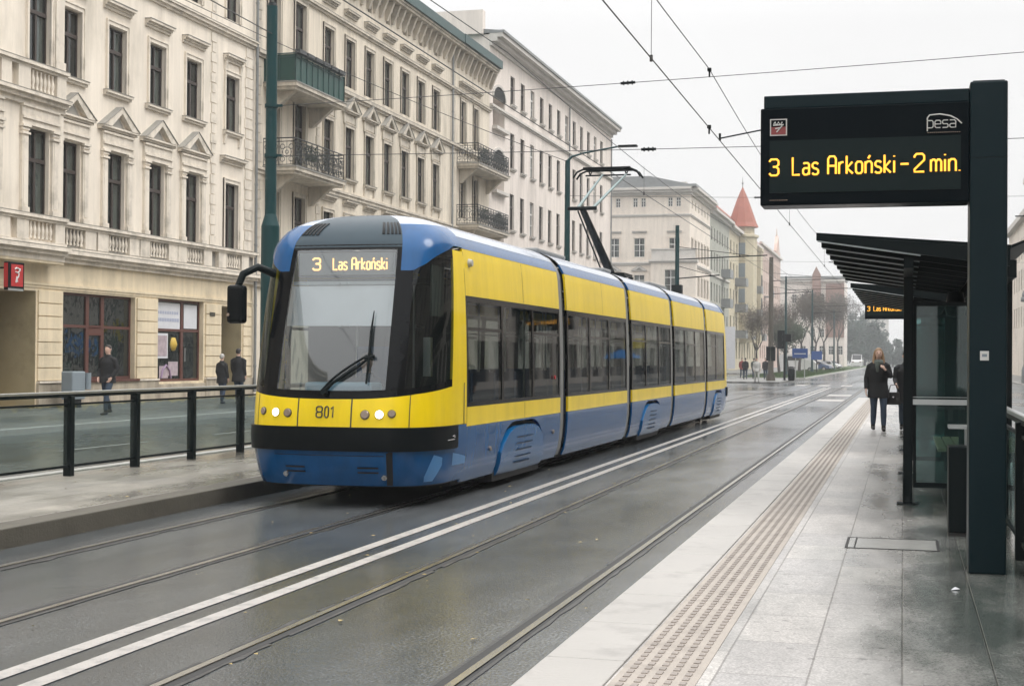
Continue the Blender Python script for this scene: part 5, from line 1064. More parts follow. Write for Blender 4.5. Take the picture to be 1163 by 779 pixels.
# light-blue swash graphics on the skirt near the first door post
mb = MB(); patch(.62, .70, lambda a: 0.30, lambda a: 0.36+(a-.62)*3.0, 6, 3, off=0.005, mb=mb); patch(.70, .78, lambda a: 0.30+(a-.70)*2.2, lambda a: 0.60-(a-.70)*0.5, 6, 3, off=0.005, mb=mb); patch(.88, 1.0, lambda a: 0.45, lambda a: 0.60-(a-.88)*0.6, 5, 2, off=0.005, mb=mb)
M['swash'] = mat('pale blue swash', (0.05, 0.2, 0.44), 0.3, coat=0.5); mb.build('swash_graphic', 'swash', tram)
# numbers and lamps on the front
def front_pt(a, v, off=0.0):
    n = SN(a, v); n = n if n.y < 0 else -n; return S(a, v)+n*off
P_, Wd = text_polys('801', 1.9); polys = []
for pl in P_:
    polys.append([tuple(front_pt(-0.062+(x/Wd)*0.124*1.0-0.012, 1.035+y/7*0.135, 0.004)) for x, y in pl])
curve_obj('fleet_number', polys, 0.0085, 'dark_print', tram)
for (a, r_, m_, nm, v) in ((-.235, .045, 'lamp_off', 'lamp', 1.085), (-.325, .046, 'lamp_on', 'headlight', 1.09), (-.435, .04, 'lamp_off', 'indicator', 1.1), (.215, .048, 'lamp_off', 'lamp', 1.075), (.305, .046, 'lamp_on', 'headlight', 1.08), (.385, .04, 'lamp_off', 'indicator', 1.09)):
    p = front_pt(a, v, 0.0); n = SN(a, v); n = n if n.y < 0 else -n
    o = MB().cyl(p-n*0.02, p+n*0.012, r_+0.012, r_+0.004, 20).build(nm, 'chrome' if m_ == 'lamp_on' else 'dark_print', tram)
    mk('lens', MB().cyl(p+n*0.0125, p+n*0.02, r_, r_*0.85, 20).mesh('lens', m_), o)
for a, v in ((-.27, 0.385), (.34, 0.365)):
    p = front_pt(a, v); n = SN(a, v); n = n if n.y < 0 else -n
    MB().cyl(p, p+n*0.02, 0.035, 0.03, 16).build('parking_sensor', 'chrome', tram)
p = front_pt(.84, .78, 0.04); curve_obj('bumper_mark', [[tuple(front_pt(.80, .76, .04)), tuple(front_pt(.86, .765, .04))], [tuple(front_pt(.845, .80, .04)), tuple(front_pt(.86, .815, .04)), tuple(front_pt(.867, .80, .04)), tuple(front_pt(.862, .785, .04))]], 0.007, 'chrome', tram)
# destination display behind the windscreen
dp = MB().box(-0.62, 0.62, 0.60, 0.72, 2.66, 2.955); o = dp.build('destination_display', 'screen', tram)
M['display_blue'] = mat('grey display face', (0.10, 0.12, 0.13), 0.5)
mk('board', MB().box(-0.6, 0.6, 0.592, 0.598, 2.68, 2.94).mesh('board', 'display_blue'), o)
M['led_tram'] = mat('amber tram led', (0.9, 0.55, 0.12), 0.5, emis=(1.0, 0.50, 0.16), estr=1.5)
lettering('text', '3', -0.43, -0.335, 2.74, 0.135, 0.585, 0.0105, 'led_tram', o); lettering('text', 'Las Arkoński', -0.17, 0.50, 2.74, 0.135, 0.585, 0.0095, 'led_tram', o)
MB().box(-0.66, 0.66, 0.55, 0.64, 2.56, 2.60).box(-0.1, -0.06, 0.53, 0.55, 2.565, 2.585).box(0.0, 0.03, 0.53, 0.55, 2.565, 2.585).build('header_rail', 'interior', tram)
MB().box(-0.74, 0.66, 0.56, 0.575, 2.08, 2.55).build('sun_blind', 'blind', tram)
# wiper
wp = MB(); f = lambda a, v: front_pt(a, v, 0.05)
wp.tube([f(-.02, 1.33), f(.04, 1.43), f(.10, 1.52), f(.155, 1.60), f(.215, 1.70)], [.022, .02, .018, .016, .014], 8)
wp.tube([f(-.035, 1.345), f(.02, 1.45), f(.08, 1.55), f(.15, 1.66), f(.21, 1.73)], [.014]*5, 8)
wp.cyl(front_pt(-.03, 1.31, 0.0), front_pt(-.03, 1.31, 0.07), 0.035, n=12)
o = wp.build('wiper', 'black_metal', tram)
mk('wiper_blade', MB().tube([f(.215, 1.42), f(.218, 1.7), f(.215, 2.0), f(.22, 2.22)], [.012, .018, .016, .006], 8).cyl(f(.19, 1.70), f(.25, 1.72), 0.02, n=8).mesh('wiper_blade', 'black_metal'), o)
# mirror on the left corner
mr_ = MB(); mr_.tube([(-0.93, 0.6, 2.70), (-1.06, 0.42, 2.77), (-1.18, 0.28, 2.68), (-1.23, 0.24, 2.52)], [.05, .045, .045, .04], 10)
o = mr_.build('mirror_arm', 'black_metal', tram)
mb = MB(); mb.box(-1.34, -1.13, 0.16, 0.32, 2.10, 2.55); mk('mirror_housing', mb.mesh('mirror_housing', 'bumper', bevel=0.04), o)
mk('mirror_lamp', MB().cyl((-1.31, 0.15, 2.2), (-1.31, 0.18, 2.2), 0.02, n=10).mesh('mirror_lamp', 'lamp_off'), o)
# sections: (y0, y1, has bogie)
SEC = [(1.5, 6.35, True), (6.85, 11.75, False), (12.25, 16.95, True), (17.45, 22.4, False), (22.9, 26.5, True)]
def Yp(y): return 1+(y-1.5)            # surface parameter for side position y
def strip(y0, y1, v0, v1, nv=6, off=0.0, edge=0.03, sides=(1, -1), mb=None, mi=0):
    mb = mb or MB()
    for s_ in sides: patch(s_*Yp(y0), s_*Yp(y1), v0, v1, 1, nv, off=off, edge=edge, mb=mb, mi=mi)
    return mb
bog = {0: (2.95, 5.4), 2: (13.3, 15.7), 4: (24.1, 26.2)}
for k, (a, b, has) in enumerate(SEC):
    strip(a, b, 2.46, 3.03, 5).build('upper_panel', 'yellow', tram)
    strip(a, b, 0.895, 1.135, 2).build('yellow_stripe', 'yellow', tram)
    strip(a, b, 3.033, 3.16, 3).build('roof_edge', 'blue', tram)
    rf = MB(); 
    for s_ in (1, -1): patch(s_*Yp(a), s_*Yp(b), 3.163, 3.55, 1, 10, mb=rf)
    rf.build('roof', 'roof_white', tram)
    lo = MB()
    if has:
        c0, c1 = bog[k]; n = 20; cx_ = (c0+c1)/2; R_ = (c1-c0)/2
        top = lambda y: 0.18+0.66*max(0.0, 1-abs((y-cx_)/R_)**3.0)**(1/2.2)
        for s_ in (1, -1):
            patch(s_*Yp(a), s_*Yp(c0), 0.2, 0.892, 1, 6, edge=0.03, mb=lo); patch(s_*Yp(c1), s_*Yp(b), 0.2, 0.892, 1, 6, edge=0.03, mb=lo)
            patch(s_*Yp(c0), s_*Yp(c1), lambda q: min(0.87, top(1.5+abs(q)-1)+0.055), 0.892, n, 3, edge=0.05, mb=lo)
        lo.build('lower_panel', 'blue', tram)
        cv = MB()
        for s_ in (1, -1): patch(s_*Yp(c0+0.10), s_*Yp(c1-0.04), 0.12, lambda q: min(0.80, max(0.14, top(1.5+abs(q)-1)-0.03)), n, 5, off=0.03, edge=0.08, mb=cv)
        o = cv.build('wheel_cover', 'blue_light', tram)
        sl = MB()
        for i in range(5):
            vv = 0.30+0.085*i; y0 = cx_-0.42; y1 = cx_+0.40
            for s_ in (1, -1): patch(s_*Yp(y0), s_*Yp(y1), vv, vv+0.018, 2, 1, off=0.036, mb=sl)
        mk('louvre', sl.mesh('louvre', 'louvre_dark'), o)
        MB().box(-1.1, 1.1, c0, c1, 0.1, 0.8).build('bogie', 'under', tram)
        for yy in (cx_-0.7, cx_+0.7): 
            mw = MB()
            for sx_ in (-0.72, 0.72): mw.cyl((sx_-0.06, yy, 0.31), (sx_+0.06, yy, 0.31), 0.3, n=20)
            mw.build('wheel', 'under', tram)
    else:
        strip(a, b, 0.2, 0.892, 6).build('lower_panel', 'blue', tram)
    MB().box(-1.0, 1.0, a, b, 0.16, 0.30).build('underfloor', 'under', tram)
    # window band
    gl = MB(); strip(a+0.03, b-0.03, 1.14, 2.455, 6, off=-0.012, edge=0, mb=gl); gl.build('window_band', 'tram_glass', tram)
    mu = MB(); n = max(2, round((b-a)/1.55)); ys = [a+0.03+(b-a-0.06)*i/n for i in range(n+1)]
    for y in ys: strip(max(a, y-0.05), min(b, y+0.05), 1.14, 2.455, 5, off=-0.002, edge=0.05, mb=mu)
    strip(a, b, 1.137, 1.19, 1, off=-0.001, edge=0.05, mb=mu); strip(a, b, 2.40, 2.457, 1, off=-0.001, edge=0.05, mb=mu)
    for i in range(n):
        if (i+k) % 2 == 0: strip(ys[i]+0.05, ys[i+1]-0.05, 2.05, 2.085, 1, off=-0.004, edge=0.03, mb=mu)
    mu.build('window_frame', 'black_gloss', tram)
    se = MB(); mid = a+(b-a)*0.56
    if k in (0, 1, 3): strip(mid, mid+0.012, 2.47, 3.02, 3, off=0.003, edge=0, mb=se); strip(mid, mid+0.012, 0.9, 1.13, 1, off=0.003, edge=0, mb=se)
    strip(a, a+0.012, 0.93, 3.0, 6, off=0.002, edge=0, mb=se)
    se.build('seam', 'dark_print', tram)
    # interior: floor, ceiling, seats, poles
    MB().box(-1.05, 1.05, a, b, 0.33, 0.40).build('floor', 'interior_dark', tram)
    MB().box(-0.9, 0.9, a, b, 2.62, 2.68).build('ceiling', 'interior_dark', tram)
    for j in range(int((b-a)/1.05)):
        y = a+0.7+j*1.05
        for s_ in (-1, 1):
            if (j+k) % 4 == 3 and s_ > 0: continue
            q = MB().box(s_*0.35, s_*0.98, y-0.22, y+0.22, 0.82, 0.90).box(s_*0.35, s_*0.64, y+0.18, y+0.26, 0.88, 1.52).box(s_*0.68, s_*0.98, y+0.18, y+0.26, 0.88, 1.52).box(s_*0.5, s_*0.8, y-0.1, y+0.1, 0.4, 0.82)
            q.build('seat', 'seat_blue', tram)
    gp = MB()
    for j in range(int((b-a)/1.4)+1):
        y = a+0.4+j*1.4
        for s_ in (-1, 1): gp.cyl((s_*0.38, y, 0.4), (s_*0.38, y, 2.62), 0.017, n=6)
    for s_ in (-1, 1): gp.cyl((s_*0.5, a+0.1, 2.1), (s_*0.5, b-0.1, 2.1), 0.015, n=6)
    gp.build('grab_pole', 'steel', tram)
# joints
for k in range(4):
    a, b = SEC[k][1], SEC[k+1][0]
    fr = MB()
    for s_ in (1, -1):
        patch(s_*Yp(a+0.0), s_*Yp(a+0.20), 0.24, 3.55, 2, 30, off=-0.004, edge=0.12, mb=fr)
    fr.build('joint_frame', 'bellow_grey', tram)
    bl = MB(); n = 9
    for i in range(n):
        y0 = a+0.20+(b-a-0.20)*i/n; y1 = a+0.20+(b-a-0.20)*(i+1)/n; ym = (y0+y1)/2
        for s_ in (1, -1):
            for (p, q, o0, o1) in ((y0, ym, -0.12, -0.055), (ym, y1, -0.055, -0.12)):
                vs = []
                for j in range(31):
                    v = 0.24+(3.55-0.24)*j/30
                    for (yy, oo) in ((p, o0), (q, o1)):
                        nn = SN(s_*Yp(yy), v); nn = nn if nn.dot(S(s_*Yp(yy), v)-Vector((0, yy, 1.8))) > 0 else -nn
                        vs.append(S(s_*Yp(yy), v)+nn*oo)
                bl.add(vs, [(2*j, 2*j+1, 2*j+3, 2*j+2) for j in range(30)], 0, False)
    bl.build('bellows', 'bellows', tram)
# small fittings on the side
p = S(1.22, 2.86); MB().cyl(p, p+Vector((0.05, 0, 0)), 0.055, 0.04, 14).build('side_camera', 'pale_cloth', tram)
for y, v in ((2.55, 0.56), (5.9, 0.62), (5.95, 1.45)):
    p = S(Yp(y), v); MB().cyl(p, p+Vector((0.02, 0, 0)), 0.03, n=12).build('side_lamp' if v < 1 else 'side_button', 'lamp_off' if v < 1 else 'red', tram)
# inner display seen through the first window
o = MB().box(-0.5, 0.5, 3.5, 3.55, 2.14, 2.36).build('inner_display', 'screen_dark', tram)
lettering('text', '3 Las Arkoński', -0.42, 0.42, 2.2, 0.09, 3.48, 0.009, 'led_dim', o)
# cab: console, back wall, driver seat
MB().box(-0.95, 0.95, 0.35, 0.85, 0.9, 1.30).box(-0.5, 0.35, 0.5, 0.9, 1.30, 1.42).build('cab_console', 'console', tram, bevel=0.04)
MB().box(-1.05, 1.05, 1.9, 1.95, 0.4, 2.7).build('cab_wall', 'interior_dark', tram)
MB().box(-0.25, 0.25, 1.55, 1.68, 0.9, 1.85).box(-0.25, 0.25, 1.2, 1.6, 0.85, 0.95).build('driver_seat', 'seat_blue', tram)
MB().box(0.93, 1.02, 0.65, 0.72, 1.5, 1.95).build('door_column', 'steel', tram)
MB().box(0.98, 1.0, 0.75, 1.2, 2.2, 2.8).build('side_blind', 'grey_cloth', tram)
MB().box(-1.0, 1.0, 0.5, 1.5, 0.5, 0.6).build('cab_floor', 'interior_dark', tram)
# roof equipment and pantograph
rb = MB()
for y0, y1 in ((7.6, 9.6), (12.9, 13.6), (18.2, 20.5)): rb.box(-0.5, 0.5, y0, y1, 3.44, 3.52)
rb.build('roof_box', 'roof_tin', tram, bevel=0.03)
PYB = 15.75
pf = MB().box(-0.45, 0.45, PYB-0.5, PYB-0.42, 3.5, 3.56).box(-0.45, 0.45, PYB+0.35, PYB+0.43, 3.5, 3.56).box(-0.45, -0.38, PYB-0.42, PYB+0.35, 3.5, 3.56).box(0.38, 0.45, PYB-0.42, PYB+0.35, 3.5, 3.56)
for x in (-.42, .42):
    for y in (-.46, .39): pf.lathe([(0.05, 0), (0.07, 0.02), (0.04, 0.04), (0.07, 0.06), (0.04, 0.09)], 10, 0, (x, PYB+y, 3.42))
o = pf.build('pantograph', 'black_metal', tram)
K1 = (0.0, PYB+0.2, 3.60); K2 = (-0.12, PYB-2.1, 4.78); HD = (0.0, PYB-0.1, 5.80)
mk('lower_arm', MB().tube([K1, K2], [0.10, 0.065], 10).tube([(K1[0]-0.16, K1[1]-0.1, K1[2]), (K2[0]-0.1, K2[1]+0.05, K2[2]-0.05)], 0.018, 8).mesh('lower_arm', 'black_metal'), o)
mk('knee', MB().cyl((K2[0]-0.3, K2[1], K2[2]), (K2[0]+0.3, K2[1], K2[2]), 0.04, n=10).mesh('knee', 'black_metal'), o)
M['arm_grey'] = mat('weathered pantograph arm', (0.20, 0.26, 0.26), 0.45, 0.3)
mk('upper_arm', MB().tube([(K2[0]-0.1, K2[1], K2[2]), (HD[0]-0.1, HD[1]-0.1, HD[2]-0.10)], [0.035, 0.022], 8).tube([(K2[0]+0.22, K2[1], K2[2]), (HD[0]+0.42, HD[1]-0.1, HD[2]-0.10)], [0.035, 0.022], 8).tube([(K2[0]-0.1, K2[1], K2[2]), (K2[0]+0.22, K2[1], K2[2])], 0.03, 8).mesh('upper_arm', 'arm_grey'), o)
hd = MB()
for dy in (-0.16, 0.16):
    hd.tube([(-0.74, HD[1]+dy, HD[2]-0.16), (-0.66, HD[1]+dy, HD[2]-0.04), (-0.52, HD[1]+dy, HD[2]+0.02), (0.52, HD[1]+dy, HD[2]+0.02), (0.66, HD[1]+dy, HD[2]-0.04), (0.74, HD[1]+dy, HD[2]-0.16)], 0.022, 8)
    hd.box(-0.52, 0.52, HD[1]+dy-0.03, HD[1]+dy+0.03, HD[2]+0.035, HD[2]+0.06)
for x in (-0.4, 0.4): hd.tube([(x, HD[1]-0.16, HD[2]), (x, HD[1], HD[2]-0.1), (x, HD[1]+0.16, HD[2])], 0.016, 6)
hd.tube([(-0.5, HD[1], HD[2]-0.1), (0.5, HD[1], HD[2]-0.1)], 0.018, 8)
mk('collector_head', hd.mesh('collector_head', 'black_metal'), o)

# ================================================================== information sign
def board(label, cat_, loc, grp=None, full=True):
    t = thing('information_display', label, cat_, loc, group=grp); x0 = -1.42-0.0
    # local: pole spans x 0..0.25; board to the left of it
    MB().box(0.0, 0.25, 0, 0.34, 0, 3.41).build('pole', 'green_metal', t, bevel=0.012)
    MB().box(0.02, 0.23, 0.02, 0.32, 3.411, 3.418).build('pole_cap', 'black_metal', t)
    MB().box(-1.42, -0.002, 0.03, 0.30, 3.275, 3.37).build('top_beam', 'green_metal', t, bevel=0.008)
    o = MB().box(-1.44, -0.002, -0.0, 0.28, 2.575, 3.274).build('display_case', 'screen_dark', t, bevel=0.01)
    mk('screen', MB().box(-1.375, -0.06, -0.006, -0.001, 2.665, 3.04).mesh('screen', 'screen'), o)
    lettering('text', '3', -1.375, -1.31, 2.79, 0.115, -0.011, 0.0072, 'led', o); lettering('text', 'Las Arkoński', -1.21, -0.505, 2.79, 0.125, -0.011, 0.0072, 'led', o, gap=1.5)
    lettering('text', '-', -0.465, -0.41, 2.79, 0.125, -0.011, 0.0072, 'led', o); lettering('text', '2', -0.37, -0.305, 2.79, 0.125, -0.011, 0.0072, 'led', o); lettering('text', 'min.', -0.26, -0.065, 2.79, 0.125, -0.011, 0.0072, 'led', o, gap=1.5)
    if full:
        mk('emblem', MB().box(-1.372, -1.252, -0.006, -0.001, 3.075, 3.195).mesh('emblem', 'white_print'), o)
        mk('emblem_field', MB().box(-1.364, -1.26, -0.009, -0.0065, 3.083, 3.187).mesh('emblem_field', 'red_dull'), o)
        mk('emblem_top', MB().box(-1.364, -1.26, -0.0108, -0.0092, 3.138, 3.187).mesh('emblem_top', 'screen_dark'), o)
        curve_obj('emblem_mark', [[(-1.345, -0.012, 3.16), (-1.335, -0.012, 3.172), (-1.325, -0.012, 3.15), (-1.312, -0.012, 3.172), (-1.30, -0.012, 3.15), (-1.285, -0.012, 3.172)], [(-1.35, -0.012, 3.15), (-1.275, -0.012, 3.152)], [(-1.285, -0.012, 3.145), (-1.325, -0.012, 3.10)], [(-1.30, -0.012, 3.13), (-1.335, -0.012, 3.125)]], 0.0045, 'white_print', o)
        P2 = []; xx = -0.27
        lettering('logo', 'peSq', -0.285, -0.095, 3.095, 0.085, -0.006, 0.0036, 'white_print', o, gap=1.0)
        curve_obj('logo_swoosh', [[(-0.285, -0.006, 3.165), (-0.27, -0.006, 3.185), (-0.2, -0.006, 3.19), (-0.13, -0.006, 3.175), (-0.085, -0.006, 3.15), (-0.055, -0.006, 3.12)], [(-0.285, -0.006, 3.165), (-0.285, -0.006, 3.15)]], 0.0045, 'white_print', o)
        curve_obj('logo_line', [[(-0.283+k*0.014, -0.004, 3.062), (-0.275+k*0.014, -0.004, 3.062)] for k in range(16)], 0.003, 'lamp_off', o)
        curve_obj('maker_text', [[(-1.372+k*0.013, -0.004, 2.612), (-1.364+k*0.013, -0.004, 2.612)] for k in range(10)], 0.003, 'lamp_off', o)
        mk('sticker', MB().box(0.072, 0.13, -0.004, -0.001, 1.475, 1.54).mesh('sticker', 'white_print'), t); mk('sticker_print', MB().box(0.085, 0.118, -0.006, -0.0045, 1.50, 1.52).mesh('sticker_print', 'bin_grey'), t)
        MB().box(0.0, 0.25, -0.002, 0.0, 2.88, 2.884).build('pole_joint', 'black_metal', t)
    return t
board('nearest dark green post with large display board reading 3 Las Arkoński - 2 min.', 'sign', (0.44, 10.55, 0.25))
board('farther small display board hanging under the shelter roofs, cut off by the dark upright', 'sign', (0.44, 40.0, 0.25), full=False)

# ================================================================== shelters
def shelter(label, y0, near):
    t = thing('tram_shelter', label, 'shelter', (0, y0, 0.25)); gl = 'shelter_glass'; Ls = 7.1
    py = [1.45, 5.6]
    for y in py:
        MB().box(-0.0, 0.095, y, y+0.10, 0, 2.33).build('post', 'black_metal', t, bevel=0.008)
        MB().box(-0.06, 0.155, y-0.06, y+0.16, 0, 0.012).build('foot_plate', 'black_metal', t)
    for y in (1.47, 3.6, 5.62): MB().box(0.98, 1.06, y, y+0.08, 0, 2.33).build('rear_post', 'black_metal', t)
    # roof: a wing rising over the platform and a short one to the back, with ribs
    prof = [(-1.0, 2.63), (-1.0, 2.68), (0.35, 2.53), (0.95, 2.44), (1.55, 2.66), (1.55, 2.61), (0.95, 2.34), (0.35, 2.44)]
    MB().prism([(-.80, 2.645), (-.80, 2.672), (0.95, 2.535), (0.95, 2.505)], 0, Ls, 'y').prism([(0.952, 2.505), (0.952, 2.535), (1.22, 2.64), (1.22, 2.62)], 0, Ls, 'y').build('roof_sheet', 'black_metal', t)
    M.setdefault('roof_glass', glassmat('roof glazing', (0.25, 0.29, 0.29), 0.6, base=(0.02, 0.025, 0.025)))
    rb = MB(); n = 8
    for i in range(n+1):
        y = (Ls-0.06)*i/n; rb.prism([(-.80, 2.60), (-.80, 2.644), (0.94, 2.504), (0.94, 2.34), (0.2, 2.45)], y, y+0.05, 'y')
    rb.build('roof_rib', 'black_metal', t)
    rg = MB()
    for i in range(n):
        y = (Ls-0.06)*i/n; rg.prism([(-0.79, 2.589), (-0.79, 2.598), (0.15, 2.452), (0.15, 2.443)], y-0.002, y+0.06, 'y')
    M.setdefault('grey_slat', mat('pale roof slat', (0.32, 0.36, 0.37), 0.4)); rg.build('roof_slat', 'grey_slat', t)
    MB().box(0.0, 0.09, 0.052, Ls, 2.335, 2.43).box(0.9, 1.0, 0.052, Ls, 2.24, 2.40).build('purlin', 'black_metal', t)
    for y in (1.47,  5.62):
        fr = MB().box(0.10, 0.98, y+0.02, y+0.06, 0.17, 0.225).box(0.10, 0.98, y+0.02, y+0.06, 2.03, 2.07).box(0.10, 0.13, y+0.02, y+0.06, 0.225, 2.03).box(0.95, 0.98, y+0.02, y+0.06, 0.225, 2.03)
        o = fr.build('end_wall', 'black_metal', t); mk('glass_pane', MB().box(0.13, 0.95, y+0.035, y+0.045, 0.225, 2.03).mesh('glass_pane', gl), o)
        if near and y < 2: mk('rail', MB().box(0.09, 0.99, y-0.01, y+0.02, 1.02, 1.075).box(0.09, 0.99, y-0.01, y+0.02, 1.095, 1.10).mesh('rail', 'steel'), o)
    for (a, b) in ((1.57, 3.58), (3.70, 5.6)):
        o = MB().box(1.0, 1.04, a, b, 0.17, 0.22).box(1.0, 1.04, a, b, 2.0, 2.05).build('rear_wall', 'black_metal', t); mk('glass_pane', MB().box(1.015, 1.025, a, b, 0.22, 2.0).mesh('glass_pane', gl), o)
    MB().box(0.50, 0.96, 5.0, 5.08, 0.1, 2.05).build('map_board', 'black_metal', t)
    if near: MB().box(0.6, 0.98, 2.9, 3.0, 0.3, 2.05).build('side_panel', 'black_metal', t)
    bn = MB()
    for i in range(4): bn.box(0.36+i*0.105, 0.45+i*0.105, 2.2, 4.8, 0.50, 0.535)
    o = bn.build('bench', 'wood', t, bevel=0.006); mk('bench_support', MB().box(0.40, 0.80, 2.5, 2.56, 0.42, 0.498).box(0.40, 0.80, 4.4, 4.46, 0.42, 0.498).box(0.76, 0.98, 2.5, 2.56, 0.40, 0.46).box(0.76, 0.98, 4.4, 4.46, 0.40, 0.46).mesh('bench_support', 'black_metal'), o)
    MB().lathe([(0.0, 0), (0.09, 0.02), (0.11, 0.1), (0.08, 0.26), (0.0, 0.28)], 10, 0, (0.52, 1.75, 1.92)).tube([(0.55, 1.75, 2.1), (0.66, 1.85, 2.25), (0.72, 1.9, 2.38)], 0.05, 8).build('loudspeaker', 'bumper', t)
    return t
shelter('nearer dark tram shelter with glass end wall, wooden bench and ribbed roof', 14.0, True)
shelter('second dark tram shelter just beyond the nearer one, mostly hidden', 23.2, False)
t = thing('litter_bin', 'tall dark box litter bin half hidden behind the sign post', 'bin', (0.37, 12.75, 0.25))
MB().box(0, 0.34, 0, 0.36, 0.03, 0.75).build('body', 'black_metal', t, bevel=0.01); MB().box(-0.0, 0.34, 0.0, 0.36, 0.0, 0.028).build('base', 'groove', t)
MB().box(-0.0, 0.34, 0.02, 0.34, 0.90, 0.925).build('ash_shelf', 'steel', t); MB().box(0.14, 0.2, 0.3, 0.34, 0.75, 0.9).build('bracket', 'steel', t)
# ================================================================== people
def remeshed(mb, name, m, vox, smooth=6):
    """weld overlapping volumes into one continuous skin"""
    me = mb.mesh(name+'_tmp', m); o = bpy.data.objects.new(name+'_tmp', me); C.objects.link(o)
    r_ = o.modifiers.new('r', 'REMESH'); r_.mode = 'VOXEL'; r_.voxel_size = vox; r_.use_smooth_shade = True
    s_ = o.modifiers.new('s', 'SMOOTH'); s_.factor = 0.5; s_.iterations = smooth
    dg = bpy.context.evaluated_depsgraph_get(); dg.update()
    me2 = bpy.data.meshes.new_from_object(o.evaluated_get(dg)); me2.name = name
    for p in me2.polygons: p.use_smooth = True; p.material_index = 0
    bpy.data.objects.remove(o); bpy.data.meshes.remove(me)
    me2.materials.clear(); me2.materials.append(M[m]); return me2
def loft(mb, rings, n=16):
    """rings of (centre, rx, ry) stacked upwards"""
    vs = []
    for c, rx, ry in rings:
        for k in range(n):
            t = 2*math.pi*k/n; vs.append((c[0]+rx*math.cos(t), c[1]+ry*math.sin(t), c[2]))
    fs = [(i*n+k, i*n+(k+1) % n, (i+1)*n+(k+1) % n, (i+1)*n+k) for i in range(len(rings)-1) for k in range(n)]
    fs += [tuple(range(n))[::-1], tuple(range((len(rings)-1)*n, len(rings)*n))]
    return mb.add(vs, fs, 0, True)
def V3(*a): return Vector(a)
def hand(mb, wrist, d, side, k=1.0, curl=0.35, palm_n=None):
    """palm, four unequal bent fingers and a thumb leaving the side of the palm"""
    d = Vector(d).normalized(); fwd = Vector((0, -1, 0)); lat = d.cross(Vector((side, 0, 0)))
    if lat.length < 0.2: lat = d.cross(Vector((0, 0, 1)))
    lat.normalize(); nrm = lat.cross(d).normalized()
    w_ = Vector(wrist); e = w_+d*0.085*k
    for q in (-0.028, -0.01, 0.01, 0.028): mb.tube([w_+lat*q*0.6*k, w_+d*0.04*k+lat*q*k, e+lat*q*k], [0.016*k, 0.017*k, 0.013*k], 8)
    for q, L_ in ((-0.031, .062), (-0.011, .078), (0.011, .084), (0.031, .072)):
        b = e+lat*q*k; p1 = b+d*L_*0.5*k+nrm*(-0.1*L_)*k; p2 = p1+(d*(1-curl)-nrm*curl).normalized()*L_*0.3*k; p3 = p2+(d*(1-2*curl)-nrm*2*curl).normalized()*L_*0.28*k
        mb.tube([b-d*0.01, b, p1, p2, p3], [0.0105*k, .0105*k, .0095*k, .0085*k, .007*k], 8)
    b = w_+d*0.03*k+lat*0.026*k; t1 = b+lat*0.03*k+d*0.025*k; t2 = t1+d*0.032*k+lat*0.008*k-nrm*0.008
    mb.tube([b, t1, t2], [0.014*k, .0115*k, .009*k], 8)
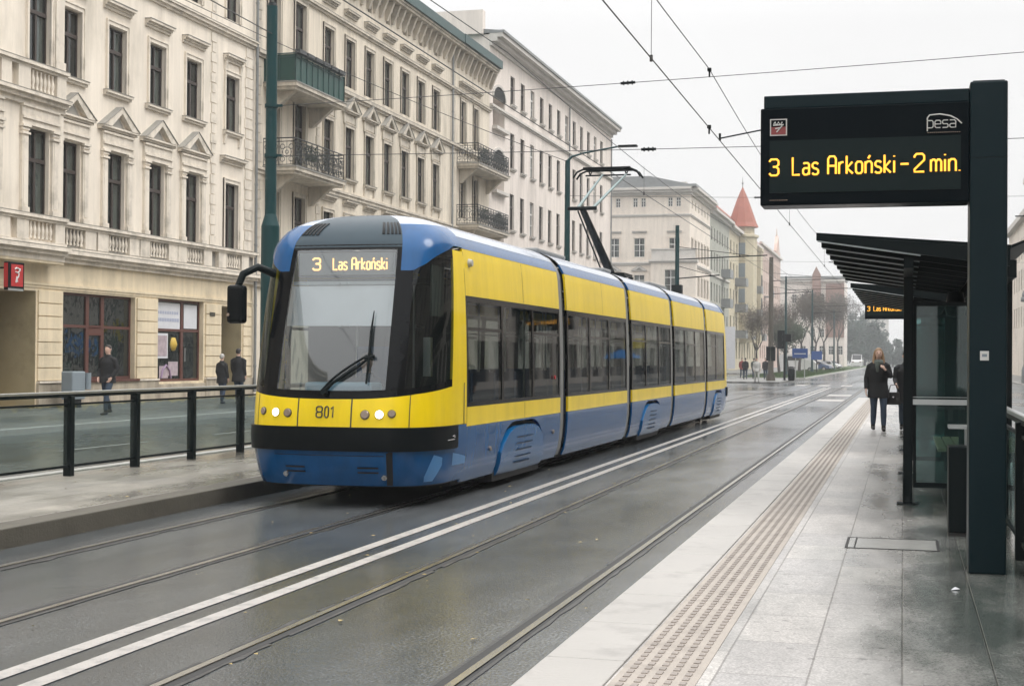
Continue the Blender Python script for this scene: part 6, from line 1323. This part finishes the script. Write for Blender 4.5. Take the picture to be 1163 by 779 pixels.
def person(label, loc, rz, H=1.75, stride=0.0, arms=None, top='black_cloth', coat=0.78, legs_m='denim', hair='dark_hair', long_hair=False, lod=0.009, female=False, hat=None, scarf=None, seated=False, group=None, width=1.0):
    """front faces local -y; stride in metres between the ankles"""
    t = thing('person', label, 'person', loc, rz, group); s = H/1.75
    hs = (0.165 if female else 0.195)*width
    hip = 0.93; bodym = MB(); 
    # leg joints
    legs = []
    for sd in (-1, 1):
        if seated: hp, kn, an = V3(sd*0.10, 0.0, 0.50), V3(sd*0.12, -0.42, 0.50), V3(sd*0.12, -0.42, 0.09)
        else:
            fy = -stride*0.5*sd
            hp = V3(sd*0.095, 0, hip-0.02); an = V3(sd*0.10, fy, 0.085 if fy <= 0 else 0.085+abs(fy)*0.22); kn = V3(sd*0.095, fy*0.5-0.035-abs(stride)*0.08, 0.50)
        legs.append((hp, kn, an))
    oz = -0.43 if seated else 0.0      # lower the trunk of a seated figure
    zz = lambda z: z+oz
    # trunk and head: one body
    loft(bodym, [(V3(0, .01, zz(0.82)), .13, .10), (V3(0, .01, zz(0.93)), .165, .115), (V3(0, .005, zz(1.08)), .145, .10), (V3(0, 0, zz(1.25)), .165, .11), (V3(0, .005, zz(1.38)), .165, .10), (V3(0, .01, zz(1.46)), .09, .07), (V3(0, .01, zz(1.52)), .055, .058), (V3(0, -.005, zz(1.58)), .052, .055)])
    loft(bodym, [(V3(0, -.015, zz(1.535)), .03, .035), (V3(0, -.012, zz(1.555)), .052, .062), (V3(0, -.005, zz(1.60)), .066, .082), (V3(0, 0, zz(1.65)), .074, .092), (V3(0, .004, zz(1.70)), .072, .09), (V3(0, .006, zz(1.735)), .05, .066), (V3(0, .006, zz(1.75)), .02, .03)])
    bodym.tube([(0, -.085, zz(1.665)), (0, -.104, zz(1.632)), (0, -.09, zz(1.622))], [.008, .015, .012], 8)      # nose
    bodym.tube([(-.02, -.083, zz(1.598)), (0, -.090, zz(1.597)), (.02, -.083, zz(1.598))], [.006, .009, .006], 8)  # lips
    for sd in (-1, 1): bodym.tube([(sd*.072, .01, zz(1.665)), (sd*.084, .012, zz(1.65)), (sd*.074, .005, zz(1.615))], [.01, .014, .008], 8)
    arms = arms or [(V3(-.23, .04, 1.13), V3(-.22, -.06, .90)), (V3(.23, -.02, 1.13), V3(.22, -.12, .91))]
    sl = MB(); ends = []
    for sd, (el, wr) in zip((-1, 1), arms):
        el = Vector(el)+V3(0, 0, oz); wr = Vector(wr)+V3(0, 0, oz); sh = V3(sd*hs, 0.005, zz(1.375))
        bodym.tube([V3(sd*.06, 0, zz(1.40)), sh, el, wr], [.055, .05, .038, .026], 12)
        d = (wr-el).normalized(); hand(bodym, wr, d, sd, 1.0)
        sl.tube([V3(sd*.05, 0, zz(1.41)), V3(sd*hs*.75, .003, zz(1.40)), sh, sh.lerp(el, .5), el, el.lerp(wr, .6), wr-d*0.01], [.07, .064, .066, .062, .055, .048, .042], 12)
    for hp, kn, an in legs:
        bodym.tube([hp, hp.lerp(kn, .5), kn, kn.lerp(an, .35), an], [.085, .072, .052, .053, .034], 12)
        bodym.tube([an+V3(0, .04, -.035), an+V3(0, -.04, -.045), an+V3(0, -.15, -.058)], [.034, .036, .024], 10)
    me = remeshed(bodym, 'body', 'skin', lod)
    b = mk('body', me, t); b.scale = (s, s, s)
    # coat
    cz = coat
    rings = [(V3(0, .0, zz(cz)), .205*width, .18), (V3(0, .0, zz(cz+.12)), .20*width, .165), (V3(0, .01, zz(1.02)), .17*width, .128), (V3(0, .0, zz(1.2)), .185*width, .135), (V3(0, .0, zz(1.32)), .19*width, .13), (V3(0, .003, zz(1.39)), .155*width, .115), (V3(0, .008, zz(1.445)), .10*width, .09), (V3(0, .012, zz(1.49)), .085, .082), (V3(0, .012, zz(1.52)), .075, .075)]
    loft(sl, rings, 20); cm = remeshed(sl, 'coat', top, 0.014, 4); q = mk('coat', cm, t); q.scale = (s, s, s)
    tr = MB()
    for hp, kn, an in legs: tr.tube([hp+V3(0, .0, .04), hp.lerp(kn, .4), kn, kn.lerp(an, .4), an+V3(0, 0, .03)], [.10, .092, .068, .066, .052], 12)
    loft(tr, [(V3(0, .01, zz(.86)), .15, .12), (V3(0, .01, zz(.98)), .16, .12)])
    q = mk('trousers', remeshed(tr, 'trousers', legs_m, 0.014, 3), t); q.scale = (s, s, s)
    for hp, kn, an in legs:
        shm = MB(); shm.tube([an+V3(0, .045, -.04), an+V3(0, .0, -.045), an+V3(0, -.09, -.052), an+V3(0, -.17, -.062)], [.042, .045, .04, .026], 10).tube([an+V3(0, 0, -.04), an+V3(0, 0, .05)], [.045, .046], 10)
        q = mk('shoe', shm.mesh('shoe', 'shoe'), t); q.scale = (s, s, s)
    hm = MB(); 
    loft(hm, [(V3(0, .03, zz(1.60)), .066, .07), (V3(0, .022, zz(1.65)), .080, .086), (V3(0, .012, zz(1.70)), .081, .094), (V3(0, .008, zz(1.745)), .058, .076), (V3(0, .008, zz(1.765)), .022, .03)])
    if long_hair:
        for sd in (-1, 1): hm.tube([(sd*.06, .02, zz(1.70)), (sd*.085, .015, zz(1.60)), (sd*.10, -.01, zz(1.48)), (sd*.10, -.075, zz(1.34))], [.03, .034, .036, .015], 8)
        hm.tube([(0, .07, zz(1.7)), (0, .09, zz(1.55)), (0, .085, zz(1.4))], [.06, .075, .05], 10)
    q = mk('hat' if hat else 'hair', remeshed(hm, 'hair', hat or hair, 0.01, 3), t); q.scale = (s, s, s)
    ey = MB()
    for sd in (-1, 1): ey.lathe([(0, -.009), (.009, 0), (0, .009)], 8, 0, (sd*.03, -.083, zz(1.655)))
    q = mk('eyes', ey.mesh('eyes', 'dark_hair'), t); q.scale = (s, s, s)
    if scarf:
        sm_ = MB(); loft(sm_, [(V3(0, -.01, zz(1.41)), .10, .10), (V3(0, -.01, zz(1.46)), .115, .105), (V3(0, 0, zz(1.51)), .085, .08)]); sm_.tube([(-.02, -.10, zz(1.48)), (-.04, -.13, zz(1.38)), (-.03, -.135, zz(1.25))], [.05, .045, .03], 8)
        q = mk('scarf', remeshed(sm_, 'scarf', scarf, .012, 2), t); q.scale = (s, s, s)
    return t
person('man in black jacket and dark jeans walking past the dark shop window', (-20.65, 34.9, 0.12), R(-8), 1.86, 0.42, top='black_cloth', coat=0.80, legs_m='denim', width=1.08, arms=[(V3(-.27, .02, 1.14), V3(-.19, -.13, .93)), (V3(.27, .03, 1.14), V3(.20, -.12, .93))])
person('pedestrian with white cap and short black coat seen from behind, left of a couple', (-21.95, 44.3, 0.12), R(172), 1.66, 0.28, coat=0.72, legs_m='jeans', female=True, hat='pale_cloth', lod=.012)
person('bareheaded dark haired pedestrian in long black coat seen from behind, right of a couple', (-21.45, 44.5, 0.12), R(178), 1.84, 0.22, coat=0.70, legs_m='denim', width=1.1, lod=.012)
person('blond woman with scarf, black coat and blue jeans walking on the right platform', (-0.50, 31.3, 0.25), R(6), 1.72, 0.22, coat=0.70, legs_m='jeans', hair='blond', long_hair=True, female=True, scarf='grey_cloth', width=1.12, arms=[(V3(-.25, .03, 1.12), V3(-.26, -.05, .88)), (V3(.25, -.03, 1.16), V3(.12, -.20, 1.30))])
person('dark clad figure half hidden by the shelter upright next to the blond woman', (0.06, 31.9, 0.25), R(-4), 1.66, 0.12, coat=0.60, legs_m='denim', width=1.1, arms=[(V3(-.24, -.04, 1.12), V3(-.20, -.26, 1.02)), (V3(.24, .03, 1.13), V3(.24, -.05, .9))])
t = thing('handbag', 'dark handbag held between the blond woman and the dark figure', 'bag', (-0.20, 31.40, 0.96))
MB().prism([(-.15, -.16), (.15, -.16), (.12, .10), (-.12, .10)], -.06, .06, 'y').build('body', 'shoe', t, bevel=0.015)
MB().tube([(-.09, 0, .1), (-.06, 0, .24), (.06, 0, .26), (.09, 0, .1)], .01, 8).build('strap', 'shoe', t); MB().cyl((0, -.062, 0), (0, -.07, 0), .018, n=10).build('clasp', 'chrome', t)
person('person in dark jacket and pale trousers standing behind the shelter glass', (0.28, 30.4, 0.25), R(-20), 1.74, 0.1, coat=0.82, legs_m='grey_cloth', lod=.012, arms=[(V3(-.24, .02, 1.13), V3(-.12, -.2, 1.1)), (V3(.24, .03, 1.13), V3(.14, -.2, 1.08))])
person('tram driver seated behind the windscreen in a dark blue jacket', (-6.3, 16.6, 0.44), R(0), 1.75, seated=True, top='denim', coat=0.95, lod=.014, arms=[(V3(-.25, -.12, 1.14), V3(-.2, -.36, 1.10)), (V3(.25, -.12, 1.14), V3(.2, -.36, 1.10))])
far = [(-9.55, 99, 'pale_cloth', 'pale_cloth', 'pale clothed person at the crossing corner left of the wide brown mast', 15), (-13.8, 112, 'black_cloth', 'denim', 'small dark figure on the far corner behind the tail of the tram', 40),
       (-12.3, 118, 'black_cloth', 'denim', 'small dark pedestrian under the ochre house near the shop fronts', 190), (-11.9, 121, 'grey_cloth', 'denim', 'small grey coated pedestrian walking away under the ochre house', 175), (-10.6, 117, 'black_cloth', 'denim', 'small dark figure standing right of the wide brown mast', 0),
       (8.7, 101, 'black_cloth', 'denim', 'dark clothed passer-by right of the sign pole under the blue parasol', 10), (9.4, 108, 'black_cloth', 'grey_cloth', 'farther dark passer-by at the right edge behind the ornate column', 180), (-13.2, 124, 'red_cloth', 'denim', 'tiny person in dull red jacket at the far crossing', 20)]
for x, y, a, b_, lab, rz in far: person(lab, (x, y, 0.12 if abs(x) > 8.3 else 0), R(rz), 1.72, 0.25, top=a, legs_m=b_, lod=.02)

# ================================================================== far street furniture
def mast(name, label, x, y, z0, h, r, m='pole_green', arms=(), box=None):
    t = thing(name, label, 'mast', (x, y, z0)); MB().cyl((0, 0, 0), (0, 0, h), r, r*0.7, 12).build('pole', m, t); MB().cyl((0, 0, 0), (0, 0, 0.5), r*1.6, r*1.4, 12).build('base', m, t)
    for z, l in arms: MB().tube([(0, 0, z), (l, 0, z+0.15)], 0.03, 6).tube([(0, 0, z+0.6), (l*0.8, 0, z+0.15)], 0.015, 6).build('bracket', 'black_metal', t)
    if box: MB().box(-r-0.12, r+0.12, -0.2, 0.2, box[0], box[1]).build('box', 'black_metal', t, bevel=0.02)
    return t
mast('catenary_mast', 'dark mast with arm rising behind the tail of the tram', -10.3, 68, 0.0, 8.0, 0.13, arms=((6.4, 4.2), (5.5, 2.0)), box=(4.6, 5.2))
M['mast_brown'] = mat('brown painted mast', (0.085, 0.075, 0.06), 0.6)
mast('catenary_mast', 'wide brown mast with dark box standing on the median tip', -9.75, 112, 0.12, 9.4, 0.22, 'mast_brown', arms=((7.6, 6.2), (6.6, 3.0)), box=(1.5, 2.6))
mast('catenary_mast', 'thin tall mast behind the traffic light on the grassy median', -10.8, 140, 0.14, 9.5, 0.13, arms=((8.2, 7.2),))
mast('catenary_mast', 'farther mast among the bare trees of the median', -10.6, 178, 0.14, 10.0, 0.14, arms=((8.0, 7.0), (7.2, 3.4)))
mast('catenary_mast', 'farthest hazy mast on the median before the evergreens', -10.6, 235, 0.14, 10.0, 0.14, arms=((8.0, 7.0),))
t = thing('traffic_light', 'black traffic light with backing board on the tip of the median', 'traffic light', (-8.95, 115, 0.12))
MB().cyl((0, 0, 0), (0, 0, 3.6), 0.09, n=12).build('pole', 'black_metal', t); MB().box(-0.55, 0.02, -0.15, 0.15, 2.45, 3.9).build('signal_head', 'black_metal', t, bevel=0.04)
for z in (2.75, 3.17, 3.59): MB().cyl((-0.27, -0.16, z), (-0.27, -0.27, z), 0.13, n=12, caps=True).build('lamp_hood', 'bumper', t)
MB().cyl((0, 0, 0.02), (0, 0, 0.04), 0.2, n=12).box(0.05, 0.5, -0.1, 0.1, 3.0, 3.6).build('side_box', 'bumper', t)
t = thing('direction_sign', 'blue rectangular sign beside the traffic light on the median', 'sign', (-7.9, 117, 0.12)); MB().box(-0.6, 0.6, -0.03, 0.03, 1.75, 2.5).build('panel', 'sign_blue', t, bevel=0.01); MB().cyl((-0.35, 0.06, 0), (-0.35, 0.06, 2.5), 0.04, n=8).cyl((0.35, 0.06, 0), (0.35, 0.06, 2.5), 0.04, n=8).build('post', 'steel', t); MB().box(-0.45, 0.45, -0.035, -0.031, 2.05, 2.12).build('lettering', 'white_print', t)
t = thing('direction_sign', 'small blue sign on a post farther down the median near white vans', 'sign', (-9.6, 170, 0.14)); MB().box(-0.6, 0.6, -0.03, 0.03, 1.6, 2.6).build('panel', 'sign_blue', t, bevel=0.01); MB().cyl((0, 0.06, 0), (0, 0.06, 2.5), 0.06, n=8).build('post', 'black_metal', t)
t = thing('litter_bin', 'small black bin on the tip of the far median', 'bin', (-8.25, 112.5, 0.12)); MB().lathe([(0.2, 0), (0.26, 0.1), (0.27, 0.9), (0.2, 0.95)], 12).build('body', 'black_metal', t); MB().lathe([(0.3, 0), (0.3, 0.06), (0.1, 0.12)], 12, 0, (0, 0, 0.97)).build('lid', 'black_metal', t)
t = thing('banner', 'pale shop banner hanging on the far corner behind the tram tail', 'banner', (-14.6, 125, 0.12)); MB().box(-0.7, 0.7, -0.04, 0.04, 0.8, 4.4).build('cloth', 'paper', t, bevel=0.01); MB().cyl((-0.75, 0, 0), (-0.75, 0, 4.6), 0.05, n=8).build('post', 'steel', t)
t = thing('ornate_column', 'thick grey green ornate lamp column at the right edge', 'column', (8.75, 112, 0.12)); MB().lathe([(0.45, 0), (0.42, 1.0), (0.3, 1.4), (0.26, 6.0), (0.42, 6.3), (0.42, 6.5), (0.24, 6.9), (0.2, 9.2), (0.36, 9.5), (0.12, 9.9), (0.05, 13)], 14).build('shaft', 'roof_tin', t); MB().cyl((-0.9, 0, 12.2), (0.9, 0, 12.2), 0.05, n=8).build('cross_arm', 'black_metal', t); MB().lathe([(0.0, 0), (0.5, 0.05), (0.5, 0.35), (0.25, 0.5)], 12, 0, (0, 0, 5.9)).build('ring', 'roof_tin', t)
t = thing('parasol', 'bright blue parasol over the stall at the right edge', 'parasol', (9.0, 96, 0.12)); MB().lathe([(1.3, 2.1), (0.9, 2.5), (0.05, 2.9)], 8, smooth=False).build('canopy', 'umbrella_blue', t); MB().cyl((0, 0, 0), (0, 0, 2.9), 0.035, n=8).build('pole', 'steel', t)
t = thing('advertising_board', 'bright yellow board above the blue parasol at the right edge', 'sign', (9.55, 104, 0.12)); MB().box(-0.7, 0.7, -0.05, 0.05, 3.1, 4.0).build('panel', 'umbrella_yellow', t, bevel=0.01); MB().cyl((-0.5, 0.08, 0), (-0.5, 0.08, 4.0), 0.05, n=8).build('post', 'black_metal', t)
# ------------------------------------------------------------------ vehicles
def car(label, x, y, rz, m, L_=4.3, W_=1.75, H_=1.45, van=False, z0=-0.004, kind='parked_car', cat_='car', group=None):
    t = thing(kind, label, cat_, (x, y, z0), rz, group); h = H_
    if van: prof = [(-L_/2, .35), (-L_/2, h*.92), (-L_/2+.15, h), (L_/2-1.1, h), (L_/2-.35, h*.58), (L_/2-.05, h*.46), (L_/2, .35)]
    else: prof = [(-L_/2, .35), (-L_/2, h*.58), (-L_/2+.35, h*.66), (-L_/2+.9, h*.97), (-.1, h), (.6, h*.95), (L_/2-1.05, h*.66), (L_/2-.15, h*.54), (L_/2, .35)]
    mb = MB(); n = len(prof); vs = []
    for xs, k in ((-W_/2, 1), (-W_/2+.12, 2), (W_/2-.12, 2), (W_/2, 1)):
        for (py_, pz_) in prof: vs.append((xs if pz_ < h*.6 or k == 2 else xs*(0.86), -py_, pz_))
    fs = [(c*n+i, c*n+(i+1) % n, (c+1)*n+(i+1) % n, (c+1)*n+i) for c in range(3) for i in range(n)]+[tuple(range(n)), tuple(range(3*n, 4*n))]
    mb.add(vs, fs); mb.build('body', m, t, bevel=0.03)
    g = MB(); f0 = L_/2-1.05
    if van: g.add([(-W_/2*.82, -(L_/2-.42), h*.60), (W_/2*.82, -(L_/2-.42), h*.60), (W_/2*.80, -(L_/2-1.08), h*.97), (-W_/2*.80, -(L_/2-1.08), h*.97)], [(0, 1, 2, 3)])
    else: g.add([(-W_/2*.80, -(f0+.05), h*.69), (W_/2*.80, -(f0+.05), h*.69), (W_/2*.76, -.72, h*.965), (-W_/2*.76, -.72, h*.965)], [(0, 1, 2, 3)])
    g.v = [(a, b-0.02, c+0.025) for a, b, c in g.v]; g.build('windscreen', 'car_glass', t)
    sg = MB()
    for s_ in (-1, 1): sg.box(s_*(W_/2*.93), s_*(W_/2*.90+.05), -L_*.18, L_*.28, h*.66, h*.9)
    sg.build('side_window', 'car_glass', t)
    for s_ in (-1, 1):
        for yy in (-L_*.3, L_*.3):
            w_ = MB().cyl((s_*(W_/2-.2), yy, .31), (s_*(W_/2+.01), yy, .31), .31, n=18).build('wheel', 'tyre', t); mk('rim', MB().cyl((s_*(W_/2+.012), yy, .31), (s_*(W_/2+.02), yy, .31), .19, n=14).mesh('rim', 'chrome'), w_)
        MB().box(s_*W_*.25, s_*W_*.44, -L_/2-.02, -L_/2+.06, h*.42, h*.50).build('headlight', 'lamp_off', t)
    MB().box(-W_*.3, W_*.3, -L_/2-.03, -L_/2+.02, .32, .48).build('grille', 'bumper', t)
    return t
car('hazy white van driving towards the viewer far down the street', -9.9, 330, R(0), 'car_white', 5.4, 2.3, 3.0, van=True, kind='van', cat_='van')
car('small dark car beside the far white van', -6.8, 360, R(0), 'car_blue', group=None)
car('white van parked side on behind the traffic light masts', -13.4, 196, R(90), 'car_white', 5.0, 2.0, 2.3, van=True, kind='van', cat_='van', z0=0.14)
car('white parked car under the bare trees', -12.6, 228, R(70), 'car_white', z0=0.14)
car('blue parked car under the bare trees', -12.2, 215, R(80), 'car_blue', z0=0.14)
car('white parked car farther behind the trees', -12.6, 262, R(60), 'car_white', z0=0.14)
# ================================================================== trees
def tree(label, x, y, h, kind, seed, z0=0.1, spread=0.33, name='bare_tree'):
    rnd = random.Random(seed); t = thing(name, label, 'tree', (x, y, z0)); wood = MB(); tips = []
    def grow(p, d, r, l, lev):
        pts = [p]; rs = [r]; q = Vector(p); dd = Vector(d)
        for i in range(3):
            dd = (dd+Vector((rnd.uniform(-.16, .16), rnd.uniform(-.16, .16), rnd.uniform(-.02, .12)))).normalized(); q = q+dd*l/3; pts.append(q.copy()); rs.append(r*(1-.16*(i+1)))
        wood.tube(pts, rs, 6 if lev < 2 else 4, caps=False)
        if lev >= 2: tips.extend(pts[1:])
        if lev >= (4 if kind != 'ever' else 3): return
        for i in range(rnd.randint(3, 4) if lev else rnd.randint(4, 6)):
            a = rnd.uniform(0, 2*math.pi); el = rnd.uniform(.45, 1.05); nd = (Vector((math.cos(a)*math.sin(el), math.sin(a)*math.sin(el), math.cos(el)))+dd*.6).normalized()
            grow(pts[rnd.choice((2, 3, 3))] if lev else pts[3], nd, rs[-1]*rnd.uniform(.5, .68), l*rnd.uniform(.62, .8), lev+1)
    grow(Vector((0, 0, 0)), Vector((0, 0, 1)), h*0.017+.05, h*spread, 0)
    wood.build('trunk', 'bark', t, recalc=False)
    lf = MB(); dens, sz = {'bare': (4, .16), 'brown': (8, .17), 'olive': (18, .22)}[kind]
    for p in tips:
        for k in range(dens):
            c = p+Vector((rnd.gauss(0, .32), rnd.gauss(0, .32), rnd.gauss(0, .3))); u = Vector((rnd.uniform(-1, 1), rnd.uniform(-1, 1), rnd.uniform(-1, 1))).normalized(); v = u.orthogonal().normalized()
            s1, s2 = (sz*rnd.uniform(1.5, 3.2), .018) if kind == 'bare' else (sz*rnd.uniform(.6, 1.2), sz*.5)
            lf.add([c, c+u*s1*.5+v*s2, c+u*s1, c+u*s1*.5-v*s2], [(0, 1, 2, 3)])
    lf.build('crown', {'bare': 'leaf_brown', 'brown': 'leaf_brown', 'olive': 'leaf_olive'}[kind], t, recalc=False)
    return t
tree('bare tree with thin twigs right of the traffic light', -13.0, 160, 8.5, 'bare', 21)
tree('leafless tree standing between two far masts', -12.8, 188, 11.0, 'bare', 5)
tree('brownish bushy tree in the middle of the median trees', -12.2, 214, 12.0, 'brown', 8)
tree('taller brown tree before the hazy brick block', -12.6, 246, 13.5, 'brown', 13)
tree('olive green low tree behind the blue sign', -13.2, 176, 6.5, 'olive', 31, name='tree')
tree('thin brown tree at the far end of the median', -12.4, 292, 15.5, 'brown', 17)
tree('slender bare tree left of the traffic light', -14.6, 150, 7.5, 'bare', 19)
def evergreen(label, x, y, h, w_, seed):
    rnd = random.Random(seed); t = thing('evergreen_tree', label, 'tree', (x, y, 0)); MB().cyl((0, 0, 0), (0, 0, h*.6), .35, .12, 8).build('trunk', 'bark', t); lf = MB()
    blobs = [(Vector((rnd.uniform(-w_, w_)*.75, rnd.uniform(-w_, w_)*.5, h*rnd.uniform(.12, .86))), rnd.uniform(.28, .5)*w_) for _ in range(26)]
    for c, r_ in blobs:
        r_ *= 1.15-0.5*(c.z/h)
        for k in range(150):
            d = Vector((rnd.gauss(0, 1), rnd.gauss(0, 1), rnd.gauss(0, .8))).normalized(); p = c+d*r_*rnd.uniform(.6, 1.05); u = Vector((rnd.uniform(-1, 1), rnd.uniform(-1, 1), rnd.uniform(-1, 1))).normalized(); v = u.orthogonal().normalized(); s_ = rnd.uniform(.3, .6)
            lf.add([p, p+u*s_+v*s_*.4, p+u*s_*1.6, p+u*s_-v*s_*.4], [(0, 1, 2, 3)])
    lf.build('crown', 'leaf_green', t, recalc=False)
for i, (x, y, h, w_, lab) in enumerate([(-19.5, 400, 17.5, 4.6, 'tall hazy evergreen farthest left at the end of the street'), (-14.8, 395, 15.5, 4.6, 'broad dark evergreen left of the far white van'), (-10.2, 412, 14.0, 4.6, 'dark evergreen right behind the far white van'), (-12.6, 450, 18, 4.6, 'evergreen crown rising between the two broad ones at the street end'), (-6.4, 425, 12.2, 4.2, 'lower evergreen sloping down right of the far van'), (-3.0, 440, 9.2, 3.6, 'lowest evergreen at the very end of the road'),
        (3.0, 330, 9.0, 2.6, 'small dark tree between the blond woman and the shelter upright'), (10.5, 420, 15, 4.5, 'hazy tree on the far side seen through the shelter glass'), (10.8, 330, 13, 4, 'nearer hazy tree behind the shelter glass')]):
    evergreen(lab, x, y, h, w_, 40+i)
# grass tufts on the median
rnd = random.Random(2); gm_ = MB()
for k in range(9000):
    x = rnd.uniform(-13.8, -8.6); y = 131+abs(rnd.gauss(0, 60)); 
    if y > 415: continue
    a = rnd.uniform(0, 6.3); hh = rnd.uniform(.06, .22); gm_.add([(x, y, .2), (x+.09*math.cos(a), y+.09*math.sin(a), .2), (x+rnd.uniform(-.05, .05), y, .2+hh)], [(0, 1, 2)])
o = gm_.build('grass', 'grass', recalc=False); o['kind'] = 'stuff'; o['label'] = 'green grass on the far median strip'; o['category'] = 'grass'
rnd = random.Random(77); lm = MB()
for k in range(150):
    q = rnd.random()
    if q < .45: x, y, z = rnd.uniform(-7.5, -2.0), rnd.uniform(7, 34), .012
    elif q < .8: x, y, z = rnd.choice((-7.6, -3.62, -2.14, -1.76))+rnd.gauss(0, .05), rnd.uniform(6.5, 40), .014
    else: x, y, z = rnd.uniform(-10.3, -8), rnd.uniform(14, 24), .186
    a = rnd.uniform(0, 6.3); s_ = rnd.uniform(.012, .032); u = Vector((math.cos(a), math.sin(a), 0)); v = Vector((-math.sin(a), math.cos(a), 0)); c = Vector((x, y, z))
    lm.add([c, c+u*s_+v*s_*.5+Vector((0, 0, .006)), c+u*s_*1.8, c+u*s_-v*s_*.6+Vector((0, 0, .003))], [(0, 1, 2, 3)])
M['fallen'] = mat('fallen yellow leaves', (0.36, 0.27, 0.10), 0.6, var=0.5, scale=3)
o = lm.build('fallen_leaves', 'fallen', recalc=False); o['kind'] = 'stuff'; o['label'] = 'scattered scraps of yellow leaf on the wet road'; o['category'] = 'leaves'
# ================================================================== haze
hb = MB().box(-320, 320, -75, 900, -1.2, 40).build('haze', 'asphalt'); hb['kind'] = 'stuff'; hb['label'] = 'thin winter haze over the whole street'; hb['category'] = 'haze'
m, nt, out = newmat('haze air'); pv = nt.nodes.new('ShaderNodeVolumePrincipled'); pv.inputs['Color'].default_value = (0.93, 0.95, 0.97, 1); pv.inputs['Density'].default_value = 0.0008; pv.inputs['Anisotropy'].default_value = 0.2
nt.links.new(pv.outputs[0], out.inputs['Volume']); hb.data.materials.clear(); hb.data.materials.append(m)

# ================================================================== every loose piece of these parts is a part of its own
def separate_pieces(o, gap=0.06):
    me = o.data; bm = bmesh.new(); bm.from_mesh(me); bm.verts.ensure_lookup_table(); comp = [-1]*len(bm.verts); n = 0
    for v in bm.verts:
        if comp[v.index] >= 0: continue
        st = [v]; comp[v.index] = n
        while st:
            q = st.pop()
            for e in q.link_edges:
                w_ = e.other_vert(q)
                if comp[w_.index] < 0: comp[w_.index] = n; st.append(w_)
        n += 1
    lo = [[1e9]*3 for _ in range(n)]; hi = [[-1e9]*3 for _ in range(n)]
    for v in bm.verts:
        c = comp[v.index]
        for k in range(3): lo[c][k] = min(lo[c][k], v.co[k]); hi[c][k] = max(hi[c][k], v.co[k])
    bm.free(); root = list(range(n))
    def find(i):
        while root[i] != i: i = root[i]
        return i
    for i in range(n):
        for j in range(i):
            if find(i) != find(j) and all(lo[i][k]-gap <= hi[j][k] and lo[j][k]-gap <= hi[i][k] for k in range(3)): root[find(i)] = find(j)
    groups = sorted(set(find(i) for i in range(n)))
    if len(groups) < 2: return
    base = o.name.split('.')[0]; kids = list(o.children); outs = []
    for g in groups:
        sel = [v for v in range(len(me.vertices)) if find(comp[v]) == g]; ix = {v: i for i, v in enumerate(sel)}
        fs = [p for p in me.polygons if p.vertices[0] in ix]
        m2 = bpy.data.meshes.new(base); m2.from_pydata([me.vertices[v].co[:] for v in sel], [], [[ix[v] for v in p.vertices] for p in fs])
        for mt in me.materials: m2.materials.append(mt)
        for p, q in zip(m2.polygons, fs): p.material_index = q.material_index; p.use_smooth = q.use_smooth
        outs.append((m2, Vector([sum(m2.vertices[i].co[k] for i in range(len(sel)))/len(sel) for k in range(3)])))
    objs = []
    for i, (m2, c) in enumerate(outs):
        if i == 0: o.data = m2; objs.append((o, c))
        else:
            q = bpy.data.objects.new(base, m2); C.objects.link(q); q.parent = o.parent; q.matrix_basis = o.matrix_basis.copy(); objs.append((q, c))
    for ch in kids:
        if ch.type != 'MESH': continue
        cc_ = sum((v.co for v in ch.data.vertices), Vector())/max(1, len(ch.data.vertices)); best = min(objs, key=lambda t_: (t_[1]-cc_).length); ch.parent = best[0]
NAMES = {'passage_wall', 'lower_panel', 'plinth', 'wheel_cover', 'louvre', 'pedestal', 'cornice_brackets', 'turret_window', 'window_band', 'loggia_arch', 'swash_graphic', 'seam', 'upper_panel', 'print', 'yellow_stripe', 'wheel', 'roof_box', 'roof_edge', 'window_frame', 'skirt_slot', 'roof_slat'}
for nm_ in ('louvre', None):
    for o in list(bpy.data.objects):
        b_ = o.name.split('.')[0]
        if o.type == 'MESH' and b_ in NAMES and (nm_ is None) == (b_ != 'louvre'): separate_pieces(o, 0.3 if b_ == 'louvre' else 0.02 if b_ in ('cornice_brackets', 'roof_box') else 0.06)
for o in bpy.data.objects:
    if o.name.startswith('cornice_brackets'): o.name = o.name.replace('cornice_brackets', 'cornice_bracket')
